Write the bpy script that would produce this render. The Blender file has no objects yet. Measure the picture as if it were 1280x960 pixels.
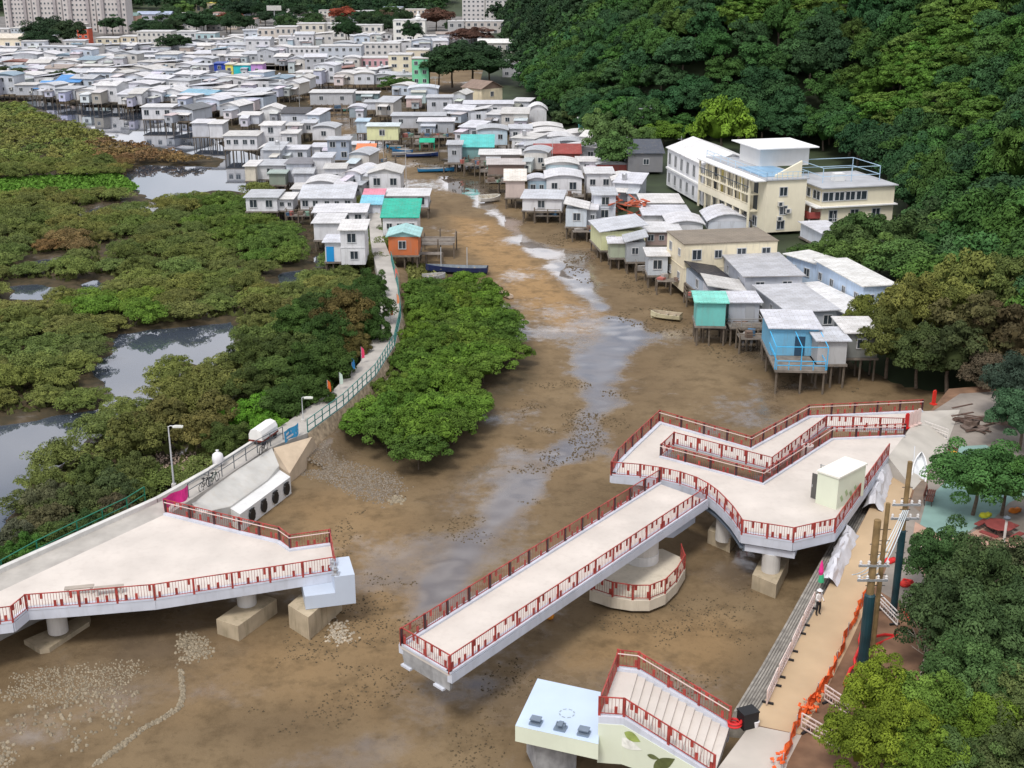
import bpy, math, random
import numpy as np
from mathutils import Vector, Matrix
random.seed(7); RNG = np.random.default_rng(7)
S = bpy.context.scene; COL = S.collection
# ---------------------------------------------------------------- camera model (pixels are of a 1280x960 frame)
FP = 1558.0; PITCH = math.atan(540/1558); HC = 41.0
CP, SP = math.cos(PITCH), math.sin(PITCH)
def at(u, v, z=0.0):
    a = (u-640)/FP; b = (480-v)/FP
    dz = -SP+b*CP; t = (z-HC)/dz
    return Vector((a*t, (CP+b*SP)*t, z))
def proj(P):
    y, z = P[1], P[2]-HC
    d = y*CP-z*SP; h = y*SP+z*CP
    return 640+FP*P[0]/d, 480-FP*h/d
def ztop(P, v):
    # height z above the ground point P whose picture row is v
    k = (480-v)/FP
    return HC+P[1]*(k*CP-SP)/(CP+k*SP)
cam = bpy.data.objects.new('camera', bpy.data.cameras.new('camera')); COL.objects.link(cam)
cam.location = (0, 0, HC); cam.rotation_euler = (math.pi/2-PITCH, 0, 0)
cam.data.sensor_width = 36; cam.data.lens = 36*FP/1280; cam.data.clip_end = 6000; S.camera = cam
# ---------------------------------------------------------------- light
W = bpy.data.worlds.new('World'); S.world = W; W.use_nodes = True
nt = W.node_tree; N = nt.nodes; L = nt.links
bg = N['Background']
sky = N.new('ShaderNodeTexSky'); sky.sky_type = 'NISHITA'; sky.sun_disc = False
SUN_EL, SUN_AZ = math.radians(58), math.radians(205)
sky.sun_elevation = SUN_EL; sky.sun_rotation = SUN_AZ; sky.dust_density = 3.0; sky.ozone_density = 1.5
tcw = N.new('ShaderNodeTexCoord'); mpw = N.new('ShaderNodeMapping'); mpw.inputs['Scale'].default_value = (1, 1, 2.6)
nzw = N.new('ShaderNodeTexNoise'); nzw.inputs['Scale'].default_value = 3.0; nzw.inputs['Detail'].default_value = 6
rpw = N.new('ShaderNodeValToRGB'); rpw.color_ramp.elements[0].position = .30; rpw.color_ramp.elements[1].position = .55
mxw = N.new('ShaderNodeMix'); mxw.data_type = 'RGBA'
L.new(tcw.outputs['Generated'], mpw.inputs['Vector']); L.new(mpw.outputs[0], nzw.inputs['Vector']); L.new(nzw.outputs['Fac'], rpw.inputs['Fac'])
L.new(rpw.outputs['Color'], mxw.inputs['Factor']); L.new(sky.outputs['Color'], mxw.inputs['A'])
mxw.inputs['B'].default_value = (9.6, 9.6, 10.2, 1)          # cloud sheet, in the sky texture's own units
L.new(mxw.outputs['Result'], bg.inputs['Color']); bg.inputs['Strength'].default_value = 0.10
sl = bpy.data.lights.new('sun', 'SUN'); sl.energy = 1.9; sl.angle = math.radians(14); sl.color = (1, .96, .9)
so = bpy.data.objects.new('sun', sl); COL.objects.link(so)
sd = Vector((math.sin(SUN_AZ)*math.cos(SUN_EL), math.cos(SUN_AZ)*math.cos(SUN_EL), math.sin(SUN_EL)))
so.rotation_euler = sd.to_track_quat('Z', 'Y').to_euler()
S.view_settings.view_transform = 'Standard'; S.view_settings.look = 'None'; S.view_settings.gamma = 1
S.view_settings.exposure = 0.34
S.cycles.use_denoising = True
S.cycles.max_bounces = 5; S.cycles.diffuse_bounces = 3; S.cycles.glossy_bounces = 3; S.cycles.transmission_bounces = 2; S.cycles.volume_bounces = 0
# ---------------------------------------------------------------- materials
MATS = {}
def mat(name, col=None, rough=.75, var=.12, scale=.8, bump=0., metal=0., spec=.3, streak=0., dirt=(.18, .15, .12), wave=0., wscale=3., detail=5):
    """procedural paint / concrete / timber; col None = the object's own colour; dirt patches and rain streaks have their own noise"""
    if name in MATS: return MATS[name]
    m = bpy.data.materials.new(name); m.use_nodes = True; MATS[name] = m
    t = m.node_tree; n = t.nodes; l = t.links; b = n['Principled BSDF']
    tc = n.new('ShaderNodeTexCoord'); nz = n.new('ShaderNodeTexNoise'); nz.inputs['Scale'].default_value = scale; nz.inputs['Detail'].default_value = detail
    l.new(tc.outputs['Object'], nz.inputs['Vector'])
    if col is None:
        oi = n.new('ShaderNodeObjectInfo'); base = oi.outputs['Color']
    else:
        rg = n.new('ShaderNodeRGB'); rg.outputs[0].default_value = (*col, 1); base = rg.outputs[0]
    mr = n.new('ShaderNodeMapRange'); mr.inputs['From Min'].default_value = .3; mr.inputs['From Max'].default_value = .7
    mr.inputs['To Min'].default_value = 1-var; mr.inputs['To Max'].default_value = 1+var
    l.new(nz.outputs['Fac'], mr.inputs['Value'])
    mu = n.new('ShaderNodeMix'); mu.data_type = 'RGBA'; mu.blend_type = 'MULTIPLY'; mu.inputs['Factor'].default_value = 1
    l.new(base, mu.inputs['A']); l.new(mr.outputs[0], mu.inputs['B']); out = mu.outputs['Result']
    if streak > 0:
        mp = n.new('ShaderNodeMapping'); mp.inputs['Scale'].default_value = (2.2, 2.2, .35)
        n2 = n.new('ShaderNodeTexNoise'); n2.inputs['Scale'].default_value = 1.; n2.inputs['Detail'].default_value = 7; n2.inputs['Roughness'].default_value = .65
        l.new(tc.outputs['Object'], mp.inputs['Vector']); l.new(mp.outputs[0], n2.inputs['Vector'])
        r2 = n.new('ShaderNodeMapRange'); r2.inputs['From Min'].default_value = .5; r2.inputs['From Max'].default_value = .78; r2.inputs['To Max'].default_value = streak
        l.new(n2.outputs['Fac'], r2.inputs['Value'])
        m2 = n.new('ShaderNodeMix'); m2.data_type = 'RGBA'; l.new(r2.outputs[0], m2.inputs['Factor']); l.new(out, m2.inputs['A']); m2.inputs['B'].default_value = (*dirt, 1); out = m2.outputs['Result']
    l.new(out, b.inputs['Base Color'])
    b.inputs['Roughness'].default_value = rough; b.inputs['Metallic'].default_value = metal; b.inputs['Specular IOR Level'].default_value = spec
    if bump > 0 or wave > 0:
        bp = n.new('ShaderNodeBump'); bp.inputs['Distance'].default_value = .05; bp.inputs['Strength'].default_value = bump or .4
        h = nz.outputs['Fac']
        if wave > 0:
            wv = n.new('ShaderNodeTexWave'); wv.inputs['Scale'].default_value = wscale; wv.bands_direction = 'X'; l.new(tc.outputs['Object'], wv.inputs['Vector']); h = wv.outputs['Fac']
            bp.inputs['Strength'].default_value = wave
        l.new(h, bp.inputs['Height']); l.new(bp.outputs[0], b.inputs['Normal'])
    return m
def leafmat(name, gloss=.25):
    m = bpy.data.materials.new(name); m.use_nodes = True; t = m.node_tree; n = t.nodes; l = t.links; b = n['Principled BSDF']
    oi = n.new('ShaderNodeObjectInfo'); at_ = n.new('ShaderNodeAttribute'); at_.attribute_name = 'tint'
    mu = n.new('ShaderNodeMix'); mu.data_type = 'RGBA'; mu.blend_type = 'MULTIPLY'; mu.inputs['Factor'].default_value = 1
    l.new(oi.outputs['Color'], mu.inputs['A']); l.new(at_.outputs['Color'], mu.inputs['B']); l.new(mu.outputs['Result'], b.inputs['Base Color'])
    b.inputs['Roughness'].default_value = .75; b.inputs['Specular IOR Level'].default_value = gloss*.35
    return m
# ---------------------------------------------------------------- object helpers
WM = {}
def reg(o, M): WM[o.name] = M.copy()
def tag(o, label=None, cat=None, group=None, kind=None):
    if label: o['label'] = label
    if cat: o['category'] = cat
    if group: o['group'] = group
    if kind: o['kind'] = kind
    return o
def thing(name, loc, label, cat, group=None, rz=0.):
    o = bpy.data.objects.new(name, None); COL.objects.link(o); o.empty_display_size = .5
    o.location = loc; o.rotation_euler = (0, 0, rz)
    reg(o, Matrix.Translation(Vector(loc)) @ Matrix.Rotation(rz, 4, 'Z'))
    return tag(o, label, cat, group)
def link(name, me, parent=None, color=None, loc=None, rz=0., scale=None):
    o = bpy.data.objects.new(name, me); COL.objects.link(o)
    if parent: o.parent = parent
    if color: o.color = (*color, 1)
    if loc is not None: o.location = loc
    o.rotation_euler = (0, 0, rz)
    if scale is not None: o.scale = scale
    M = Matrix.LocRotScale(Vector(loc or (0, 0, 0)), Matrix.Rotation(rz, 3, 'Z').to_quaternion(), Vector(scale) if scale is not None else None)
    reg(o, (WM[parent.name] @ M) if parent else M)
    return o
class MB:
    def __init__(s): s.v = []; s.f = []; s.m = []; s.k = 0
    def mi(s, k): s.k = k; return s
    def face(s, *pts):
        b = len(s.v); s.v += [tuple(p) for p in pts]; s.f.append(tuple(range(b, b+len(pts)))); s.m.append(s.k); return s
    def add(s, vs, fs):
        b = len(s.v); s.v += [tuple(p) for p in vs]; s.f += [tuple(b+i for i in f) for f in fs]; s.m += [s.k]*len(fs); return s
    def hexa(s, p):     # 4 bottom + 4 top points, counter-clockwise
        return s.add(p, [(3, 2, 1, 0), (4, 5, 6, 7), (0, 1, 5, 4), (1, 2, 6, 5), (2, 3, 7, 6), (3, 0, 4, 7)])
    def box(s, c, d, rz=0., ax=None):
        x, y, z = d[0]/2, d[1]/2, d[2]/2; c = Vector(c); R = Matrix.Rotation(rz, 3, 'Z') if ax is None else ax
        return s.hexa([c+R @ Vector(q) for q in ((-x, -y, -z), (x, -y, -z), (x, y, -z), (-x, y, -z), (-x, -y, z), (x, -y, z), (x, y, z), (-x, y, z))])
    def bar(s, a, b, w, h=None):
        a = Vector(a); b = Vector(b); d = b-a
        if d.length < 1e-5: return s
        d.normalize(); u = Vector((0, 0, 1)); 
        if abs(d.z) > .95: u = Vector((0, 1, 0))
        sx = d.cross(u).normalized(); up = sx.cross(d).normalized(); h = h or w; sx *= w/2; up *= h/2
        return s.hexa([a-sx-up, b-sx-up, b+sx-up, a+sx-up, a-sx+up, b-sx+up, b+sx+up, a+sx+up])
    def tube(s, pts, r, n=6, r2=None, cap=True):
        pts = [Vector(p) for p in pts]; N_ = len(pts); vs = []; fs = []
        for i, p in enumerate(pts):
            d = (pts[min(i+1, N_-1)]-pts[max(i-1, 0)]).normalized(); u = Vector((0, 0, 1)) if abs(d.z) < .9 else Vector((1, 0, 0))
            sx = d.cross(u).normalized(); up = sx.cross(d); rr = r if r2 is None else r+(r2-r)*i/max(1, N_-1)
            for k in range(n):
                a = 2*math.pi*k/n; vs.append(p+sx*(rr*math.cos(a))+up*(rr*math.sin(a)))
        for i in range(N_-1):
            for k in range(n): fs.append((i*n+k, i*n+(k+1) % n, (i+1)*n+(k+1) % n, (i+1)*n+k))
        if cap: fs.append(tuple(range(n))[::-1]); fs.append(tuple((N_-1)*n+k for k in range(n)))
        return s.add(vs, fs)
    def prism(s, poly, z0, z1):       # poly of (x,y[,z top]); counter-clockwise or not
        P = [(p[0], p[1]) for p in poly]; T = [(p[2] if len(p) > 2 and z1 is None else z1) for p in poly]
        A = sum(P[i][0]*P[(i+1) % len(P)][1]-P[(i+1) % len(P)][0]*P[i][1] for i in range(len(P)))
        if A < 0: P = P[::-1]; T = T[::-1]
        n = len(P); zb = [z0]*n if not callable(z0) else [z0(t) for t in T]
        vs = [(p[0], p[1], b) for p, b in zip(P, zb)]+[(p[0], p[1], t) for p, t in zip(P, T)]
        return s.add(vs, [tuple(range(n))[::-1], tuple(range(n, 2*n))]+[(i, (i+1) % n, n+(i+1) % n, n+i) for i in range(n)])
    def lathe(s, c, prof, n=16):
        c = Vector(c); vs = []; fs = []
        for r, z in prof:
            for k in range(n): a = 2*math.pi*k/n; vs.append(c+Vector((r*math.cos(a), r*math.sin(a), z)))
        for i in range(len(prof)-1):
            for k in range(n): fs.append((i*n+k, i*n+(k+1) % n, (i+1)*n+(k+1) % n, (i+1)*n+k))
        fs.append(tuple(range(n))[::-1]); fs.append(tuple((len(prof)-1)*n+k for k in range(n)))
        return s.add(vs, fs)
    def mesh(s, name, mats):
        me = bpy.data.meshes.new(name); me.from_pydata([tuple(x) for x in s.v], [], s.f)
        for m in (mats if isinstance(mats, (list, tuple)) else [mats]): me.materials.append(m)
        me.polygons.foreach_set('material_index', s.m); me.update(); return me
    def build(s, name, mats, parent=None, color=None, world=True, smooth=False):
        if parent is not None and world:
            I = WM[parent.name].inverted(); s.v = [tuple(I @ Vector(p)) for p in s.v]
        me = s.mesh(name, mats)
        if smooth: me.polygons.foreach_set('use_smooth', [True]*len(me.polygons))
        return link(name, me, parent, color)
    def solo(s, name, mats, label, cat, group=None, color=None, kind=None, smooth=False):
        """one-mesh thing whose origin sits at its own base"""
        A = np.array([tuple(p) for p in s.v]); c = ((A[:, 0].min()+A[:, 0].max())/2, (A[:, 1].min()+A[:, 1].max())/2, A[:, 2].min())
        s.v = [tuple(p) for p in (A-np.array(c))]
        me = s.mesh(name, mats)
        if smooth: me.polygons.foreach_set('use_smooth', [True]*len(me.polygons))
        return tag(link(name, me, None, color, c), label, cat, group, kind)
def struct(o): o['kind'] = 'structure'; return o
def V2(p, z): return Vector((p[0], p[1], z))
def lerp(a, b, t): return a+(b-a)*t
def smooth01(t): t = np.clip(t, 0, 1); return t*t*(3-2*t)
# value noise on numpy arrays
def vnoise(x, y, s, seed=0):
    x = np.asarray(x)/s; y = np.asarray(y)/s; xi = np.floor(x).astype(np.int64); yi = np.floor(y).astype(np.int64); fx = x-xi; fy = y-yi
    fx = fx*fx*(3-2*fx); fy = fy*fy*(3-2*fy)
    def h(a, b):
        n = (a*374761393+b*668265263+seed*974711) & 0xffffffff; n = ((n ^ (n >> 13))*1274126177) & 0xffffffff; return ((n ^ (n >> 16)) & 0xffff)/65535.
    return (h(xi, yi)*(1-fx)+h(xi+1, yi)*fx)*(1-fy)+(h(xi, yi+1)*(1-fx)+h(xi+1, yi+1)*fx)*fy
def fbm(x, y, s, seed=0, o=4): return sum(vnoise(x, y, s/2**k, seed+k)*.5**k for k in range(o))/sum(.5**k for k in range(o))
def inpoly(x, y, poly):
    x = np.asarray(x); y = np.asarray(y); r = np.zeros(x.shape, bool); n = len(poly)
    for i in range(n):
        x1, y1 = poly[i][:2]; x2, y2 = poly[(i+1) % n][:2]
        if y1 == y2: continue
        c = ((y1 > y) != (y2 > y)) & (x < (x2-x1)*(y-y1)/(y2-y1)+x1); r ^= c
    return r
def segdist(x, y, poly, closed=False, w=None):
    x = np.asarray(x, float); y = np.asarray(y, float); best = np.full(x.shape, 1e9); n = len(poly)
    for i in range(n if closed else n-1):
        x1, y1 = poly[i][:2]; x2, y2 = poly[(i+1) % n][:2]; dx, dy = x2-x1, y2-y1
        t = np.clip(((x-x1)*dx+(y-y1)*dy)/(dx*dx+dy*dy+1e-9), 0, 1); d = np.hypot(x-x1-t*dx, y-y1-t*dy)
        if w is not None: d = d-(w[i]+(w[(i+1) % n]-w[i])*t)
        best = np.minimum(best, d)
    return best
def sdpoly(x, y, poly):   # negative inside
    d = segdist(x, y, poly, True); return np.where(inpoly(x, y, poly), -d, d)
def pxpoly(pts, z=0.): return [tuple(at(u, v, z))[:2] for u, v in pts]
# ================================================================ TERRAIN
PATH_L = [(-120,768),(0,714),(196,626),(260,590),(318,553),(375,516),(418,486),(450,453),(466,424),(474,390),(474,350),(468,325)]
PATH_R = [(-120,803),(0,741),(208,645),(236,624),(320,567),(354,551),(385,541),(430,508),(470,470),(494,432),(502,396),(498,360),(490,325)]
ZP = 2.6
P1 = pxpoly([(0,532),(60,522),(125,514),(140,500),(128,480),(112,464),(135,437),(150,417),(205,410),(290,402),(297,448),(262,458),(215,452),(195,468),(200,488),(170,510),(140,527),(115,547),(85,575),(50,595),(25,625),(0,668),(-160,740),(-220,530)])
P2 = pxpoly([(20,122),(60,128),(110,134),(175,136),(240,160),(275,180),(330,196),(345,214),(330,232),(310,243),(270,238),(230,246),(205,256),(172,242),(160,216),(180,206),(272,209),(280,199),(245,194),(195,184),(150,176),(120,162),(75,148),(45,134)])
P3 = [pxpoly(q) for q in ([(12,374),(18,357),(45,355),(88,364),(60,376),(30,377)], [(104,356),(118,350),(130,358),(116,367)], [(343,352),(355,340),(386,334),(392,346),(362,358)], [(143,308),(158,303),(162,312),(148,318)], [(112,262),(140,256),(150,262),(120,272)], [(36,326),(70,321),(78,328),(44,334)], [(395,320),(408,316),(412,330),(398,334)])]
CREEK = [((556,222),1.0),((600,252),1.3),((632,277),1.5),((655,300),1.0),((692,330),1.7),((722,352),2.0),((738,374),.9),((758,392),.2),((786,406),1.2),((778,430),2.0),((748,452),1.8),((742,478),1.4),((752,505),1.4),((730,545),1.5),((700,575),1.0),((640,632),.6),((592,680),.8),((556,724),.6),((500,790),-.6)]
CRK = [tuple(at(*q))[:2] for q, w in CREEK]; CRW = [w*.68-.25 for q, w in CREEK]
POOLS = [(pxpoly(q), d) for q, d in (([(470,868),(520,850),(575,868),(600,905),(560,940),(470,945),(440,915)], .5), ([(690,830),(730,812),(760,815),(720,842)], .4), ([(880,690),(930,665),(990,720),(930,760),(860,720)], .6), ([(930,480),(1010,470),(1040,490),(960,505)], .35), ([(290,935),(420,918),(640,955),(640,990),(250,990)], .4), ([(600,600),(640,560),(670,590),(620,640)], .5), ([(400,130),(470,150),(520,205),(480,205),(430,170)], .4))]
pathpoly = pxpoly(PATH_L+PATH_R[::-1], ZP)
ISLAND = pxpoly([(512,352),(565,345),(612,362),(645,395),(672,440),(668,478),(630,505),(612,540),(560,592),(500,588),(440,560),(400,548),(440,515),(480,476),(503,440),(512,400)])
pathc = [(lerp(at(*a, ZP).x, at(*b, ZP).x, .5), lerp(at(*a, ZP).y, at(*b, ZP).y, .5)) for a, b in ((PATH_L[0],PATH_R[0]),(PATH_L[1],PATH_R[1]),(PATH_L[2],PATH_R[2]),(PATH_L[4],PATH_R[4]),(PATH_L[5],PATH_R[6]),(PATH_L[6],PATH_R[7]),(PATH_L[7],PATH_R[8]),(PATH_L[8],PATH_R[9]),(PATH_L[9],PATH_R[10]),(PATH_L[10],PATH_R[11]),(PATH_L[11],PATH_R[12]))]
LEFTOF = pathc+[(-19, 190), (-30, 235), (-62, 300), (-100, 372), (-270, 400), (-270, 20), (-60, 20)]
MEADOW = pxpoly([(-60,232),(60,224),(150,222),(172,236),(150,247),(60,250),(-60,256)])
VILLAGE_L = pxpoly([(300,205),(380,330),(470,325),(470,280),(455,230),(420,170),(395,135),(370,118),(360,70),(0,70),(-100,100),(0,118),(60,125),(180,140),(240,170),(290,190)])
def mudheight(x, y):
    n = fbm(x, y, 9, 3); n2 = fbm(x, y, 1.6, 8)
    z = .10+(n-.5)*.22+(n2-.5)*.05
    dc = segdist(x, y, CRK, w=CRW)+(fbm(x, y, 4.5, 11)-.5)*4.0
    t_ = smooth01((1.2-dc)/5.5); z = z*(1-t_)+(-.03+(n2-.5)*.07)*t_
    left = inpoly(x, y, LEFTOF)
    dl = np.where(left, segdist(x, y, pathc), -1)
    zm = .30+(fbm(x, y, 7, 5)-.5)*.35
    for q in [P1, P2]+P3:
        zm = zm-.8*smooth01((.8-sdpoly(x, y, q)-(fbm(x, y, 3.2, 9)-.5)*2.4)/2.2)
    z = np.where(left, zm, z)
    z = np.where(~left & (y > 96) & (y < 170), z+1.25*smooth01((4.6-segdist(x, y, pathc))/2.6), z)
    d2 = sdpoly(x, y, P2); z = np.where(~left & (d2 < 3), np.minimum(z, .1-.4*smooth01((1.5-d2)/2)), z)
    z = z+.9*smooth01((3.2-segdist(x, y, pathc))/2.0)*left
    di = sdpoly(x, y, ISLAND); z = np.where(~left, z+.35*smooth01((1-di)/4), z)
    return z, left, dc
def grid_mesh(name, xs, ys, zf):
    X, Y = np.meshgrid(xs, ys); Z = zf(X.ravel(), Y.ravel()); ny, nx = X.shape
    co = np.stack([X.ravel(), Y.ravel(), Z], 1)
    i = np.arange(ny*nx).reshape(ny, nx); F = np.stack([i[:-1, :-1].ravel(), i[:-1, 1:].ravel(), i[1:, 1:].ravel(), i[1:, :-1].ravel()], 1)
    return np_mesh(name, co, F), co
def np_mesh(name, co, F):
    me = bpy.data.meshes.new(name); me.vertices.add(len(co)); me.vertices.foreach_set('co', np.ascontiguousarray(co, np.float32).ravel())
    k = F.shape[1]; me.loops.add(F.size); me.loops.foreach_set('vertex_index', F.astype(np.int32).ravel())
    me.polygons.add(len(F)); me.polygons.foreach_set('loop_start', np.arange(0, F.size, k, dtype=np.int32))
    me.update(calc_edges=True); return me
def set_col(me, name, C):
    a = me.color_attributes.new(name, 'FLOAT_COLOR', 'POINT'); C = np.concatenate([C, np.ones((len(C), 1))], 1) if C.shape[1] == 3 else C
    a.data.foreach_set('color', C.astype(np.float32).ravel())
# --- mud flat: one sheet, cover kinds kept in an attribute (r orange silt, g standing wet, b marsh floor, plus shade painted under the village houses)
xs = np.concatenate([np.arange(-262, -60, 2.0), np.arange(-60, 62, .5), np.arange(62, 100, 3.)]); ys = np.concatenate([np.arange(36, 150, .5), np.arange(150, 300, 1.0), np.arange(300, 470, 4.)])
me, co = grid_mesh('mudflat', xs, ys, lambda x, y: mudheight(x, y)[0])
zz, left, dc = mudheight(co[:, 0], co[:, 1]); X, Y = co[:, 0], co[:, 1]
SILT = pxpoly([(560,270),(620,275),(680,330),(720,372),(760,392),(745,425),(690,415),(640,380),(600,330),(565,300)])
SILT2 = pxpoly([(330,640),(420,600),(520,640),(560,760),(480,900),(300,900),(130,950),(240,800),(420,790)]); SILT3 = pxpoly([(640,850),(760,770),(900,760),(960,790),(900,880),(760,850)])
tan_ = np.clip(smooth01((2-sdpoly(X, Y, SILT))/5)+.3*smooth01((2-sdpoly(X, Y, SILT2))/5)*fbm(X, Y, 6, 21)*1.6+.5*smooth01((1-sdpoly(X, Y, SILT3))/4)+(fbm(X, Y, 14, 22)-.5)*.5, 0, 1)
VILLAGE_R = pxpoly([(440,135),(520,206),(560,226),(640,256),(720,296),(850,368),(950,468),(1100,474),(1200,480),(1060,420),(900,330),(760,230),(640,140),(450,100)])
vl = inpoly(X, Y, VILLAGE_L); vr = .75*smooth01((1.5-sdpoly(X, Y, VILLAGE_R))/4)  # village ground coloured darker, standing in for the shade below the floors
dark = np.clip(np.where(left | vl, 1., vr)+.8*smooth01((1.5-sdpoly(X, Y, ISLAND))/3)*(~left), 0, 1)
wet = smooth01((2.3-dc)/3.4)+np.clip((fbm(X, Y, 9, 31)-.50)*2.2, -.1, .55)
for q, d in POOLS: wet = wet+d*1.3*smooth01((2.5-sdpoly(X, Y, q)-(fbm(X, Y, 4, 13)-.5)*6)/6)
wet = np.clip(wet, 0, 1)
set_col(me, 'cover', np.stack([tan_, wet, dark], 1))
def mudmat():
    m = bpy.data.materials.new('tidal_mud'); m.use_nodes = True; t = m.node_tree; n = t.nodes; l = t.links; b = n['Principled BSDF']
    a = n.new('ShaderNodeAttribute'); a.attribute_name = 'cover'; sp = n.new('ShaderNodeSeparateColor'); l.new(a.outputs['Color'], sp.inputs[0])
    tc = n.new('ShaderNodeTexCoord')
    def noise(s, d=6, r=.55):
        q = n.new('ShaderNodeTexNoise'); q.inputs['Scale'].default_value = s; q.inputs['Detail'].default_value = d; q.inputs['Roughness'].default_value = r; l.new(tc.outputs['Object'], q.inputs['Vector']); return q.outputs['Fac']
    def mix(f, A, B, bt='MIX'):
        q = n.new('ShaderNodeMix'); q.data_type = 'RGBA'; q.blend_type = bt
        for k, v in (('Factor', f), ('A', A), ('B', B)):
            if isinstance(v, (int, float)): q.inputs[k].default_value = v
            elif isinstance(v, tuple): q.inputs[k].default_value = (*v, 1)
            else: l.new(v, q.inputs[k])
        return q.outputs['Result']
    def rng(v, a0, a1, b0=0, b1=1):
        q = n.new('ShaderNodeMapRange'); q.inputs['From Min'].default_value = a0; q.inputs['From Max'].default_value = a1; q.inputs['To Min'].default_value = b0; q.inputs['To Max'].default_value = b1; l.new(v, q.inputs['Value']); return q.outputs[0]
    base = mix(rng(noise(.12), .35, .65), (.142, .099, .055), (.198, .142, .080))
    base = mix(sp.outputs[0], base, (.300, .190, .088))
    base = mix(rng(noise(.45, 9, .72), .47, .68, 0, .7), base, (.085, .058, .030))
    base = mix(rng(noise(2.6, 9, .8), .55, .72, 0, .6), base, (.050, .037, .021))
    base = mix(rng(noise(7., 4, .6), .3, .8, .0, .5), base, (.26, .2, .15), 'MIX') if False else base
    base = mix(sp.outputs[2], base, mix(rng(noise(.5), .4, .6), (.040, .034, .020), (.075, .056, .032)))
    w2 = n.new('ShaderNodeMath'); w2.operation = 'POWER'; l.new(sp.outputs[1], w2.inputs[0]); w2.inputs[1].default_value = 2.2
    base = mix(w2.outputs[0], base, (.150, .124, .104))
    l.new(base, b.inputs['Base Color'])
    rr = n.new('ShaderNodeMath'); rr.operation = 'SUBTRACT'; rr.use_clamp = True; l.new(sp.outputs[1], rr.inputs[0]); l.new(rng(noise(1.1, 6, .65), .35, .75, 0, .42), rr.inputs[1])
    l.new(rng(rr.outputs[0], 0, .38, .78, .06), b.inputs['Roughness']); l.new(rng(rr.outputs[0], .05, .8, .12, .9), b.inputs['Specular IOR Level']); l.new(rng(rr.outputs[0], .12, .6, 0, 1), b.inputs['Coat Weight']); b.inputs['Coat Roughness'].default_value = .04
    bp = n.new('ShaderNodeBump'); bp.inputs['Distance'].default_value = .06; l.new(rng(rr.outputs[0], 0, .6, .7, .03), bp.inputs['Strength']); l.new(noise(2.6, 8, .7), bp.inputs['Height']); l.new(bp.outputs[0], b.inputs['Normal'])
    return m
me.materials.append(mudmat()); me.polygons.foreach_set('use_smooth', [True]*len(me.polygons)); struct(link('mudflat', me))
# --- water lying at z = 0
def watermat(name, col, rough, bump=.02, sc=1.2, ior=1.5):
    m = bpy.data.materials.new(name); m.use_nodes = True; t = m.node_tree; n = t.nodes; l = t.links; b = n['Principled BSDF']
    b.inputs['Base Color'].default_value = (*col, 1); b.inputs['Roughness'].default_value = rough; b.inputs['IOR'].default_value = ior; b.inputs['Coat Weight'].default_value = .7
    tc = n.new('ShaderNodeTexCoord'); q = n.new('ShaderNodeTexNoise'); q.inputs['Scale'].default_value = sc; q.inputs['Detail'].default_value = 3; l.new(tc.outputs['Object'], q.inputs['Vector'])
    bp = n.new('ShaderNodeBump'); bp.inputs['Strength'].default_value = bump; bp.inputs['Distance'].default_value = .03; l.new(q.outputs['Fac'], bp.inputs['Height']); l.new(bp.outputs[0], b.inputs['Normal'])
    return m
lw = MB(); lp = [(x, y, 0) for x, y in pathc]+[(-19, 190, 0), (-16, 215, 0), (-20, 300, 0), (-60, 380, 0), (-270, 420, 0), (-270, 25, 0), (-60, 25, 0)]
lw.face(*lp); struct(lw.build('pond_water', watermat('pond_water', (.055, .068, .090), .03, ior=1.5)))
rw = MB(); rp = [(x, y, 0) for x, y in pathc[::-1]]+[(-60, 20, 0), (60, 20, 0), (70, 120, 0), (40, 330, 0), (-60, 380, 0), (-20, 300, 0), (-16, 215, 0), (-19, 190, 0)]
rw.face(*rp); struct(rw.build('creek_water', watermat('creek_water', (.17, .148, .128), .05, .015, ior=1.6)))
# --- far ground
g = MB(); g.face((-3000, 20, -.4), (3000, 20, -.4), (3000, 5000, -.4), (-3000, 5000, -.4)); struct(g.build('ground', mat('far_ground', (.10, .105, .075), var=.4, scale=.02)))
# --- shore, bank and hill on the right, town ground and the far hills
LANDLINE = [(1200,478),(1120,462),(1050,430),(965,385),(890,348),(815,305),(772,262),(748,215),(705,165),(640,135),(575,108),(500,96),(430,84),(300,72),(120,66),(-200,62)]
HILLLINE = [(1420,480),(1290,452),(1180,372),(1136,300),(1112,236),(1010,186),(850,178),(745,172),(668,126),(646,62),(630,36),(615,22)]
LANDP = pxpoly(LANDLINE, 1.6); HILLP = pxpoly(HILLLINE, 2.5)
LANDPOLY = LANDP+[(-900, 900), (900, 1500), (900, 100), (70, 100)]
HILLPOLY = HILLP+[(30, 1100), (900, 1400), (900, 60), (95, 60)]
def hillz(x, y):
    dl = -sdpoly(x, y, LANDPOLY); z = -.6+3.1*smooth01((dl+1)/5.)
    dh = -sdpoly(x, y, HILLPOLY); t = np.maximum(dh, 0)
    return z+np.minimum(.62*t*smooth01(t/18), 130)*(.9+.25*fbm(x, y, 60, 41))
me, co = grid_mesh('hillside', np.concatenate([np.arange(-10, 120, 2.5), np.arange(120, 420, 10)]), np.concatenate([np.arange(98, 400, 2.5), np.arange(400, 1000, 12)]), hillz)
me.materials.append(mat('hill_soil', (.030, .042, .018), var=.45, scale=.15, bump=.4)); me.polygons.foreach_set('use_smooth', [True]*len(me.polygons)); struct(link('hillside', me))
def townz(x, y): return 1.6+0*x
t = MB(); t.face((-330, 478, 1.4), (-14, 470, 1.4), (6, 900, 1.4), (-560, 900, 1.4)); struct(t.build('town_ground', mat('town_paving', (.16, .15, .14), var=.3, scale=.1)))
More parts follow.
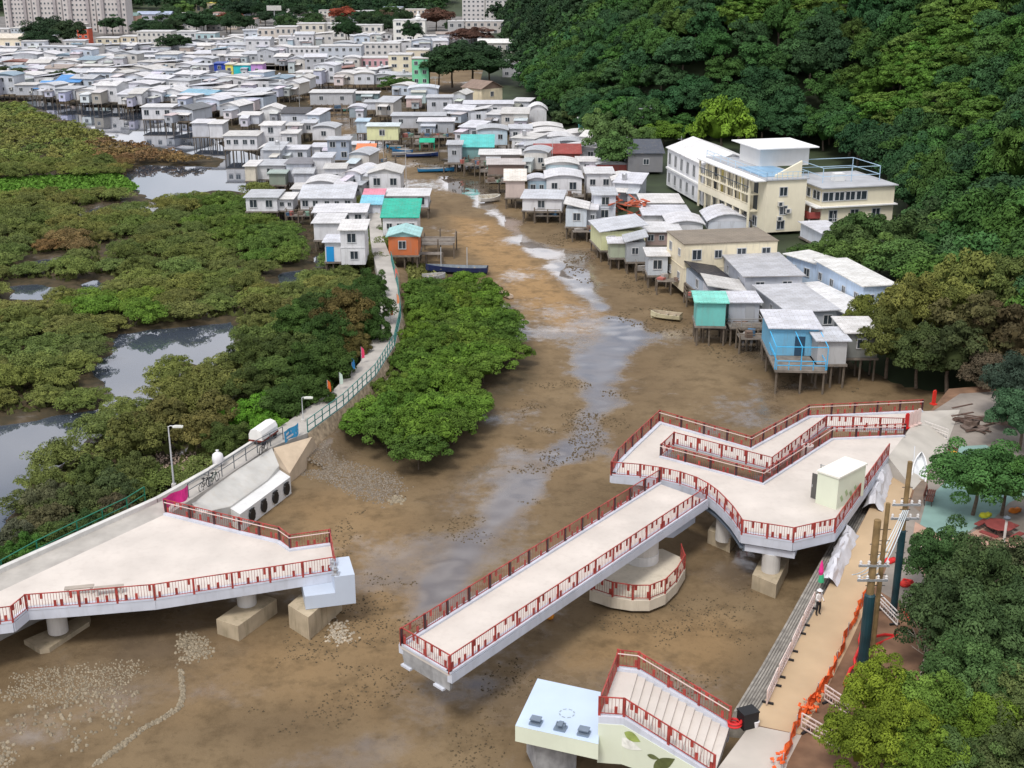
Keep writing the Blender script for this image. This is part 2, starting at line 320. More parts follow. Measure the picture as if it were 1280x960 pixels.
def farz(x, y): return 1.0+70*smooth01((y-800-60*fbm(x, y, 150, 51))/420)*(.6+.8*fbm(x, y, 190, 52))
me, co = grid_mesh('far_hill', np.arange(-700, 301, 20), np.arange(640, 1300, 20), farz)
me.materials.append(mat('far_hill_soil', (.05, .065, .035), var=.3, scale=.03)); me.polygons.foreach_set('use_smooth', [True]*len(me.polygons)); struct(link('far_hill', me))
# ================================================================ FOLIAGE
LEAF = leafmat('leaves'); BARK = mat('bark', (.13, .10, .075), var=.35, scale=3, bump=.5); CORE = leafmat('crown_core', .05)
def crown_mesh(name, rx, rz, ncl, per, leaf, seed, clr=.36, low=-.25, lump=.5, up=.35):
    """crown of leaf-sized faces set round many clumps through an uneven dome (rx wide, rz high, base at z=0)"""
    r = np.random.default_rng(seed); P = []; Nn = []; T = []
    k = 0
    while k < ncl:
        d = r.normal(size=3); d /= np.linalg.norm(d)
        if d[2] < low: continue
        k += 1; s = (r.uniform(.6, .97) if k % 5 else r.uniform(.25, .5))*(1+lump*(fbm(np.array([d[0]*3+seed]), np.array([d[1]*3+d[2]*2]), 1.1, seed)[0]-.5))
        c = np.array([d[0]*rx*s, d[1]*rx*s, rz*.45+d[2]*rz*.55*s]); cr = clr*rx*r.uniform(.55, 1.15)
        n = int(per*r.uniform(.7, 1.3)); q = r.normal(size=(n, 3)); q[:, 2] = np.abs(q[:, 2])*1.1-.25*r.random(n); q /= np.linalg.norm(q, axis=1)[:, None]
        rad = cr*(.62+.38*r.random(n)**.5); P.append(c+q*rad[:, None]*np.array([1, 1, .8])); Nn.append(q); T.append(np.full(n, r.uniform(.68, 1.32)))
    P = np.concatenate(P); Nn = np.concatenate(Nn); T = np.concatenate(T)*r.uniform(.85, 1.15, len(P))
    P[:, 2] = np.maximum(P[:, 2], .02*rz)
    N_ = Nn+np.array([0, 0, up])+r.normal(size=P.shape)*.42; N_ /= np.linalg.norm(N_, axis=1)[:, None]
    a = np.cross(N_, r.normal(size=P.shape)); a /= np.linalg.norm(a, axis=1)[:, None]; b = np.cross(N_, a)
    L_ = leaf*r.uniform(.6, 1.3, len(P))[:, None]
    co = np.stack([P-a*L_, P-b*L_*.55, P+a*L_, P+b*L_*.55], 1).reshape(-1, 3)
    F = np.arange(len(co)).reshape(-1, 4); Tv = np.repeat(T, 4)
    # solid core added to block see-through and keep the crown's middle dark
    import bmesh
    bm = bmesh.new(); bmesh.ops.create_icosphere(bm, subdivisions=2, radius=1)
    cv = np.array([v.co[:] for v in bm.verts]); cf = np.array([[v.index for v in f.verts] for f in bm.faces]); bm.free()
    wob = .40+.25*(r.random(len(cv))-.5); cv = cv*wob[:, None]*np.array([rx, rx, rz*.52])+np.array([0, 0, rz*.47]); cv[:, 2] = np.maximum(cv[:, 2], .05*rz)
    cf4 = np.concatenate([cf, cf[:, 2:3]], 1)
    me = bpy.data.meshes.new(name); allco = np.concatenate([co, cv]); me.vertices.add(len(allco)); me.vertices.foreach_set('co', allco.astype(np.float32).ravel())
    li = np.concatenate([F.ravel(), (cf+len(co)).ravel()]).astype(np.int32); me.loops.add(len(li)); me.loops.foreach_set('vertex_index', li)
    ls = np.concatenate([np.arange(len(F))*4, len(F)*4+np.arange(len(cf))*3]).astype(np.int32); me.polygons.add(len(ls)); me.polygons.foreach_set('loop_start', ls)
    me.materials.append(LEAF); me.materials.append(CORE)
    me.polygons.foreach_set('material_index', np.concatenate([np.zeros(len(F)), np.ones(len(cf))]).astype(np.int32)); me.update(calc_edges=True)
    Tc = np.concatenate([Tv, np.full(len(cv), .95)]); set_col(me, 'tint', np.stack([Tc**1.12, Tc, Tc*.9], 1)); return me
def trunk_mesh(name, h, r, seed, nb=4, spread=1.6, lean=.3):
    rr = random.Random(seed); m = MB(); top = Vector((rr.uniform(-lean, lean), rr.uniform(-lean, lean), h*.6))
    mid = top*.5+Vector((rr.uniform(-.2, .2), rr.uniform(-.2, .2), 0)); m.tube([(0, 0, -.3), mid, top], r, 7, r*.6)
    for i in range(nb):
        a = 2*math.pi*i/nb+rr.uniform(-.5, .5); e = top+Vector((math.cos(a)*spread, math.sin(a)*spread, h*.35*rr.uniform(.7, 1.2)))
        m.tube([top-Vector((0, 0, h*.1*rr.random())), lerp(top, e, .5)+Vector((0, 0, .2)), e], r*.5, 5, r*.15)
    return m.mesh(name, BARK)
BROAD = [crown_mesh('crown', 4.2, 5.6, 62, 170, .20, 100+i, clr=.29, lump=.7) for i in range(6)]
DOME = [crown_mesh('crown', 4.2, 4.8, 90, 110, .19, 120+i, clr=.22, lump=.45) for i in range(3)]
FEATH = [crown_mesh('crown', 3.6, 7.0, 70, 130, .20, 140+i, clr=.20+.03*i, lump=.9, up=-.05) for i in range(4)]
MANG = [crown_mesh('foliage', 2.8, 2.6, 60, 130, .095, 160+i, clr=.24, lump=.45, low=-.1) for i in range(5)]
ISLE = [crown_mesh('crown', 2.6, 3.2, 64, 150, .105, 180+i, clr=.23, lump=.6, low=-.1) for i in range(5)]
NEAR = [crown_mesh('crown', 3.2, 4.4, 90, 260, .10, 200+i, clr=.24, lump=.75) for i in range(4)]
TRUNK = [trunk_mesh('trunk', 6, .24, 5+i) for i in range(3)]
STEMS = [trunk_mesh('trunk', 3, .12, 15+i, 5, 1.0) for i in range(2)]
def jit(c, k=.13):
    f = 1+random.uniform(-k, k); return tuple(max(.004, x*f*(1+random.uniform(-.08, .08))) for x in c)
def tree(x, y, z, r, h, col, label, group=None, kind=BROAD, name='tree', trunk=TRUNK, cat='tree', ref=(4.2, 5.6), tr=.32):
    rz = random.uniform(0, 6.28); t = thing(name, (x, y, z), label, cat, group, rz)
    cz = h*tr; link('crown', random.choice(kind), t, jit(col), (0, 0, cz), 0, (r/ref[0], r/ref[0]*random.uniform(.92, 1.08), (h-cz)/ref[1]))
    k = h*.7/5.5; link('trunk', random.choice(trunk), t, None, (0, 0, 0), 0, (k, k, k)); return t
# ================================================================ FOREGROUND: the unfinished footbridge and its two banks
DECK = mat('deck_concrete', (.57, .52, .47), var=.10, scale=.35, rough=.8, streak=.30, dirt=(.40, .345, .30))
PAINT = mat('pale_bridge_paint', (.54, .565, .63), var=.10, scale=.6, rough=.6, streak=.45, dirt=(.33, .33, .34))
PAINT_B = mat('blue_grey_paint', (.47, .53, .62), var=.06, scale=.5, rough=.5, streak=.15, dirt=(.4, .42, .45))
RED = mat('red_railing_paint', (.33, .05, .04), var=.38, scale=2, rough=.45)
REDB = mat('red_bar_paint', (.26, .06, .05), var=.2, scale=2, rough=.5)
POSTD = mat('dark_post_plate', (.05, .022, .025), var=.2, rough=.5)
STEEL = mat('galvanised_steel', (.55, .56, .58), rough=.35, metal=.7)
HAND = mat('handrail_tube', (.62, .47, .43), var=.1, rough=.35)
CONC = mat('pier_concrete', (.56, .54, .51), var=.1, scale=.7, rough=.85, streak=.3, dirt=(.3, .26, .2))
FOOT = mat('stained_footing', (.40, .33, .23), var=.2, scale=.8, rough=.9, streak=.65, dirt=(.15, .13, .07), bump=.4)
ROUGHC = mat('raw_concrete', (.33, .33, .33), var=.25, scale=1.6, rough=.9, streak=.6, dirt=(.12, .12, .12))
DKSTEEL = mat('dark_girder', (.14, .17, .21), var=.15, rough=.4, metal=.2)
PANELG = mat('pale_green_wall', (.66, .70, .56), var=.06, scale=.4, rough=.6, streak=.12, dirt=(.5, .52, .42))
def resample(pts, step):
    out = [Vector(pts[0])]
    for a, b in zip(pts, pts[1:]):
        a = Vector(a); b = Vector(b); n = max(1, round((b-a).length/step))
        out += [a.lerp(b, i/n) for i in range(1, n+1)]
    return out
def railing(parent, pts, h=1.08, side=1, hand=False, seed=0, dark=True, panels=True):
    """one run of bar railing along pts (deck level); side +1 when the walked side lies left of the run"""
    r = random.Random(seed); m = MB(); pts = [Vector(p) for p in pts]; up = Vector((0, 0, 1))
    for a, b in zip(pts, pts[1:]):
        m.mi(0).bar(a+up*h, b+up*h, .06, .05); m.bar(a+up*.14, b+up*.14, .045, .04)
        d = b-a; n = max(1, int(d.length/.17))
        for i in range(n):
            p = a.lerp(b, (i+.5)/n); m.mi(1).bar(p+up*.14, p+up*h, .021)
    if panels:
        for a, b in zip(pts, pts[1:]):
            d = b-a; n = int(d.length/.6+.5)
            for i in range(n):
                p = a.lerp(b, (i+.2+.6*r.random())/n); hi = r.random() < .5; L_ = r.uniform(.32, .44); z0 = h-.04-L_ if hi else .16
                m.mi(0).box(p+up*(z0+L_/2), (.16, .05, L_), math.atan2(d.y, d.x))
    R = m.build('railing', [RED, REDB], parent)
    for p, q in zip(resample(pts, 2.1), resample(pts, 2.1)[1:]+[None]):
        dv = (q-p) if q else (pts[-1]-pts[-2]); a = math.atan2(dv.y, dv.x); nrm = Vector((-math.sin(a), math.cos(a), 0))*side
        k = MB(); k.mi(0).box(p+up*(h/2+.02)-nrm*.02, (.13, .06, h+.04), a)
        if dark: k.mi(1).box(p+up*(h/2)+nrm*.04, (.16, .055, h-.06), a)  # dark plate on the walked side of the post
        k.build('post', [RED, POSTD], R)
    if hand:
        k = MB(); c = []
        for i, p in enumerate(pts):
            dv = pts[min(i+1, len(pts)-1)]-pts[max(i-1, 0)]; a = math.atan2(dv.y, dv.x); c.append(p+Vector((-math.sin(a), math.cos(a), 0))*side*.13+up*.92)
        k.tube(c, .035, 6); k.build('handrail', HAND, R)
    return R
def kerb(parent, pts, w=.32, h=.13, side=1):
    m = MB(); pts = [Vector(p) for p in pts]; n = len(pts); off = []
    for i in range(n):
        d = pts[min(i+1, n-1)]-pts[max(i-1, 0)]; a = math.atan2(d.y, d.x); off.append(Vector((-math.sin(a), math.cos(a), 0))*side*w)
    for i in range(n-1):
        a, b = pts[i], pts[i+1]; e = off[i]*-.15; f = off[i+1]*-.15; z = Vector((0, 0, h))
        q = [a+e, b+f, b+off[i+1], a+off[i]]
        if side < 0: q = [a+off[i], b+off[i+1], b+f, a+e]
        m.hexa([p-Vector((0, 0, .004)) for p in q]+[p+z for p in q])
    return m.build('kerb', PAINT, parent)
def col_(parent, P, r, z0, z1, name='pier', m=None):
    k = MB(); k.lathe((P[0], P[1], 0), [(r, z0), (r, z1)], 20); return k.build(name, m or CONC, parent, smooth=False)
def block3(parent, F, Lp, Rp, h, name='footing', m=None, z0=-.4):
    """footing block from its front, left and right corners on the mud"""
    F, Lp, Rp = (V2(p, 0) for p in (F, Lp, Rp)); B = Lp+Rp-F
    q = [F, Rp, B, Lp]; k = MB(); k.hexa([V2(p, z0) for p in q]+[V2(p, h) for p in q]); return k.build(name, m or FOOT, parent)
# ---------------------------------------------------------------- left platform
ZL = 3.3
A_ = lambda *ps, z=ZL: [at(u, v, z) for u, v in ps]
lf = A_((-90,803),(0,780),(16,778),(34,763),(100,758),(194,750),(338,728),(419,715))
le = A_((419,715),(413,680)); lb = A_((413,680),(363,687),(350,677),(300,665),(208,642))
ll = A_((208,642),(0,739),(-90,783))
plat = thing('viewing_platform', V2(at(200, 745, 0), 0), 'pale concrete triangular end of the unfinished footbridge, joined to the marsh path', 'footbridge', 'pieces of the unfinished footbridge')
k = MB(); k.prism([(p.x, p.y) for p in lf+le[1:]+lb[1:]+ll[1:]], ZL-.18, ZL); k.build('deck', DECK, plat)
k = MB()
for a, b in zip(lf+le[1:]+lb[1:], lf[1:]+le[1:]+lb[1:]):
    d = b-a; n_ = Vector((-d.y, d.x, 0)).normalized(); z = Vector((0, 0, 1))
    k.hexa([a-n_*.10-z*.62, b-n_*.10-z*.62, b+n_*.22-z*.62, a+n_*.22-z*.62, a-n_*.10-z*.004, b-n_*.10-z*.004, b+n_*.22-z*.184, a+n_*.22-z*.184])
k.build('edge_beam', PAINT, plat)
kerb(plat, lf, side=1); kerb(plat, lb, side=1)
railing(plat, lf, side=1, seed=1, dark=False); railing(plat, le, side=1, seed=2, dark=False); railing(plat, lb, side=1, hand=True, seed=3)
for (c, foot, r) in (((72,782), None, .62), ((309,757), [(299,803),(272,794),(347,768)], .62), ((405,764), [(387,802),(362,786),(428,764)], .55)):
    P = at(*c, 1.0)
    if c[0] != 405: col_(plat, P, r, .6, ZL-.2)
    if foot: block3(plat, *[at(u, v, 0) for u, v in foot], 1.15 if c[0] != 405 else 1.72)
k = MB(); q = [at(u, v, .25) for u, v in ((50,815),(30,803),(98,774),(113,773),(112,780),(62,813))]
k.prism([(p.x, p.y) for p in q], -.2, .42); k.build('broken_footing', FOOT, plat)
# half-joint block the lifted-in span will rest on
a, b = at(382, 762, 1.75), at(445, 754, 1.75); d = (b-a).normalized(); n_ = Vector((-d.y, d.x, 0))
k = MB(); w = (b-a).length; w1 = w*.60
k.hexa([a, a+d*w1, a+d*w1+n_*2.6, a+n_*2.6]+[p+Vector((0, 0, .92)) for p in (a, a+d*w1, a+d*w1+n_*2.6, a+n_*2.6)])
c0 = a+d*(w1+.003); k.hexa([c0, b, b+n_*2.6, c0+n_*2.6]+[p+Vector((0, 0, 2.05)) for p in (c0, b, b+n_*2.6, c0+n_*2.6)])
hb = k.build('bearing_block', PAINT_B, plat)
for t_ in (.35, 1.5):
    k = MB(); p = c0+d*.12+n_*t_+Vector((0, 0, 2.05)); k.lathe(p, [(.14, 0), (.14, .28), (.20, .28), (.20, .36), (.1, .36), (.1, .5)], 10); k.box(p+Vector((0, 0, .02)), (.5, .5, .04)); k.build('bearing', STEEL, hb)
for u in (100, 137):
    p = at(u, 742, ZL); t_ = thing('bench', p, 'flat bench slab on the left platform, ' + ('nearer the left end' if u == 100 else 'the right one of the pair'), 'bench', 'benches on the left platform', math.radians(12))
    k = MB(); k.box((0, 0, .45), (1.75, .42, .07)); k.build('seat', mat('bench_board', (.38, .33, .28), var=.15), t_, world=False)
    for s in (-.7, .7): k = MB(); k.box((s, 0, .208), (.12, .34, .412)); k.build('leg', CONC, t_, world=False)
# ---------------------------------------------------------------- swing span
ZS = 4.0
sL, sR = at(500, 806, ZS), at(563, 843, ZS); eR = at(884, 626, ZS); eL = at(822, 604, ZS)
ax = ((eR-sR).normalized()); nl = Vector((-ax.y, ax.x, 0))           # nl points to the far (upstream) side
span = thing('bridge_span', V2(at(800, 712, 0), 0), 'long straight red-railed bridge span resting on one round pier, its free end over the mud', 'footbridge', 'pieces of the unfinished footbridge')
k = MB(); k.prism([(p.x, p.y) for p in (sL, sR, eR, eL)], ZS-.2, ZS); k.build('deck', DECK, span)
Z = Vector((0, 0, 1))
def girder(par, poly, z0, z1, m, name):
    kk = MB(); kk.prism([(p.x, p.y) for p in poly], z0, z1); return kk.build(name, m, par)
k = MB()
for a, b, o in ((sR, eR, -1), (sL, eL, 1)):
    n_ = nl*o*.1; i_ = -nl*o*.22
    q = [a+n_, b+n_, b+i_, a+i_] if o < 0 else [a+i_, b+i_, b+n_, a+n_]
    k.hexa([p-Z*.55 for p in q]+[p-Z*.004-(Z*.2 if (o < 0) == (j > 1) else Z*0) for j, p in enumerate(q)])
k.build('edge_beam', PAINT, span)
e_ = (sR-sL).normalized()
girder(span, [sL+ax*.5+e_*.35, sR+ax*.5-e_*.35, eR-e_*.5, eL+e_*.5], ZS-1.0, ZS-.204, PAINT_B, 'girder')
endc = MB(); endc.hexa([sL+e_*.2-Z*1.2+ax*.12, sR-e_*.2-Z*1.2+ax*.12, sR-e_*.35+ax*.498-Z*1.2, sL+e_*.35+ax*.498-Z*1.2, sL+e_*.05-Z*.204+ax*.02, sR-e_*.05-Z*.204+ax*.02, sR-e_*.35+ax*.498-Z*.204, sL+e_*.35+ax*.498-Z*.204])
es = endc.build('end_wall', ROUGHC, span)
for s in (.5, 3.3): k = MB(); p = sL+e_*s+ax*.25-Z*1.26; k.box(p, (.8, .6, .12), math.atan2(e_.y, e_.x)); k.build('nosing', PAINT, es)
tr = [eR-ax*3.2-nl*.0, eR-ax*.2]; k = MB()
p0 = at(839, 668, ZS-1.0)
c1, c2 = eR-ax*5.2+nl*.6, eR-ax*.5+nl*.6; c3, c4 = c2+nl*2.8, c1+nl*2.8
k.hexa([c1+ax*1.6-Z*1.7, c2-Z*1.7, c3-Z*1.7, c4+ax*1.6-Z*1.7, c1-Z*1.003, c2-Z*1.003, c3-Z*1.003, c4-Z*1.003]); k.build('pivot_box', PAINT_B, span)
kerb(span, [sR, eR], side=1); kerb(span, [sL, eL], side=-1); kerb(span, [sL, sR], w=.2, side=1)
railing(span, [sR+nl*.1, eR+nl*.1], side=1, seed=11, dark=False); railing(span, [sL-nl*.1, eL-nl*.1], side=-1, seed=12); railing(span, [sL+ax*.12+e_*.1, sR+ax*.12-e_*.1], side=1, seed=13, dark=False)
cA, cB = (sL+sR)/2, (eL+eR)/2
pc = min((V2(cA.lerp(cB, i/200), 1.1) for i in range(201)), key=lambda q: abs(proj(q)[0]-797)); pc = pc-nl*.35
print('PIER', proj(pc))
pc = V2(pc, 1.1); pm = col_(span, pc, 1.15, 1.1, ZS-1.05, 'pier', CONC)
kk = MB(); kk.lathe((pc.x, pc.y, 0), [(1.19, 1.1), (1.19, 1.75), (1.152, 1.76)], 24); kk.build('pier_foot', mat('white_concrete', (.66, .66, .65), var=.08, streak=.35, dirt=(.4, .4, .38)), pm)
# fender platform round the pier
ZF_ = 1.1
fp = [at(u, v, ZF_) for u, v in ((737,738),(764,747),(790,751),(812,751),(832,743),(847,728),(857,711),(852,697),(828,686),(800,688),(764,706))]
fen = thing('pier_platform', V2(pc, 0), 'low round-nosed concrete landing around the foot of the bridge pier', 'platform')
k = MB(); k.prism([(p.x, p.y) for p in fp], .35, ZF_); k.build('slab', mat('landing_concrete', (.58, .52, .42), var=.1, scale=.7, streak=.5, dirt=(.3, .25, .17)), fen)
k = MB(); c_ = sum(fp, Vector())/len(fp); k.prism([(lerp(c_.x, p.x, .72), lerp(c_.y, p.y, .72)) for p in fp], -.4, .348); k.build('footing', FOOT, fen)
fr = [c_.lerp(p, .965) for p in fp[:8]]; fr = [Vector((p.x, p.y, ZF_)) for p in fr]; railing(fen, fr, side=1, seed=21, dark=False)
# ---------------------------------------------------------------- right platform with its ramp
ZR = 3.8
R_ = lambda *ps, z=ZR: [at(u, v, z) for u, v in ps]
rp_ = thing('bridge_landing', V2(at(963, 728, 0), 0), 'broad angular landing with a curved front edge and a folded ramp, beside the tan path', 'footbridge', 'pieces of the unfinished footbridge')
front = R_((764,594),(800,597),(826,601),(850,606.5),(870,613.5),(884,621),(896,630),(906,640),(915,650),(922,660),(927,668),(991,678),(1043,666))
right = R_((1043,666),(1110,571)); leftr = R_((824,528),(790,560),(772,578),(764,594))
slot = R_((842,556),(826,571),(953,605),(1039,549),(1130,545))
top = front+right[1:]+slot[::-1]+leftr[:-1]
k = MB(); k.prism([(p.x, p.y) for p in top], ZR-.2, ZR); k.build('deck', DECK, rp_)
o1, o2, o3, o4 = at(824,528,ZR), at(938,561,3.45), at(994,523,3.2), at(1010,521,3.15); o5 = at(1152,514,3.0)
i1, i2, i3, i4 = at(842,556,ZR), at(964,588,3.45), at(1032,535,3.15), at(1133,538,3.0)
k = MB()
for q in ((o1, i1, i2, o2), (o2, i2, i3, o4), (o4, i3, i4, o5)):
    k.hexa([p-Z*.25 for p in q]+[p-Z*.003 for p in q])
k.build('ramp', DECK, rp_)
def beam(par, pts, th=.6, w_in=.22, w_out=.1, side=1, m=PAINT):
    kk = MB()
    for a, b in zip(pts, pts[1:]):
        d = b-a; n_ = Vector((-d.y, d.x, 0)).normalized()*side
        q = [a-n_*w_out, b-n_*w_out, b+n_*w_in, a+n_*w_in]; dz = [.004, .004, .205, .205]
        if side < 0: q = q[::-1]; dz = dz[::-1]
        kk.hexa([p-Z*th for p in q]+[p-Z*z for p, z in zip(q, dz)])
    return kk.build('edge_beam', m, par)
beam(rp_, front+right[1:]); beam(rp_, leftr); beam(rp_, [o1, o2, o4, o5], side=-1); beam(rp_, slot, side=-1, th=.45, w_out=.02)
kerb(rp_, front+right[1:]); kerb(rp_, leftr); kerb(rp_, [o1, o2, o4, o5], side=-1); kerb(rp_, slot[1:], side=-1, w=.25); kerb(rp_, [i1, i2, i3, i4], side=1, w=.2)
railing(rp_, front, seed=31, dark=False); railing(rp_, right, seed=32, dark=False); railing(rp_, leftr, seed=33)
railing(rp_, [o1, o2, o4, o5], side=-1, hand=True, seed=34); railing(rp_, [i1, i2, i3, i4], side=1, hand=False, seed=35, dark=False); railing(rp_, slot, side=-1, hand=True, seed=36)
# curved girder under the cut-out where the span swings in
cg = [p for p in front[4:11]]
k = MB()
for a, b in zip(cg, cg[1:]):
    d = b-a; n_ = Vector((-d.y, d.x, 0)).normalized()
    q = [a+n_*.15, b+n_*.15, b+n_*.6, a+n_*.6]; k.hexa([p-Z*1.25 for p in q]+[p-Z*.605 for p in q])
    q = [a-n_*.05, b-n_*.05, b+n_*.148, a+n_*.148]; k.hexa([p-Z*1.05 for p in q]+[p-Z*.93 for p in q])
k.build('curved_girder', DKSTEEL, rp_)
def shrink(pts, s): c = sum(pts, Vector())/len(pts); return [c.lerp(p, s) for p in pts]
girder(rp_, [R_((800,590))[0], R_((880,606))[0], R_((935,655))[0], R_((985,662))[0], R_((1030,650))[0], R_((1085,575))[0], R_((955,612))[0], R_((820,577))[0]], ZR-.75, ZR-.204, PAINT_B, 'girder')
pk = at(963, 712, 1.2)
k = MB(); dq = (front[11]-front[10]).normalized(); aq = math.atan2(dq.y, dq.x); k.box((pk.x, pk.y+.3, ZR-1.0), (3.4, 1.6, .49), aq); k.build('pier_head', PAINT, rp_)
for i, (c, foot) in enumerate((((963,712), [(969,750),(939,737),(985,716)]), ((905,668), [(912,692),(884,680),(930,664)]))):
    P = at(*c, 1.2); col_(rp_, P, .62, .8, ZR-.76 if i else ZR-1.25); block3(rp_, *[at(u, v, 0) for u, v in foot], 1.15)
for u, v in ((830, 560), (1010, 552), (800, 590)): P = at(u, v, ZR); col_(rp_, P, .5, -.3, ZR-.3)
# machine cabin with a dark open door on the landing
cb0, cb1 = at(1020, 628, ZR), at(1046, 637, ZR); d = (cb1-cb0).normalized(); n_ = Vector((-d.y, d.x, 0)); yw = math.atan2(d.y, d.x)
kb = thing('control_cabin', (cb0+cb1)/2+n_*1.7, 'pale green rectangular cabin standing on the landing, its dark door open', 'cabin', None, yw)
hw = (cb1-cb0).length; k = MB(); k.box((0, 0, 1.2), (hw, 3.6, 2.4)); k.build('wall', PANELG, kb, world=False)
k = MB(); k.box((0, 0, 2.46), (hw+.16, 3.76, .12)); k.build('roof', mat('cabin_roof', (.75, .74, .66), var=.05, streak=.15), kb, world=False)
k = MB(); k.box((-hw/2-.36, -1.3, 1.0), (.7, .06, 1.9)); dr = k.build('door', mat('dark_door', (.10, .095, .09), var=.1), kb, world=False)
k = MB(); k.box((-hw/2-.62, -1.35, 1.0), (.05, .08, .18)); k.build('handle', STEEL, dr, world=False)
k = MB()
for q in (((-hw/2-.5, .1, 2.1), (.9, .08, .08)), ((-hw/2-.5, .1, 1.1), (.9, .08, .08)), ((-hw/2-.92, .1, 1.6), (.08, .08, 1.08)), ((-hw/2-.1, .1, 1.6), (.08, .08, 1.08))): k.box(*q)
k.build('hatch_frame', mat('grey_frame', (.45, .45, .44)), kb, world=False)
k = MB()
for i in range(5): k.box((hw/2+.012, -1.2+i*.6, .7+.25*(i % 2)), (.012, .25, .5), ax=Matrix.Rotation(.5, 3, 'X'))
k.build('leaf_motif', mat('leaf_motif', (.35, .45, .25)), kb, world=False)
# ---------------------------------------------------------------- stair landing at the bottom
ZT, ZB = 4.0, 2.4
tb, tf = at(771, 839, ZT), at(750, 895, ZT); lb2, lf2 = at(797, 842, ZT), at(781, 897, ZT); bb, bf = at(911, 911, ZB+.05), at(893, 968, ZB+.05)
st = thing('bridge_stair', V2((tb+bf)/2, 0), 'concrete steps between red railings, from the pale blue block down to the path', 'stair', 'pieces of the unfinished footbridge')
k = MB(); q = [tf, lf2, lb2, tb]; k.hexa([p-Z*.9 for p in q]+q); k.build('landing', DECK, st)
NS = 11
for i in range(NS):
    t0, t1 = i/NS, (i+1)/NS; z = ZT-(ZT-ZB-.05)*(i+1)/(NS+.0)+.001*i; a, b, c, d2 = lf2.lerp(bf, t0), lf2.lerp(bf, t1), lb2.lerp(bb, t1), lb2.lerp(bb, t0)
    k = MB(); q = [V2(p, 0) for p in (a, b, c, d2)]; k.hexa([p+Z*(z-.45) for p in q]+[p+Z*z for p in q]); k.build('step', DECK, st)
k = MB(); ww = (bf-bb).normalized()
for P, s in (([tb, lb2, bb], -1), ([tf, lf2, bf], 1)):
    for a, b in zip(P, P[1:]):
        w0 = ww*s; q = [a+w0*.002, b+w0*.002, b+w0*.30, a+w0*.30]
        if s < 0: q = q[::-1]
        k.hexa([p-Z*.85 for p in q]+[p+Z*.16 for p in q])
k.build('string_wall', PAINT, st)
railing(st, [p-ww*.16+Z*.16 for p in (tb, lb2, bb)], side=-1, hand=True, seed=41, dark=False); railing(st, [p+ww*.16+Z*.16 for p in (tf, lf2, bf)], side=1, seed=42, dark=False)
railing(st, [tf+Z*.02, tb+Z*.02], side=-1, seed=43, dark=False)
# bearing block: blue top, pale green face with painted leaves
ZK = 3.05
b0, b1, b2, b3 = at(644, 907, ZK), at(748, 930, ZK), at(751, 865, ZK), at(672, 848, ZK)
bl = thing('bearing_plinth', V2((b0+b2)/2, 0), 'pale blue topped block with a green painted face, carrying three steel bearings beside the stair', 'plinth', 'pieces of the unfinished footbridge')
k = MB(); k.mi(0).hexa([p-Z*.95 for p in (b0, b1, b2, b3)]+[p-Z*.012 for p in (b0, b1, b2, b3)]); k.build('block', PANELG, bl)
k = MB(); k.hexa([p-Z*.008 for p in (b0, b1, b2, b3)]+[b0, b1, b2, b3]); k.build('top', mat('sky_blue_top', (.50, .60, .74), var=.05, scale=.4), bl)
fd = (b1-b0).normalized(); fn = Vector((fd.y, -fd.x, 0))
w0 = b1+fd*.003; w1 = V2(w0+fd*9.0, ZB)
k = MB(); back = -fn*.4
prof = [(w0, ZT-.25), (V2(lf2, 0)+ww*.33, ZT-.25), (V2(bf, 0)+ww*.33, ZB+.02)]
pts = [Vector((p[0].x, p[0].y, p[1])) for p in prof]; pts[0] = Vector((tf.x, tf.y, ZT-.25))+ww*.33
for a, b in zip(pts, pts[1:]):
    q = [a, b, b-ww*.028, a-ww*.028]; k.hexa([V2(p, 1.4) for p in q]+q)
sw = k.build('side_wall', PANELG, st)
def leaf(parent, c, L_, W_, ang, dx, nr, col, name='painted_leaf'):
    kk = MB(); vs = []
    for i in range(13):
        t = i/12; vs.append((t, math.sin(math.pi*t**.8)*.5))
    pts2 = vs+[(t, -w) for t, w in vs[-2:0:-1]]
    ca, sa = math.cos(ang), math.sin(ang); o = []
    for t, w in pts2: x = (t-.5)*L_; y = w*W_; o.append(c+dx*(x*ca-y*sa)+Z*(x*sa+y*ca)+nr*.012)
    kk.face(*o); kk.face(*[p+nr*.004 for p in o]); return kk.build(name, mat('leaf_paint_%d' % int(col[1]*100), col, var=.25, scale=3), parent)
sd_ = (bf-lf2); sd_.z = 0; sd_.normalize(); sn = Vector((sd_.y, -sd_.x, 0)); base = V2(lf2, 0)+ww*.33
def onwall(s, z): return base+sd_*s+Z*z
leaf(sw, onwall(.55, 3.25), .95, .55, -.25, sd_, sn, (.30, .37, .10)); leaf(sw, onwall(2.35, 2.35), 1.5, .62, .7, sd_, sn, (.10, .115, .04)); leaf(sw, onwall(1.75, 2.5), .7, .28, 0, sd_, sn, (.13, .15, .06)); leaf(sw, onwall(.35, 2.75), 1.5, .6, -.1, sd_, sn, (.78, .78, .72))
inn = (b3-b0).normalized()
for s in (.22, .52, .80):
    p = b0.lerp(b1, s)+inn*.55; k = MB(); an = math.atan2(fd.y, fd.x)
    k.box(p+Z*.06, (.62, .5, .12), an); k.box(p+Z*.21, (.5, .1, .18), an); k.box(p+Z*.21+inn*.16, (.5, .1, .18), an); k.box(p+Z*.325, (.56 if s != .52 else .25, .44, .05), an); k.build('bearing', mat('bearing_steel', (.22, .27, .33), rough=.4, metal=.4), bl)
k = MB(); rc = b0.lerp(b1, .52)+inn*2.0
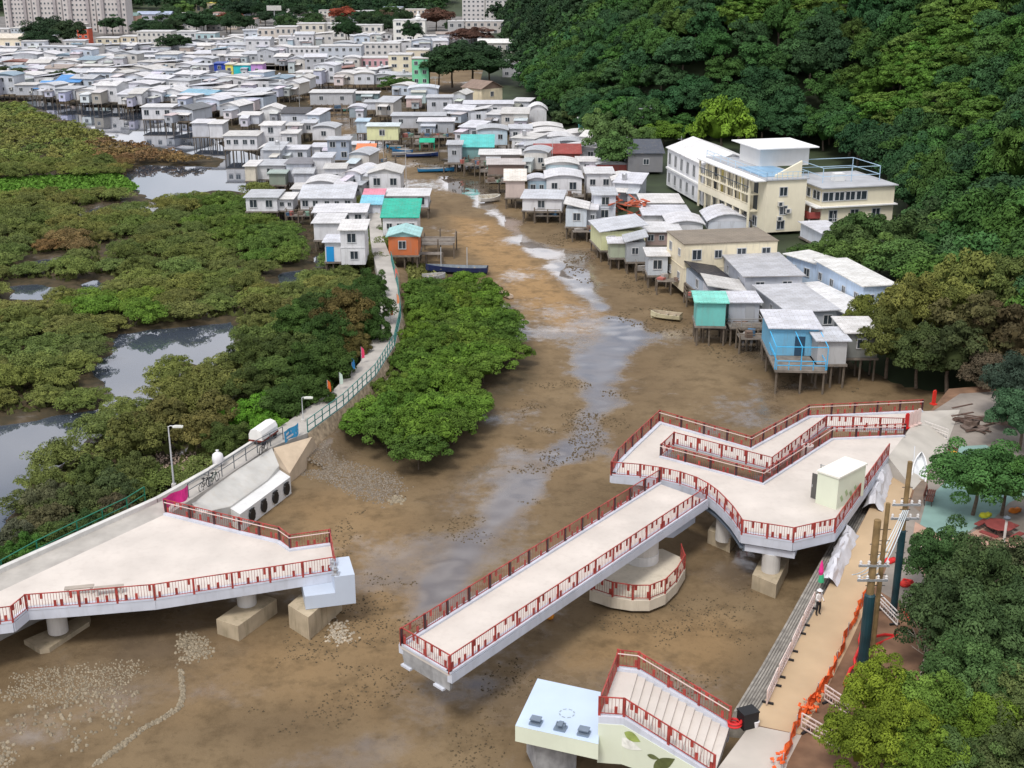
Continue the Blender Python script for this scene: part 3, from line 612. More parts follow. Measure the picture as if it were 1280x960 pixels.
for i in range(8):
    a0 = i*math.pi/4; q = [rc+Vector((math.cos(a)*r, math.sin(a)*r, .006)) for r, a in ((.36, a0), (.44, a0), (.44, a0+.5), (.36, a0+.5))]; k.face(*q)
k.build('ring_mark', mat('ring_mark', (.28, .33, .36)), bl)
k = MB(); pq = at(690, 945, 1.2); k.box((pq.x, pq.y+1.2, 1.0), (2.2, 2.0, 2.2), .25); k.build('pier', ROUGHC, bl)
# ================================================================ MARSH PATH (left)
PATHC = mat('path_concrete', (.40, .375, .34), var=.16, scale=.6, rough=.85, streak=.3, dirt=(.25, .23, .2))
WALLC = mat('white_parapet', (.56, .55, .52), var=.12, scale=.9, rough=.8, streak=.35, dirt=(.3, .29, .26))
SAND = mat('sand_concrete', (.50, .40, .29), var=.14, scale=.9, rough=.85, streak=.25, dirt=(.33, .24, .16))
TEAL = mat('teal_rail_paint', (.05, .19, .17), var=.25, scale=2, rough=.5); GREENR = mat('green_rail_paint', (.02, .17, .10), var=.2, rough=.45); GREYR = mat('grey_rail_paint', (.10, .12, .14), rough=.45, metal=.3)
PP = [((-120,768),(-120,803),3.28),((0,714),(0,741),3.28),((196,626),(208,645),3.28),((260,590),(262,609),3.0),((318,553),(330,563),2.8),((352,532),(356,552),2.7),((375,516),(385,541),2.65),((418,486),(430,508),2.6),((450,453),(470,470),2.6),((466,424),(494,432),2.5),((474,390),(502,396),2.5),((474,350),(498,360),2.5),((468,325),(490,325),2.5),((463,300),(480,300),2.5),((461,272),(476,272),2.5),((457,248),(471,246),2.5)]
PA = [(at(*a, z), at(*b, z)) for a, b, z in PP]
k = MB()
for (a, b), (c, d) in zip(PA, PA[1:]): k.hexa([V2(p, -.5) for p in (a, b, d, c)]+[a, b, d, c])
struct(k.build('marsh_path', PATHC))
k = MB()
for (a, b), (c, d) in zip(PA[:5], PA[1:5]):
    e = (b-a).normalized()*.38; k.hexa([p-Z*.02 for p in (a-e*.2, a+e, c+e, c-e*.2)]+[p+Z*.32 for p in (a-e*.2, a+e, c+e, c-e*.2)])
k.solo('parapet_wall', WALLC, 'low white concrete parapet along the outer edge of the marsh path', 'wall')
k = MB()
for (a, b), (c, d) in zip(PA[6:12], PA[7:13]):
    e = (b-a).normalized()*.95; f = (d-c).normalized()*.95
    k.face(b-Z*.02, V2(b+e, 1.0), V2(d+f, 1.0), d-Z*.02)
k.solo('stone_revetment', mat('tan_rubble', (.36, .28, .19), var=.45, scale=2.2, bump=1., rough=.95, streak=.4), 'tan rubble slope below the teal railing of the marsh path', 'revetment')
ap = [at(u, v, z) for u, v, z in ((236,626,2.9),(340,560,2.68),(349,582,2.0),(334,600,1.75),(288,633,1.75),(252,641,2.6))]
k = MB(); k.prism([tuple(p) for p in ap], -.4, None); struct(k.build('apron', mat('apron_concrete', (.50, .49, .46), var=.12, scale=.7, streak=.3, dirt=(.42, .33, .22))))
rq = [at(u, v, z) for u, v, z in ((342,560,2.62),(390,546,2.62),(398,561,1.1),(362,592,1.0),(344,580,2.1))]
k = MB(); k.prism([tuple(p) for p in rq], -.4, None); struct(k.build('boat_ramp', SAND))
F1, F2, B2, B1 = at(300,643,1.6), at(363,596,1.6), at(346,585,1.6), at(284,633,1.6)
of = thing('drain_outfall', V2((F1+B2)/2, 0), 'white concrete drain outlet with four black flap valves facing the mud', 'drain outlet')
k = MB(); k.hexa([V2(p, -.3) for p in (F1, F2, B2, B1)]+[F1, F2, B2, B1]); k.build('block', mat('white_concrete', (.66, .66, .65), var=.08, streak=.35, dirt=(.4, .4, .38)), of)
fd_ = (F2-F1).normalized(); fn_ = Vector((fd_.y, -fd_.x, 0))
for s in (.2, .43, .66, .89):
    p = F1.lerp(F2, s)-Z*.72; k = MB()
    ring = [p+fd_*(.40*math.cos(a))+Z*(.52*math.sin(a)+.06)+fn_*.02 for a in [i*math.pi/5 for i in range(10)]]
    k.face(*ring); k.face(*[q+fn_*.14+Z*-.04 for q in ring])
    for i in range(10): k.face(ring[i], ring[(i+1) % 10], ring[(i+1) % 10]+fn_*.14-Z*.04, ring[i]+fn_*.14-Z*.04)
    k.bar(p+fn_*.1+Z*.5-fd_*.3, p+fn_*.1+Z*.5+fd_*.3, .1); k.build('flap_valve', mat('black_rubber', (.015, .015, .016), rough=.5), of)
# rails along the path
def piperail(name, pts, h, m, label, cat, step=2., group=None, r=.03, bars=2, parts=True):
    pts = [Vector(p) for p in pts]; t = thing(name, pts[0], label, cat, group); k = MB()
    for j in range(bars): k.tube([p+Z*(h*(1-j*.48)) for p in pts], r, 6)
    k.build('rail', m, t)
    for p in resample(pts, step): q = MB(); q.tube([p-Z*.05, p+Z*h], r*1.25, 6); q.build('post', m, t)
    return t
def edge(i0, i1, side=1, ins=.12): return [p[side]+(p[1-side]-p[side]).normalized()*ins for p in PA[i0:i1]]
piperail('path_railing', edge(6, 13), 1.15, TEAL, 'faded teal pipe railing curving along the marsh path to the village', 'railing', 1.3, bars=3, r=.04)
piperail('path_railing', [at(236,622,3.15), at(262,606,3.0), at(322,566,2.85), at(354,549,2.72)], 1.1, GREYR, 'dark grey pipe railing above the white drain outlet, bicycles leaning on it', 'railing', 1.9)
piperail('path_railing', [at(-60,752,2.5), at(4,722,2.5), at(48,697,2.5), at(98,672,2.5), at(160,642,2.5), at(182,628,2.5)], 1.25, GREENR, 'bright green two-bar railing on the marsh side of the platform', 'railing', 2.6, r=.04)
def banner(a, b, h, m, label, name='banner', sag=.08, z0=.15, m2=None):
    d = b-a; n = 10; nr = Vector((d.y, -d.x, 0)).normalized(); k = MB(); top = []; bot = []
    for i in range(n+1):
        t = i/n; w = nr*(sag*math.sin(t*9+1)); top.append(a+d*t+Z*(z0+h)-Z*.06*math.sin(math.pi*t)+w); bot.append(a+d*t+Z*z0+w*1.6+Z*.03*math.sin(t*7))
    for f in (0, .02):
        for i in range(n):
            q = [bot[i], bot[i+1], top[i+1], top[i]]; q = [p+nr*f for p in (q if f else q[::-1])]; k.mi(0).face(*q)
    if m2:
        k.mi(1)
        for f in (.032, -.012):
            for i0, i1, u, v in ((1, 4, .55, .75), (5, 9, .55, .75), (1, 6, .25, .42), (7, 9, .25, .42)):
                k.face(*[p+nr*f for p in (bot[i0].lerp(top[i0], u), bot[i1].lerp(top[i1], u), bot[i1].lerp(top[i1], v), bot[i0].lerp(top[i0], v))])
    return k.solo(name, [m]+([m2] if m2 else []), label, 'banner')
PINK = mat('pink_cloth', (.72, .035, .25), var=.15, scale=2); WHITEC = mat('white_cloth', (.72, .71, .72), var=.06, scale=2, streak=.1)
banner(at(204,640,3.35)+Vector((0, -.1, 0)), at(237,623,3.3)+Vector((0, -.1, 0)), .95, PINK, 'crumpled hot pink cloth banner tied at the corner of the platform railing', sag=.12)
banner(at(355,556,2.7), at(374,544,2.6), 1.0, mat('blue_banner', (.05, .33, .60), var=.1), 'bright blue banner on the path railing above the sand coloured ramp', m2=WHITEC)
def bicycle(p, yaw, label, col):
    t = thing('bicycle', p, label, 'bicycle', 'bicycles leaning on the path railing', yaw)
    for x in (-.52, .52):
        k = MB(); k.tube([(x+.34*math.cos(a), 0, .34+.34*math.sin(a)) for a in [i*math.pi/8 for i in range(17)]], .028, 5, cap=False); w = k.build('wheel', mat('tyre', (.02, .02, .02)), t, world=False)
        k = MB()
        for i in range(4): a = i*math.pi/4; k.bar((x-.32*math.cos(a), 0, .34-.32*math.sin(a)), (x+.32*math.cos(a), 0, .34+.32*math.sin(a)), .012)
        k.build('spokes', STEEL, w, world=False)
    k = MB(); A, B, C_, D = (-.52, 0, .34), (-.05, 0, .30), (-.18, 0, .82), (.38, 0, .80)
    for a, b in ((A, B), (A, C_), (B, C_), (C_, D), (B, D), (D, (.52, 0, .34))): k.tube([a, b], .025, 6)
    k.build('frame', mat('bike_paint_'+str(col), col, rough=.4), t, world=False)
    k = MB(); k.box((-.2, 0, .92), (.26, .13, .06)); k.bar((-.2, 0, .8), (-.2, 0, .92), .03); k.build('saddle', mat('tyre', (.02, .02, .02)), t, world=False)
    k = MB(); k.tube([(.30, -.27, 1.0), (.36, -.1, .98), (.37, 0, .92), (.36, .1, .98), (.30, .27, 1.0)], .018, 6); k.tube([(.37, 0, .78), (.37, 0, .95)], .02, 6); k.build('handlebar', mat('tyre', (.02, .02, .02)), t, world=False)
dpath = (PA[4][1]-PA[3][1]); yp = math.atan2(dpath.y, dpath.x)
bicycle(at(258,612,3.0)+Vector((-.1, .15, 0)), yp, 'black bicycle leaning on the grey path railing, nearest the pink banner', (.02, .025, .03))
bicycle(at(269,605,2.97)+Vector((-.1, .15, 0)), yp+.05, 'dark green bicycle leaning on the grey path railing, below the white sack', (.02, .07, .05))
bicycle(at(331,566,2.8)+Vector((-.1, .15, 0)), yp+.1, 'dark bicycle by the blue banner, the far one on the railing', (.03, .03, .05))
k = MB(); p = at(273,582,2.95); k.lathe(p, [(.25, 0), (.42, .2), (.46, .6), (.40, .95), (.2, 1.12), (.06, 1.2), (.14, 1.32)], 12)
k.solo('sack', WHITEC, 'full white sack standing on the path parapet behind the bicycles', 'sack', smooth=True)
def lamp(p, h, label, arm=1.0, r=.07, yaw=0.):
    t = thing('street_lamp', p, label, 'street lamp', None, yaw); k = MB(); k.tube([(0, 0, 0), (0, 0, h*.4), (0, 0, h)], r*1.2, 8, r*.7); k.tube([(0, 0, h-.05), (arm*.3, 0, h+.05), (arm, 0, h)], r*.6, 6); k.build('pole', mat('lamp_grey', (.52, .53, .54), rough=.45, metal=.2), t, world=False)
    k = MB(); k.box((arm+.22, 0, h-.02), (.75, .26, .12)); k.box((arm+.22, 0, h+.05), (.5, .18, .06)); k.build('lamp_head', mat('lamp_head', (.62, .63, .58)), t, world=False)
    k = MB(); k.box((0, 0, .12), (.3, .3, .24)); k.build('base', CONC, t, world=False); return t
P = at(217.5, 608, 2.6); lamp(P, ztop(P, 533)-2.6, 'tall grey street lamp with one arm standing in the shrubs behind the pink banner', .5)
P = at(379, 527, 2.6); lamp(P, ztop(P, 497)-2.6, 'short street lamp beside the far bend of the path, near the white trolley', .35, .05)
# covered trolley
p = at(330, 551, 2.72); tr_ = thing('covered_trolley', p, 'white round-topped covered trolley parked on the marsh path by the blue banner', 'trolley', None, yp)
k = MB()
prof = [(-.62, .55), (-.62, 1.0), (-.45, 1.35), (0, 1.5), (.45, 1.35), (.62, 1.0), (.62, .55)]
for (y0, z0), (y1, z1) in zip(prof, prof[1:]): k.face((-1.3, y0, z0), (1.3, y0, z0), (1.3, y1, z1), (-1.3, y1, z1))
for x in (-1.3, 1.3): k.face(*[(x, y, z) for y, z in prof])
k.build('cover', mat('trolley_white', (.74, .73, .70), var=.05, streak=.15), tr_, world=False)
k = MB(); k.box((0, 0, .48), (2.7, 1.3, .13)); k.build('bed', mat('trolley_red', (.16, .03, .02)), tr_, world=False)
for x in (-.9, .9):
    for y in (-.55, .55):
        k = MB(); k.tube([(x, y-.06, .22), (x, y+.06, .22)], .22, 12); k.build('wheel', mat('tyre', (.02, .02, .02)), tr_, world=False)
# flags along the far path
for i, (u, v, c, nm) in enumerate(((410,497,(.72,.16,.04),'orange'),(425,487,(.55,.66,.58),'pale green'),(440,468,(.06,.30,.66),'blue'),(452,454,(.75,.06,.16),'red'),(478,425,(.70,.62,.60),'white'),(488,400,(.7,.2,.10),'rust red'),(496,385,(.74,.30,.16),'coral'),(494,352,(.72,.18,.14),'scarlet'))):
    z = 2.6; p = at(u, v, z); t = thing('flag', p, f'{nm} feather flag standing on the marsh path' + (', nearest the white trolley' if i == 0 else ''), 'flag', 'flags along the marsh path')
    k = MB(); k.tube([(0, 0, 0), (0, 0, 1.7)], .025, 5); k.build('pole', mat('lamp_grey', (.5,.5,.5)), t, world=False)
    k = MB(); q = [(.03, 0, .5), (.30, .05, .55), (.34, -.05, 1.0), (.26, .05, 1.45), (.03, 0, 1.7)]; k.face(*q); k.face(*[(x, y+.02, zz_) for x, y, zz_ in q[::-1]]); k.build('cloth', mat('flag_'+nm, c, var=.1), t, world=False)
# ================================================================ RIGHT BANK
bk = [at(u, v, ZB) for u, v in ((896,1010),(945,893),(965,862),(1000,797),(1030,742),(1062,682),(1092,625),(1114,578),(1136,547),(1166,510),(1186,486),(1330,474),(1900,500),(2400,1010))]
k = MB(); k.prism([(p.x, p.y) for p in bk], -.5, ZB); struct(k.build('bank', mat('red_soil', (.20, .115, .07), var=.35, scale=.7, bump=.5, rough=.95)))
def sheet(name, px, z, m):
    k = MB(); k.prism([tuple(at(u, v, z))[:2] for u, v in px], z-.0035, z); return struct(k.build(name, m))
TAN = mat('tan_path', (.47, .345, .215), var=.1, scale=.35, rough=.85, streak=.12, dirt=(.42, .36, .28))
sheet('bank_path', [(940,905),(947,890),(966,860),(1001,795),(1031,741),(1063,681),(1093,624),(1115,577),(1137,546),(1160,540),(1150,580),(1132,640),(1112,690),(1092,738),(1062,805),(1025,878),(1000,918)], ZB+.004, TAN)
sheet('pavement', [(860,1010),(896,962),(938,906),(1002,919),(985,952),(968,1010)], ZB+.008, mat('grey_pavement', (.46, .42, .37), var=.1, scale=.5, rough=.85))
GREYP = mat('grey_plaza', (.25, .22, .19), var=.25, scale=.4, rough=.85, streak=.4)
sheet('plaza', [(1136,549),(1166,514),(1200,492),(1400,480),(1500,560),(1330,640),(1290,700),(1150,770),(1098,738),(1114,692),(1134,642),(1152,582),(1162,542)], ZB+.004, GREYP)
sheet('play_surface', [(1150,655),(1158,625),(1180,604),(1190,572),(1200,558),(1232,556),(1262,570),(1300,610),(1262,628),(1240,650),(1222,657),(1200,672),(1175,668)], ZB+.008, mat('teal_rubber', (.21, .33, .30), var=.1, scale=.8, rough=.9))
sheet('play_border', [(1138,690),(1144,652),(1152,657),(1176,670),(1201,674),(1226,659),(1245,653),(1300,690),(1280,740),(1170,745)], ZB+.0125, mat('peach_rubber', (.44, .28, .21), var=.12, scale=.8, rough=.9))
sheet('wet_patch', [(1160,600),(1150,640),(1138,630),(1150,585),(1165,555),(1180,548),(1176,560),(1166,580)], ZB+.0125, mat('wet_ground', (.17, .12, .08), var=.3, rough=.4))
q = [at(1110,571,ZR-.004), at(1130,545,ZR-.004), at(1152,514,3.0), at(1200,512,2.42), at(1178,570,2.42), at(1142,612,2.42)]
k = MB(); k.face(*[q[i] for i in (0, 1, 4, 5)]); k.face(q[1], q[2], q[3], q[4])
for a, b in ((0, 5), (2, 3)): k.face(q[a], q[b], V2(q[b], 2.3), V2(q[a], 2.3))
struct(k.build('bank_ramp', mat('ramp_concrete', (.46, .43, .38), var=.12, scale=.5)))
# stone ledge below the tan path
k = MB(); to = [at(u, v, 1.7) for u, v in ((917,889),(952,832),(984,776),(1010,729),(1040,676),(1068,620))]; ti = [at(u, v, 1.72) for u, v in ((947,893),(967,862),(1001,798),(1031,744),(1062,684),(1092,627))]
for i in range(5): k.hexa([V2(p, -.4) for p in (to[i]-Vector((.35, 0, 0)), ti[i], ti[i+1], to[i+1]-Vector((.35, 0, 0)))]+[to[i], ti[i], ti[i+1], to[i+1]])
for j in range(1, 8):
    t = j/8
    for i in range(5): k.mi(1).bar(to[i].lerp(ti[i], t)+Z*.012, to[i+1].lerp(ti[i+1], t)+Z*.012, .05, .03)
k.solo('stone_ledge', [mat('ledge_stone', (.27, .25, .22), var=.35, scale=1.8, bump=.8, streak=.4), mat('ledge_joint', (.14, .13, .115), var=.3)], 'long grey stone ledge stepping down from the tan path to the mud', 'ledge')
BARR = mat('barrier_pink_white', (.64, .52, .47), var=.25, scale=2.5, rough=.5); BLK = mat('barrier_foot', (.02, .02, .022), rough=.6)
def barrier(a, b, label, group='mesh barriers round the works', m=BARR, h=1.0):
    a = Vector(a); b = Vector(b); t = thing('works_barrier', (a+b)/2, label, 'barrier', group); k = MB()
    for z in (.15, .5, .72, h): k.bar(a+Z*z, b+Z*z, .06)
    n = 9
    for i in range(n+1): p = a.lerp(b, i/n); k.bar(p+Z*.15, p+Z*(h if i in (0, n) else .72 if i % 3 else h), .028 if i not in (0, n) else .07)
    k.build('frame', m, t); d = (b-a).normalized(); n_ = Vector((-d.y, d.x, 0))
    for s in (.12, .88): p = a.lerp(b, s); q = MB(); q.bar(p-n_*.32+Z*.06, p+n_*.32+Z*.06, .12, .1); q.build('foot', BLK, t)
bl_ = [at(u, v, ZB) for u, v in ((957,885),(972,852),(988,820),(1003,787),(1018,756))]
for i, (a, b) in enumerate(zip(bl_, bl_[1:])): barrier(a.lerp(b, .06), a.lerp(b, .94), 'pink and white barrier along the mud side of the tan path, '+('nearest the stair', 'second from the stair', 'second from the worker', 'nearest the worker')[i])
for (a, b), lb_ in ((((1001,912),(1054,943)), 'pink and white barrier nearest the lower frame edge, behind the orange net'), (((1030,876),(1060,896)), 'pink and white barrier between the orange net and the bright green tree'), (((1098,760),(1121,784)), 'white barrier leaning by the dark wrapped pole'), (((1154,540),(1184,551)), 'white barrier across the plaza near the ramp end'), (((1139,702),(1158,700)), 'small white barrier by the red sacks near the far pole')):
    barrier(at(*a, ZB), at(*b, ZB), lb_, m=BARR if 'pink' in lb_ else mat('barrier_white', (.66, .62, .58), var=.1))
for i, (u, v, c) in enumerate(((1132,542,(.55,.02,.02)),(1137,540,(.66,.5,.46)),(1142,538,(.66,.5,.46)),(1147,536,(.66,.52,.48)),(1166,512,(.6,.03,.02)))):
    p = at(u, v, 3.0); k = MB(); p.z += .6; k.box((p.x, p.y, p.z+.55), (.36, .12, 1.15), .5); k.box((p.x, p.y, p.z-.07), (.42, .5, .1), .5); k.box((p.x, p.y, p.z+1.17), (.24, .1, .09), .5)
    k.solo('water_barrier', mat('wb%d' % int(c[1]*100), c, var=.1, rough=.45), ('red plastic barrier at the foot of the ramp', 'pale barrier beside the red one at the ramp foot', 'pale barrier in the middle of the three at the ramp foot', 'pale barrier farthest from the red one at the ramp foot', 'red plastic barrier at the far corner of the ramp')[i], 'barrier', 'plastic barriers closing the ramp')
# orange net
ORN = mat('orange_net', (.80, .13, .03), var=.3, scale=3, rough=.6)
npx = [(978,962),(988,930),(1002,898),(1025,868),(1042,842),(1055,806),(1068,778),(1080,752),(1091,733)]; npt = resample([at(u, v, ZB) for u, v in npx], .45)
t = thing('safety_net', npt[0], 'bright orange safety netting slumped between posts along the tan path', 'net'); k = MB(); r_ = random.Random(4)
rows = []
for p in npt:
    top_ = .62+.3*r_.random(); off = [Vector((r_.uniform(-.13, .13)+.06*math.sin(p.y*2), r_.uniform(-.06, .06), 0)) for _ in range(4)]
    rows.append([p+off[j]+Z*(.03+top_*j/3) for j in range(4)])
for a, b in zip(rows, rows[1:]):
    for j in range(3):
        if r_.random() < .95: k.face(a[j], b[j], b[j+1], a[j+1]); k.face(*[q+Vector((.02, .02, 0)) for q in (a[j+1], b[j+1], b[j], a[j])])
k.build('mesh', ORN, t)
for p in npt[::4]: q = MB(); q.tube([p, p+Z*1.0], .03, 6); q.build('post', STEEL, t)
for u, v, s in ((1020,880,.5),(1010,890,.42),(975,958,.4)):
    p = at(u, v, ZB); k = MB(); rr = random.Random(u)
    for i in range(14): a = rr.uniform(0, 6.28); q = p+Vector((math.cos(a)*s*rr.random()*1.3, math.sin(a)*s*rr.random()*1.3, .05+rr.random()*.55)); k.box(q, (.5*s, .35*s, .06), ax=Matrix.Rotation(rr.uniform(0, 3), 3, (rr.random(), rr.random(), rr.random())))
    k.solo('net_heap', ORN, 'crumpled heap of orange netting ' + ('beside the pale barrier' if u == 1020 else 'at the bend of the net' if u == 1010 else 'near the lower frame edge'), 'net', 'heaps of orange netting')
# utility poles
TIMB = mat('pole_timber', (.21, .14, .062), var=.3, scale=2, streak=.35, dirt=(.1, .07, .04)); WRAP = mat('pole_wrap', (.015, .045, .055), var=.3, rough=.35)
def pole(bu, bv, tv, wv, label, arms=True, r=.23, wr=.31):
    B_ = at(bu, bv, ZB); zt = ztop(B_, tv); zw = ztop(B_, wv) if wv else None; t = thing('utility_pole', B_, label, 'pole', 'timber utility poles'); k = MB(); k.tube([B_, B_+Z*(zt-ZB)], r, 10, r*.85); k.build('pole', TIMB, t)
    if zw:
        k = MB(); k.lathe(V2(B_, 0), [(wr, ZB), (wr, zw-.1), (r+.01, zw)], 12); k.build('wrap', WRAP, t)
    if arms:
        za = zt-3.6
        for dz in (0, .9):
            k = MB(); k.box(B_+Z*(za-ZB+dz)-Vector((0, .2, 0)), (1.7, .1, .12)); ar = k.build('crossarm', STEEL, t)
            for x in (-.75, -.3, .3, .75): k = MB(); k.lathe(B_+Z*(za-ZB+dz)+Vector((x, -.2, .06)), [(.03, 0), (.09, .06), (.05, .12), (.09, .18), (.04, .26)], 8); k.build('insulator', mat('porcelain', (.6, .58, .56), rough=.3), ar)
    for i in range(7):
        z = ZB+(zt-ZB)*(.42+.07*i); k = MB(); k.tube([V2(B_, z)+Vector((-.3, 0, 0)), V2(B_, z)+Vector((.32, 0, 0))], .025, 5); k.build('step_bolt', mat('dark_iron', (.06, .06, .06)), t)
    return B_, zt
Pa = pole(1078, 832, 650, 742, 'timber pole wrapped in dark sheeting, nearest the tan path', True)
Pb = pole(1089, 826, 629, None, 'bare timber pole close behind the wrapped one by the path', False, .15)
Pc = pole(1116, 770, 577, 662, 'timber pole with a dark wrapped lower half beside the play area', True, .17, .22)
for i in range(4):
    za = Pa[1]-3.2-.08*i; zc = Pc[1]-3.0; a = Pa[0]; c = Pc[0]; off = Vector((.1*i-.2, -.3, 0)); pts = []
    for j in range(11):
        t_ = j/10; pts.append(Vector((lerp(a.x-1.0+.2*i, c.x, t_), lerp(a.y, c.y, t_), lerp(za, zc, t_**1.6)-.9*math.sin(math.pi*t_)))+off)
    k = MB(); k.tube(pts, .03, 5); k.solo('cable', mat('pale_cable', (.55, .6, .62), rough=.4), 'pale service cables looping between the two wrapped poles', 'cable', 'pale cables slung between the wrapped poles')
REDP = mat('red_duct', (.62, .03, .03), var=.12, rough=.4)
for i, px in enumerate(([(1060,872),(1056,852),(1063,836),(1073,830)],[(1072,850),(1068,824),(1075,808),(1086,806)],[(1093,796),(1106,793),(1126,795)],[(1090,808),(1104,802),(1118,796)],[(1124,752),(1130,764),(1138,778)],[(1123,734),(1130,724),(1140,726)],[(1078,820),(1074,800),(1078,786)])):
    k = MB(); k.tube([at(u, v, ZB+.15+.25*math.sin(j*1.2+i)) for j, (u, v) in enumerate(px)], .085, 8)
    k.solo('cable_duct', REDP, ('red plastic duct arching out beside the orange net','red duct curling round the foot of the wrapped pole','straight red duct lying right of the wrapped pole','red duct crossing under the straight one by the wrapped pole','short red duct sloping past the far pole foot','small red duct by the far pole','red duct standing behind the wrapped pole')[i], 'duct', 'red plastic ducts on the bare soil')
# white sheeting over stacked material
def drape(px, h, w, label, seed):
    pts = resample([at(u, v, ZB) for u, v in px], .5); r = np.random.default_rng(seed); k = MB(); rows = []
    for i, p in enumerate(pts):
        d = pts[min(i+1, len(pts)-1)]-pts[max(i-1, 0)]; n_ = Vector((-d.y, d.x, 0)).normalized(); hh = h*(.8+.35*r.random())*(1 if 0 < i < len(pts)-1 else .55); row = []
        for j in range(9):
            t = (j-4)/4; row.append(p+n_*(t*w*(.5+.5*abs(t))+r.uniform(-.1, .1))+Z*max(.02, hh*(1-abs(t)**1.7)+r.uniform(-.1, .1)*(abs(t) < .95)))
        rows.append(row)
    for a, b in zip(rows, rows[1:]):
        for j in range(8): k.face(a[j], b[j], b[j+1], a[j+1])
    k.solo('tarpaulin', mat('white_sheeting', (.60, .60, .64), var=.08, scale=1.2, rough=.45, streak=.15), label, 'tarpaulin', 'white sheets over stacked material', smooth=True)
drape([(1090,638),(1098,612),(1106,588)], 1.3, .7, 'white sheeting draped over material under the landing edge, the farther one', 3)
drape([(1036,732),(1048,702),(1062,668)], 1.0, .6, 'white sheeting draped over material beside the tan path, nearer the worker', 5)
# worker
def figure(P, yaw, label, top_, leg_, hat, scale=1.0, hold=True):
    t = thing('person', P, label, 'person', None, yaw)
    J = {'pel': (0, 0, .95), 'che': (0, .0, 1.28), 'nek': (0, 0, 1.48), 'hed': (0, .02, 1.60), 'crn': (0, .02, 1.72), 'hipl': (-.1, 0, .90), 'knl': (-.12, .04, .5), 'anl': (-.13, -.02, .09), 'tol': (-.13, .14, .04), 'hipr': (.1, 0, .90), 'knr': (.13, .05, .5), 'anr': (.15, 0, .09), 'tor': (.16, .16, .04), 'shl': (-.19, 0, 1.42), 'ell': (-.26, .02, 1.14), 'wrl': (-.22, .20, .98), 'hal': (-.20, .27, .95), 'shr': (.19, 0, 1.42), 'elr': (.27, .06, 1.16), 'wrr': (.22, .28, 1.10), 'har': (.2, .35, 1.11)}
    E_ = [('pel', 'che'), ('che', 'nek'), ('nek', 'hed'), ('hed', 'crn'), ('pel', 'hipl'), ('hipl', 'knl'), ('knl', 'anl'), ('anl', 'tol'), ('pel', 'hipr'), ('hipr', 'knr'), ('knr', 'anr'), ('anr', 'tor'), ('che', 'shl'), ('shl', 'ell'), ('ell', 'wrl'), ('wrl', 'hal'), ('che', 'shr'), ('shr', 'elr'), ('elr', 'wrr'), ('wrr', 'har')]
    Rr = {'pel': .15, 'che': .17, 'nek': .06, 'hed': .10, 'crn': .075, 'hipl': .1, 'hipr': .1, 'knl': .07, 'knr': .07, 'anl': .05, 'anr': .05, 'tol': .04, 'tor': .04, 'shl': .075, 'shr': .075, 'ell': .052, 'elr': .052, 'wrl': .036, 'wrr': .036, 'hal': .04, 'har': .04}
    nm = list(J); me = bpy.data.meshes.new('body'); me.from_pydata([J[n] for n in nm], [(nm.index(a), nm.index(b)) for a, b in E_], [])
    o = bpy.data.objects.new('body', me); COL.objects.link(o); o.modifiers.new('s', 'SKIN'); o.modifiers.new('u', 'SUBSURF').levels = 1
    sv = me.skin_vertices[0].data
    for i, n in enumerate(nm): sv[i].radius = (Rr[n], Rr[n]*(.72 if n in ('pel', 'che') else 1)); sv[i].use_root = (n == 'pel')
    dg = bpy.context.evaluated_depsgraph_get(); me2 = bpy.data.meshes.new_from_object(o.evaluated_get(dg)); bpy.data.objects.remove(o)
    for m in (mat('skin', (.35, .2, .13)), mat('shirt', top_, var=.1), mat('trousers', leg_, var=.1), mat('shoes', (.02, .02, .02))): me2.materials.append(m)
    for p in me2.polygons:
        c = p.center; p.material_index = 3 if c.z < .1 else 2 if c.z < .93 else 0 if (c.z > 1.5 or (c.y > .22 and c.z < 1.3)) else 1
        p.use_smooth = True
    b_ = link('body', me2, t)
    k = MB(); k.lathe((0, .02, 1.66), [(.19, 0), (.19, .015), (.12, .02), (.115, .08), (.06, .12), (.01, .13)], 14); k.build('hat', hat, t, world=False, smooth=True)
    k = MB()
    for s in (-.035, .035): k.lathe((s, .115, 1.615), [(.004, -.012), (.014, 0), (.004, .012)], 6)
    k.build('eyes', mat('shoes', (.02, .02, .02)), t, world=False)
    return t
wp = at(1022, 768, ZB+.01); figure(wp, -2.6, 'worker in white shirt, dark trousers and a white hat standing on the tan path', (.66, .64, .62), (.02, .02, .022), WHITEC)
p = at(1024, 741, ZB); t = thing('folded_umbrella', p, 'folded pink and green umbrella standing behind the worker', 'umbrella'); k = MB(); k.tube([(0, 0, 0), (0, 0, 2.0)], .03, 6); k.build('pole', STEEL, t, world=False)
k = MB(); k.mi(0).lathe((0, 0, 1.3), [(.12, 0), (.17, .2), (.1, .7), (.02, 1.0)], 8); k.mi(1).lathe((0.05, 0, .7), [(.05, 0), (.2, .1), (.14, .62)], 8); k.build('canopy', [PINK, mat('green_cloth', (.05, .4, .2))], t, world=False)
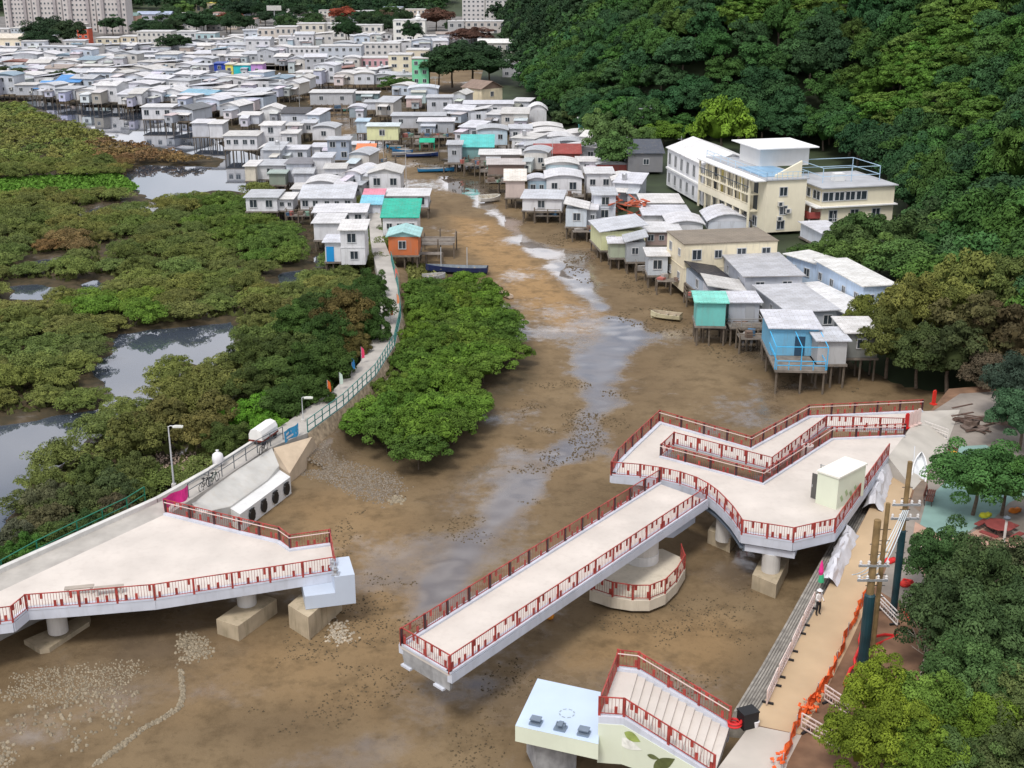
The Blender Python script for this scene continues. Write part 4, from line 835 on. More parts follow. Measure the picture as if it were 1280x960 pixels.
# ---------------------------------------------------------------- boats
def boat(p, yaw, L_, W_, H_, col, inn, label, tilt=(0, 0), masts=0, name='rowing_boat', cat='boat', thw=3):
    t = thing(name, p, label, cat, 'boats on the mud', yaw); t.rotation_euler = (tilt[0], tilt[1], yaw)
    WM[t.name] = Matrix.Translation(Vector(p)) @ Matrix.Rotation(yaw, 4, 'Z') @ Matrix.Rotation(tilt[1], 4, 'Y') @ Matrix.Rotation(tilt[0], 4, 'X')
    n = 12; out = []; ins = []
    for i in range(n+1):
        s = i/n; w = max(.02, W_/2*max(0, 1-s**2.4)**.75*(.78+.5*s)); sh = H_*(1+.25*(s-.3)**2*2); x = (s-.5)*L_
        out.append([(x, -w, sh), (x, -w*.85, H_*.4), (x*.96, 0, -.02), (x, w*.85, H_*.4), (x, w, sh)]); wi = max(.01, w-.08); ins.append([(x*.97, -wi, sh), (x*.94, -wi*.8, H_*.45), (x*.9, 0, .12), (x*.94, wi*.8, H_*.45), (x*.97, wi, sh)])
    k = MB()
    for a, b in zip(out, out[1:]):
        for j in range(4): k.face(a[j], a[j+1], b[j+1], b[j])
    k.face(*out[0]); k.face(*out[-1])
    for side in (0, 4):
        for i in range(n): k.face(out[i][side], out[i+1][side], ins[i+1][side], ins[i][side])
    k.build('hull', mat('hull%d%d%d' % tuple(int(c*99) for c in col), col, var=.12, scale=1.5, rough=.45, streak=.25), t, world=False)
    k = MB()
    for a, b in zip(ins, ins[1:]):
        for j in range(4): k.face(a[j+1], a[j], b[j], b[j+1])
    k.face(*ins[0][::-1]); k.build('inside', mat('inn%d%d%d' % tuple(int(c*99) for c in inn), inn, var=.2, scale=2), t, world=False)
    for i in range(thw):
        s = .22+.26*i; j = int(s*n); q = ins[j]; k = MB(); k.box(((s-.5)*L_, 0, H_*.72), (.24, abs(q[0][1])*1.85, .05)); k.build('thwart', mat('thwart', (.32, .27, .2), var=.2), t, world=False)
    for i in range(masts): k = MB(); k.tube([((i-.4)*L_*.42, 0, .1), ((i-.4)*L_*.42, 0, 3.6)], .06, 6); k.build('mast', mat('lamp_grey', (.5, .5, .5)), t, world=False)
    return t
boat(at(832,399,.12), 2.75, 3.7, 2.0, .75, (.62,.57,.38), (.34,.28,.2), 'cream and yellow rowing boat lying on the mud by the teal hut')
boat(at(612,252,.15), .35, 3.8, 2.0, 1.0, (.76,.75,.70), (.5,.47,.4), 'small white boat on the mud under the grey stilt decks', tilt=(.22, 0))
boat(at(571,342,.15), 3.05, 8.4, 2.0, 1.0, (.02,.03,.09), (.20,.23,.26), 'long navy blue boat with two pale masts at the tip of the green island', masts=2, thw=3)
boat(at(627,369,.15), 2.1, 4.6, 1.0, .45, (.60,.50,.40), (.45,.36,.27), 'narrow bare wooden boat half hidden by the green island')
for (u, v, L_, yw, c, lb_) in ((490,186,5,2.2,(.03,.30,.55),'bright blue boat under the pale yellow stilt hut'),(502,191,5,2.6,(.02,.16,.38),'darker blue boat moored beside the bright blue one'),(528,196,7,.2,(.03,.06,.20),'navy boat below the green awning'),(546,215,7.5,.15,(.03,.22,.45),'blue boat at the edge of the brown creek beside the stilts'),(502,195,4.2,.1,(.30,.30,.32),'grey boat behind the navy boat'),(440,139,5,.3,(.10,.33,.30),'small green boat at the head of the creek'),(400,133,5,.2,(.35,.35,.34),'pale grey boat on the far mud bar'),(543,350,3,.3,(.5,.5,.5),'grey dinghy by the navy boat')):
    boat(at(u, v, .15), yw, L_, 2.0, .75, c, (.30, .29, .27), lb_)
tb_ = boat(at(1148,590,ZB+.35), 1.25, 3.0, 1.3, .5, (.74,.74,.74), (.66,.68,.70), 'white sailing dinghy tipped on its trolley behind the timber poles', tilt=(.15, -.75), thw=1, name='dinghy')
k = MB(); k.bar((-1.2, -.5, -.1), (1.0, -.5, -.1), .06); k.bar((-1.2, .5, -.1), (1.0, .5, -.1), .06); k.bar((-.6, -.55, -.1), (-.6, .55, -.1), .06); k.build('trolley', STEEL, tb_, world=False)
k = MB(); k.tube([(-1.1, .35, .1), (1.9, .55, .5)], .05, 6); k.build('mast', mat('lamp_grey', (.5, .5, .5)), tb_, world=False)
# ---------------------------------------------------------------- play area furniture
SLAT = mat('bench_slat', (.16, .055, .035), var=.25, scale=3); IRON = mat('dark_iron', (.06, .06, .06))
for (u, v, yw), lb_ in (((1162,626,1.15), 'brown slatted park bench on teal paving nearest the poles'), ((1191,572,1.15), 'brown slatted park bench farther up the teal paving, bags on it')):
    t = thing('park_bench', at(u, v, ZB+.012), lb_, 'bench', 'slatted benches in the play area', yw)
    k = MB()
    for i in range(4): k.box((0, -.24+i*.14, .45), (2.3, .11, .04))
    k.build('seat', SLAT, t, world=False); k = MB()
    for i in range(3): k.box((0, .33+i*.03, .58+i*.14), (2.3, .04, .11))
    k.build('backrest', SLAT, t, world=False)
    for x in (-1.0, 0, 1.0):
        k = MB(); k.bar((x, -.24, 0), (x, -.2, .43), .06); k.bar((x, .25, 0), (x, .4, .9), .06); k.bar((x, -.26, .40), (x, .3, .40), .05); k.build('leg', IRON, t, world=False)
for (u, v, c, lb_) in ((1192,568,(.75,.42,.05),'yellow bag on the far park bench'),(1185,577,(.65,.66,.7),'white bundle on the near end of the far bench'),(1176,577,(.04,.13,.42),'blue cloth lying by the far bench')):
    p = at(u, v, ZB+(.48 if 'blue' not in lb_ else .02)); k = MB(); rr = random.Random(u); k.lathe(p, [(.15, 0), (.32, .08), (.28, .2), (.1, .28)], 9); k.solo('bag', mat('bag%d' % u, c, var=.2), lb_, 'bag', smooth=True)
t = thing('picnic_table', at(1248,668,ZB+.012), 'dark red octagonal picnic table with fixed seats at the right edge of the play area', 'table', None, .3); RT = mat('red_table', (.22, .05, .045), var=.2, scale=2)
k = MB(); k.lathe((0, 0, 0), [(1.0, .72), (1.05, .74), (1.05, .78), (1.0, .8)], 8); k.build('tabletop', RT, t, world=False)
for i in range(4):
    a = i*math.pi/2+.4; k = MB(); k.box((1.35*math.cos(a), 1.35*math.sin(a), .44), (.42, 1.3, .06), a); k.build('seat', RT, t, world=False); k = MB(); k.bar((.4*math.cos(a), .4*math.sin(a), .05), (1.35*math.cos(a), 1.35*math.sin(a), .4), .08); k.bar((.4*math.cos(a), .4*math.sin(a), .0), (.3*math.cos(a), .3*math.sin(a), .72), .09); k.build('leg', IRON, t, world=False)
for (u, v, c, lb_) in ((1266,640,(.75,.22,.03),'orange sack behind the red picnic table'),(1229,646,(.7,.7,.05),'yellow sack left of the red picnic table'),(1276,692,(.72,.45,.04),'yellow sheet at the right frame edge by the lamp bollard'),(1110,703,(.6,.03,.03),'red sack at the foot of the far pole'),(1130,732,(.6,.04,.03),'red sacks by the shrub under the far pole')):
    p = at(u, v, ZB); k = MB(); k.lathe(p, [(.3, 0), (.34, .08), (.26, .24), (.05, .34)], 6); k.box(p+Vector((.35, .1, .12)), (.5, .35, .24), .6); k.solo('sack', mat('sack%d' % u, c, var=.2), lb_, 'sack', smooth=True)
P = at(1252,696,ZB); t = thing('bollard_lamp', P, 'white lamp post with a grey cap in front of the red picnic table', 'lamp'); hh = ztop(P, 645)-ZB; k = MB(); k.tube([(0, 0, 0), (0, 0, hh-.3)], .09, 8); k.build('pole', WALLC, t, world=False); k = MB(); k.lathe((0, 0, hh-.3), [(.09, 0), (.22, .06), (.24, .2), (.06, .3)], 10); k.build('lamp_head', GREYR, t, world=False)
# scrap timber heap under the trees
t = thing('timber_heap', at(1238,528,2.5), 'heap of dark planks, crates and pallets under the trees above the play area', 'heap'); rr = random.Random(9)
for nm, n_, sz, c in (('plank', 16, (2.4, .18, .06), (.10, .06, .045)), ('crate', 8, (.8, .6, .5), (.14, .10, .08)), ('pallet', 5, (1.2, 1.0, .14), (.16, .12, .10))):
    for i in range(n_):
        k = MB(); q = (rr.uniform(-3, 3), rr.uniform(-1.8, 1.8), sz[2]/2+rr.choice((0, .0, .5, .9)))
        k.box(q, sz, rr.uniform(0, 3))
        if nm != 'plank': k.box((q[0], q[1], q[2]+sz[2]/2+.02), (sz[0]*.9, .1, .03), rr.uniform(0, 3))
        k.build(nm, mat('scrap_'+nm, c, var=.4, scale=2), t, world=False)

p = at(934, 907, ZB+.01); k = MB(); k.box(p+Z*.45, (.9, .7, .9), .4); k.box(p+Z*.93, (.96, .76, .08), .4); k.solo('bin', mat('black_rubber', (.015, .015, .016)), 'black bin at the foot of the stair railing', 'bin')
p = at(944, 908, ZB+.01); k = MB(); k.lathe(p, [(.16, 0), (.2, .32), (.22, .34), (.18, .36)], 12); k.solo('bucket', WHITEC, 'white bucket beside the black bin at the foot of the stair', 'bucket')
p = at(918, 910, ZB+.01); k = MB(); k.tube([p+Vector((.34*math.cos(a), .34*math.sin(a), .1+.03*a)) for a in [i*.5 for i in range(26)]], .07, 6); k.solo('hose_coil', REDP, 'coil of red hose between the stair railing and the black bin', 'hose')
p = at(687, 774, .1); k = MB(); k.lathe(p, [(.05, 0), (.26, .12), (.3, .3), (.2, .48), (.06, .56), (.05, .64)], 12); k.solo('buoy', mat('orange_buoy', (.75, .28, .03), var=.1), 'orange buoy lying on the mud below the long span', 'buoy', smooth=True)
p = at(205, 893, .1)
# ================================================================ STILT VILLAGE
WALLM = mat('painted_siding', None, rough=.6, var=.07, scale=.6, streak=.5, dirt=(.24, .22, .20), wave=.35, wscale=2.2)
ROOFM = mat('sheet_roof', None, rough=.5, var=.14, scale=.45, streak=.42, dirt=(.30, .25, .20), wave=.35, wscale=1.6)
_t = ROOFM.node_tree; _b = _t.nodes['Principled BSDF']; _l = _b.inputs['Base Color'].links[0].from_socket      # lapped sheets: each a little different, seams between
_br = _t.nodes.new('ShaderNodeTexBrick'); _br.inputs['Color1'].default_value = (1, 1, 1, 1); _br.inputs['Color2'].default_value = (.80, .79, .77, 1); _br.inputs['Mortar'].default_value = (.62, .58, .54, 1); _br.inputs['Scale'].default_value = .55; _br.inputs['Mortar Size'].default_value = .012; _br.inputs['Bias'].default_value = -.25
_m = _t.nodes.new('ShaderNodeMix'); _m.data_type = 'RGBA'; _m.blend_type = 'MULTIPLY'; _m.inputs['Factor'].default_value = 1; _tc = _t.nodes.new('ShaderNodeTexCoord'); _t.links.new(_tc.outputs['Object'], _br.inputs['Vector']); _t.links.new(_l, _m.inputs['A']); _t.links.new(_br.outputs['Color'], _m.inputs['B']); _t.links.new(_m.outputs['Result'], _b.inputs['Base Color'])
FRAMEM = mat('window_frame', (.52, .53, .54), rough=.5); PANEM = mat('window_glass', (.035, .045, .055), rough=.12, spec=.6, var=.3)
TIMBER = mat('stilt_timber', (.16, .13, .10), var=.3, scale=2, rough=.9); FLOORM = mat('floor_timber', (.19, .165, .14), var=.3, scale=1.5)
def _win(): k = MB(); k.mi(0).box((0, -.02, 0), (1.12, .10, 1.12)); k.mi(1).box((0, -.075, 0), (.92, .02, .92)); k.mi(0).box((0, -.088, 0), (.07, .012, .92)); return k.mesh('window', [FRAMEM, PANEM])
def _fr(): k = MB(); [k.box(*q) for q in (((0, -.03, .53), (1.16, .12, .08)), ((0, -.03, -.53), (1.16, .14, .08)), ((-.54, -.03, 0), (.08, .12, .98)), ((.54, -.03, 0), (.08, .12, .98)), ((0, -.04, 0), (.06, .10, .98)))]; return k.mesh('window', [FRAMEM])
def _pane(): k = MB(); k.box((0, -.02, 0), (1.0, .04, .98)); return k.mesh('pane', [PANEM])
def _door(): k = MB(); k.box((0, -.03, .5), (1, .08, 1)); return k.mesh('door', [mat('door_paint', None, var=.1, rough=.55)])
def _st(): k = MB(); k.tube([(0, 0, 0), (0, 0, 1)], .11, 6); return k.mesh('stilt', [TIMBER])
def _ac(): k = MB(); k.mi(0).box((0, -.2, 0), (.85, .36, .6)); k.mi(1).lathe((0, 0, 0), [(.01, 0), (.01, .001)], 3); k.mi(1).box((-.1, -.39, 0), (.46, .02, .46)); k.mi(0).box((0, -.2, -.36), (.7, .4, .05)); return k.mesh('air_conditioner', [WALLC, PANEM])
WIN, WFR, PANE, DOOR, STILT, ACU = _win(), _fr(), _pane(), _door(), _st(), _ac()
def roofmesh(kind, W_, d, h0, ov=.35, rise=.5):
    k = MB(); x, y = W_/2+ov, d/2+ov; th = .12
    if kind == 'flat': q = [(-x, -y, 0), (x, -y, 0), (x, y, rise*.12), (-x, y, rise*.12)]
    elif kind == 'mono': q = [(-x, -y, 0), (x, -y, 0), (x, y, rise), (-x, y, rise)]
    elif kind == 'left': q = [(-x, -y, 0), (x, -y, rise), (x, y, rise), (-x, y, 0)]
    elif kind == 'right': q = [(-x, -y, rise), (x, -y, 0), (x, y, 0), (-x, y, rise)]
    if kind in ('flat', 'mono', 'left', 'right'):
        k.hexa([Vector(p)+Vector((0, 0, h0+.004)) for p in q]+[Vector(p)+Vector((0, 0, h0+th)) for p in q])
    elif kind in ('gx', 'gy', 'arch', 'archy'):
        n = 2 if kind[0] == 'g' else 8; pr = []
        along_x = kind in ('gx', 'archy'); w = y if along_x else x
        for i in range(n+1):
            t = i/n*2-1; z = rise*(1-abs(t)) if n == 2 else rise*(1-t*t)
            pr.append((t*w, z))
        e = x if along_x else y
        vs = []
        for s in (-e, e):
            for c, z in pr: vs.append((s, c, h0+z) if along_x else (c, s, h0+z))
            for c, z in pr: vs.append((s, c, h0+z+th) if along_x else (c, s, h0+z+th))
        m = n+1; fs = []
        for i in range(n):
            fs.append((i, i+1, 2*m+i+1, 2*m+i)); fs.append((m+i, 3*m+i, 3*m+i+1, m+i+1)); fs.append((i, m+i, m+i+1, i+1)); fs.append((2*m+i, 2*m+i+1, 3*m+i+1, 3*m+i))
        fs += [(0, 2*m, 3*m, m), (n, m+n, 3*m+n, 2*m+n)]; k.add(vs, fs)
        # gable infill
        for s in ((-W_/2, W_/2) if along_x else (-d/2, d/2)):
            f = (d/2)/y if along_x else (W_/2)/x
            pts = [((s, c*f, h0+z-.02) if along_x else (c*f, s, h0+z-.02)) for c, z in pr]
            if n == 8 or True: k.mi(1).face(*pts); k.mi(0)
    return k
WHITES = [(.62,.64,.69),(.55,.58,.63),(.66,.66,.67),(.46,.48,.52),(.58,.56,.53),(.40,.42,.45),(.52,.59,.68),(.60,.60,.62)]
ROOFS = [(.66,.66,.69),(.62,.63,.68),(.68,.67,.66),(.54,.56,.60),(.64,.64,.65),(.46,.48,.51),(.58,.57,.55)]
def house(P, W_, d, h, yaw, roof='flat', wc=None, rc=None, label='', group=None, zg=-.3, name='stilt_house', cat='house', win=(2, 1), det=1, rise=None, stilts=True, door=None, deck=0, ac=0, storeys=1, ov=.35, fcol=None):
    """P: base of the near-left corner (its z is the floor); x runs along the front, y to the back"""
    wc = wc or random.choice(WHITES); rc = rc or random.choice(ROOFS); c, s = math.cos(yaw), math.sin(yaw)
    ctr = Vector((P[0]+c*W_/2-s*d/2, P[1]+s*W_/2+c*d/2, P[2])); t = thing(name, ctr, label, cat, group, yaw)
    if rise is None: rise = {'flat': .6, 'mono': .7, 'left': .8, 'right': .8, 'gx': .9, 'gy': .9, 'arch': .55, 'archy': .6}[roof]
    k = MB(); k.box((0, 0, h/2), (W_, d, h)); k.build('wall', WALLM, t, wc, world=False)
    roofmesh(roof, W_, d, h, ov, rise).build('roof', [ROOFM, mat('gable_wall', None, var=.08)], t, rc, world=False)
    if storeys > 1 and det > 1: k = MB(); k.box((0, 0, h/2), (W_+.1, d+.1, .12)); k.build('floor_band', WALLM, t, wc, world=False)
    sz = min(1.05, W_/max(1, win[0])*.5)
    def window(x, y, z, rz, s):
        if det > 1: f = link('window', WFR, t, None, (x, y, z), rz, (s, 1, s*1.1)); link('pane', PANE, f, None, (0, 0, 0))
        else: link('window', WIN, t, None, (x, y, z), rz, (s, 1, s))
    for st_ in range(storeys):
        z = h/storeys*(st_+.56)
        for i in range(win[0]):
            x = -W_/2+W_*(i+.5)/win[0]+random.uniform(-.15, .15)
            if not (door and st_ == 0 and abs(x-door[0]*W_) < .9): window(x, -d/2, z, 0, sz*random.uniform(.8, 1.05))
        for i in range(win[1]):
            y = -d/2+d*(i+.5)/win[1]+random.uniform(-.2, .2); side = -1 if ctr.x > -6 and yaw < .1 or ctr.x > 8 else 1
            window(side*W_/2, y, z, side*math.pi/2, .85*random.uniform(.8, 1.1))
    if door: link('door', DOOR, t, door[1], (door[0]*W_, -d/2, .02), 0, (1.0, 1, 2.0))
    for i in range(ac): link('air_conditioner', ACU, t, None, (W_*(.18-.4*i), -d/2-.02, h*.45), 0)
    if det < 2 and group == B_ and random.random() < .35:
        lw_ = W_*random.uniform(.35, .8); lx = random.uniform(-.5, .5)*(W_-lw_); k = MB(); dd = random.uniform(1.2, 2.2); z0 = h*random.uniform(.62, .85)
        k.hexa([(lx-lw_/2, -d/2-dd, z0-.35), (lx+lw_/2, -d/2-dd, z0-.35), (lx+lw_/2, -d/2-.02, z0), (lx-lw_/2, -d/2-.02, z0), (lx-lw_/2, -d/2-dd, z0-.27), (lx+lw_/2, -d/2-dd, z0-.27), (lx+lw_/2, -d/2-.02, z0+.08), (lx-lw_/2, -d/2-.02, z0+.08)])
        k.mi(1)
        for sx in (-1, 1): k.bar((lx+sx*(lw_/2-.08), -d/2-dd+.1, .0 if not stilts else -2.2), (lx+sx*(lw_/2-.08), -d/2-dd+.1, z0-.36), .09)
        k.mi(1).box((lx, -d/2-dd/2, -.1), (lw_, dd-.04, .12))
        k.build('porch', [ROOFM, TIMBER], t, random.choice(ROOFS+[(.25,.36,.45),(.34,.3,.27),(.42,.44,.46)]), world=False)
    if (group == B_ and random.random() < .8) or (group is None and name == 'stilt_house' and det < 2 and stilts and 3 < W_ < 9 and P[1] > 185 and random.random() < .5):
        sx = random.choice((-1, 1)); rw, rd, rh_ = W_*random.uniform(.3, .5), d*random.uniform(.35, .6), h*random.uniform(.6, .9); cx, cy = sx*random.uniform(.1, .3)*W_, -d/2-rd/2-.02
        k = MB(); k.box((cx, cy, rh_/2-.15), (rw, rd, rh_)); sr = k.build('side_room', WALLM, t, jit(random.choice(WHITES+[(.35,.37,.4),(.42,.38,.34),(.45,.5,.55)]), .1), world=False)
        k = MB(); a_ = random.uniform(.05, .4); k.hexa([(cx-rw/2-.2, cy-rd/2-.3, rh_-.146), (cx+rw/2+.2, cy-rd/2-.3, rh_-.146), (cx+rw/2+.2, cy+rd/2, rh_-.146+a_), (cx-rw/2-.2, cy+rd/2, rh_-.146+a_)]+[(cx-rw/2-.2, cy-rd/2-.3, rh_-.03), (cx+rw/2+.2, cy-rd/2-.3, rh_-.03), (cx+rw/2+.2, cy+rd/2, rh_-.03+a_), (cx-rw/2-.2, cy+rd/2, rh_-.03+a_)])
        k.build('roof', ROOFM, sr, jit(random.choice(ROOFS+[(.45,.46,.48),(.3,.28,.27)]), .06), world=False)
        window(cx, cy-rd/2, rh_*.45, 0, min(.9, rw*.35))
        for xx in (cx-rw/2+.1, cx+rw/2-.1): link('stilt', STILT, t, None, (xx, cy-rd/2+.1, -2.9), 0, (1, 1, 2.75))
    if det < 2 and group == B_ and random.random() < .25:
        k = MB(); k.lathe((random.uniform(-.3, .3)*W_, random.uniform(-.3, .3)*d, h+rise*.5), [(.42, 0), (.45, .1), (.45, .9), (.3, 1.05), (.1, 1.1)], 10); k.build('water_tank', STEEL, t, world=False)
    if group == B_ and random.random() < .4: link('air_conditioner', ACU, t, None, (W_*random.uniform(-.4, .4), -d/2-.02, h*.3), 0)
    if stilts:
        nx = max(3, round(W_/1.5)); dk = deck
        k = MB(); k.box((0, -dk/2, -.13), (W_+.3, d+.3+dk, .22)); k.build('floor', FLOORM, t, world=False)
        L_ = P[2]-.24-zg
        for i in range(nx):
            for y in ((-d/2-dk+.15, -d*.12, d/2-.2) if P[1] < 330 else (-d/2-dk+.15, d/2-.2)):
                link('stilt', STILT, t, None, (-W_/2+.12+(W_-.24)*i/(nx-1)+random.uniform(-.1, .1), y, -.24-L_), 0, (1, 1, L_))
        if dk:
            k = MB()
            for a, b in (((-W_/2, -d/2-dk, .9), (W_/2, -d/2-dk, .9)), ((-W_/2, -d/2-dk, .45), (W_/2, -d/2-dk, .45)), ((-W_/2, -d/2, .9), (-W_/2, -d/2-dk, .9)), ((W_/2, -d/2, .9), (W_/2, -d/2-dk, .9))): k.bar(a, b, .06)
            for i in range(int(W_)+1): x = -W_/2+W_*i/int(W_); k.bar((x, -d/2-dk, 0), (x, -d/2-dk, .9), .06)
            k.build('deck_rail', mat('rail_paint', None), t, fcol or (.3, .3, .3), world=False)
    return t
def fitW(P, yaw, uR):
    lo, hi = .3, 60.
    for _ in range(40):
        m = (lo+hi)/2; q = (P[0]+math.cos(yaw)*m, P[1]+math.sin(yaw)*m, P[2])
        if proj(q)[0] < uR: lo = m
        else: hi = m
    return lo
def hpx(uL, uR, vT, vB, d, label, yaw=0., zf=2.05, **kw):
    """house from the picture edges of its front: left, right, eave row, floor row"""
    P = at(uL, vB, zf); yw = math.radians(yaw); W_ = fitW(P, yw, uR); h = max(1.8, ztop(P, vT)-zf)
    return house(P, W_, d, h, yw, label=label, **kw)
def hcorner(C, Lp, uR, vT, zf, label, **kw):
    """house seen on its corner: near corner pixel, far end of the left side pixel, right end column, eave row at the corner"""
    c = at(*C, zf); l = at(*Lp, zf); dv = (l-c); d = Vector((dv.x, dv.y, 0)).length; yw = math.atan2(dv.y, dv.x)-math.pi/2
    return house(c, fitW(c, yw, uR), d, max(1.8, ztop(c, vT)-zf), yw, label=label, **kw)
B_ = 'stilt houses of the village'
W1, W2, GRY, LBL, CRM, YEL = (.68,.68,.70), (.60,.63,.69), (.40,.42,.45), (.46,.58,.72), (.74,.67,.52), (.66,.68,.40)
# ---- left side of the creek, nearest first
hpx(427, 457, 288, 331, 6, 'two storey white house at the village end of the marsh path', storeys=2, win=(1, 0), det=2, yaw=2, wc=W1, zf=2.3, roof='flat', stilts=False)
hpx(407, 426.5, 303, 327, 4, 'small white annex with a bright blue door beside the two storey house', win=(0, 0), det=2, door=(-.18, (.02,.28,.62)), zf=2.2, wc=W1, rc=(.66,.68,.74))
hpx(393, 426, 279, 300, 6, 'white upper house behind the blue door annex', win=(0, 1), det=2, wc=W1)
hpx(393, 457, 266, 281, 6, 'wide white flat roofed house behind the two storey one', win=(4, 0), det=2, wc=W1, yaw=2)
hpx(376, 441, 251, 262, 5, 'long white house whose broad roof slopes toward the marsh', win=(5, 0), det=2, roof='mono', rise=1.2, wc=W1)
hpx(308, 347, 247, 264, 6, 'white house with one small window at the corner over the marsh', win=(2, 0), det=2, wc=W1, roof='flat')
hpx(347.5, 366, 249, 263, 5, 'narrow white house right of the marsh corner house', win=(2, 0), det=2, wc=W1)
hpx(384, 420, 230, 246, 6, 'white house under a shallow arched roof and two windows', win=(2, 0), det=2, roof='arch', wc=W1)
hpx(366, 384, 238, 250, 5, 'low white shed left of the arched roof house', win=(0, 0), wc=W1)
hpx(420.5, 441, 239, 250, 5, 'low white lean-to right of the arched roof house', win=(1, 0), wc=W1, roof='right')
hpx(307, 320, 208, 226, 6, 'cream end room of the long white house over the pond', win=(0, 0), wc=(.68,.62,.52), det=2)
hpx(320.5, 357, 207, 224, 6, 'long white house over the pond with a dark canopy edge', win=(1, 0), det=2, wc=W1)
hpx(337, 357, 217, 231, 3, 'grey green shed on stilts in front of the long white pond house', win=(0, 0), wc=(.24,.28,.23), rc=(.34,.42,.38), zf=2.2)
hpx(359, 390, 205, 228, 6, 'grey block house with a dark roof terrace', win=(1, 0), wc=(.52,.54,.60), rc=(.20,.20,.22), det=2)
hpx(368, 391, 217, 231, 2.5, 'pale grey porch in front of the grey block house', win=(0, 0), wc=(.58,.60,.66), roof='mono')
hpx(393, 415, 197, 226, 5, 'tall white two storey house with blank walls behind the arched roof', win=(0, 0), storeys=2, wc=W1, det=2)
hpx(407, 432, 211, 234, 5, 'white house with a single window right of the tall blank one', win=(1, 0), det=2, wc=W1, yaw=3)
hpx(390, 418, 184, 196, 5, 'white house with a stepped roof behind the tall blank one', win=(1, 0), wc=W1)
hpx(410, 437, 175, 200, 4, 'open blue grey framed house with a flat white roof by the creek', win=(2, 0), wc=(.36,.42,.52), storeys=2)
hpx(327, 352, 157, 182, 6, 'two storey white house with one window up on its blank side', win=(1, 0), wc=W1, storeys=2, det=2)
hpx(352.5, 372, 167, 184, 5, 'white cabin with a tiny dark window right of the two storey side wall', win=(1, 0), wc=W1, det=2)
hpx(326, 351, 186, 200, 5, 'low grey shed behind a roof terrace railing', win=(1, 0), wc=(.5,.51,.54), roof='arch')
hpx(351.5, 384, 187, 201, 5, 'grey white house with two dark windows under the white cabin', win=(2, 0), wc=W2)
hpx(281, 322, 170, 187, 7, 'white house with a row of four windows standing over the pond', win=(4, 0), det=2, wc=W1)
hpx(299, 324, 144, 155, 6, 'pale blue grey house behind the four window house', win=(1, 0), wc=W2)
hpx(328, 352, 137, 152, 6, 'bright white gabled house behind the pond row', win=(1, 0), wc=(.74,.74,.74), roof='gy')
hpx(352, 385, 142, 156, 6, 'house with a nearly black roof near the creek head', win=(1, 0), wc=W2, rc=(.05,.05,.055), roof='mono')
hpx(359, 377, 157, 168, 5, 'small white house below the black roof', win=(1, 0), wc=W1); hpx(377.5, 394, 154, 166, 5, 'small white house with one dark window at the creek bend', win=(1, 0), wc=W1)
hpx(391, 419, 160, 175, 6, 'broad white house with a curved roof at the creek bend', win=(1, 0), wc=W1, roof='arch', yaw=-6)
hpx(241, 262, 154, 171, 6, 'grey fronted white box house over the pond', win=(0, 0), wc=(.55,.56,.60)); hpx(262.5, 279, 155, 172, 6, 'plain white box house right of the grey fronted one', win=(0, 0), wc=W1)
hpx(178, 216, 134, 149, 6, 'white house with a purple side wall standing over the pond', win=(3, 0), wc=W1, det=2)
hpx(440, 459, 181, 194, 4, 'pale cream box hut on the creek bank', win=(0, 0), wc=(.66,.58,.5)); hpx(446, 467, 194, 204, 4, 'hut with a bright orange tarpaulin roof on the creek bank', win=(0, 0), wc=(.42,.5,.46), rc=(.75,.24,.10), roof='mono', rise=1.3)
hpx(462, 501, 217, 240, 7, 'white gabled house with two windows beside the village lane', win=(2, 0), det=2, wc=W1, roof='gy', rise=.8)
hpx(480, 535, 245, 259, 6, 'wide pale grey house with a flat sheet roof near the jetty', win=(3, 0), det=2, wc=W2); hpx(455, 478, 250, 262, 4, 'small house with a pink awning beside the village lane', win=(1, 0), wc=(.6,.58,.6), rc=(.7,.25,.33), roof='mono')
hpx(453, 476, 262, 270, 3, 'low shed with a sky blue roof beside the lane', win=(0, 0), wc=W2, rc=(.22,.55,.70), roof='mono', rise=.8)
hpx(479, 522, 272, 296, 6, 'white house under a bright green awning behind the orange hut', win=(3, 0), det=2, wc=W1, rc=(.03,.42,.30), roof='mono', rise=1.5)
hpx(486, 523, 296, 319, 5, 'orange fronted hut with a pale turquoise gable roof beside the marsh path', win=(1, 0), det=2, wc=(.55,.16,.06), rc=(.36,.62,.62), roof='gy', rise=.7)
hpx(388, 441, 116, 131, 7, 'grey boathouse over the dark piles at the creek head', win=(2, 0), wc=(.45,.46,.48), rc=(.62,.62,.62)); hpx(345, 372, 96, 103, 6, 'grey jetty shed right of the violet house', win=(0, 0), wc=(.4,.38,.38))
# ---- coloured row
for u0, u1, v0, v1, c, nm in ((268,282,79.5,90.5,(.02,.06,.42),'deep blue'),(282.5,292,80.5,95,(.80,.70,.14),'yellow'),(292.5,314,81.5,95,(.03,.55,.58),'turquoise'),(314.5,329,80,97,(.58,.32,.68),'violet')):
    hpx(u0, u1, v0, v1, 6, f'{nm} painted house in the row of four coloured houses', win=(1, 0), wc=c, rc=(.66,.64,.55) if nm != 'deep blue' else (.05,.1,.4), zf=3)
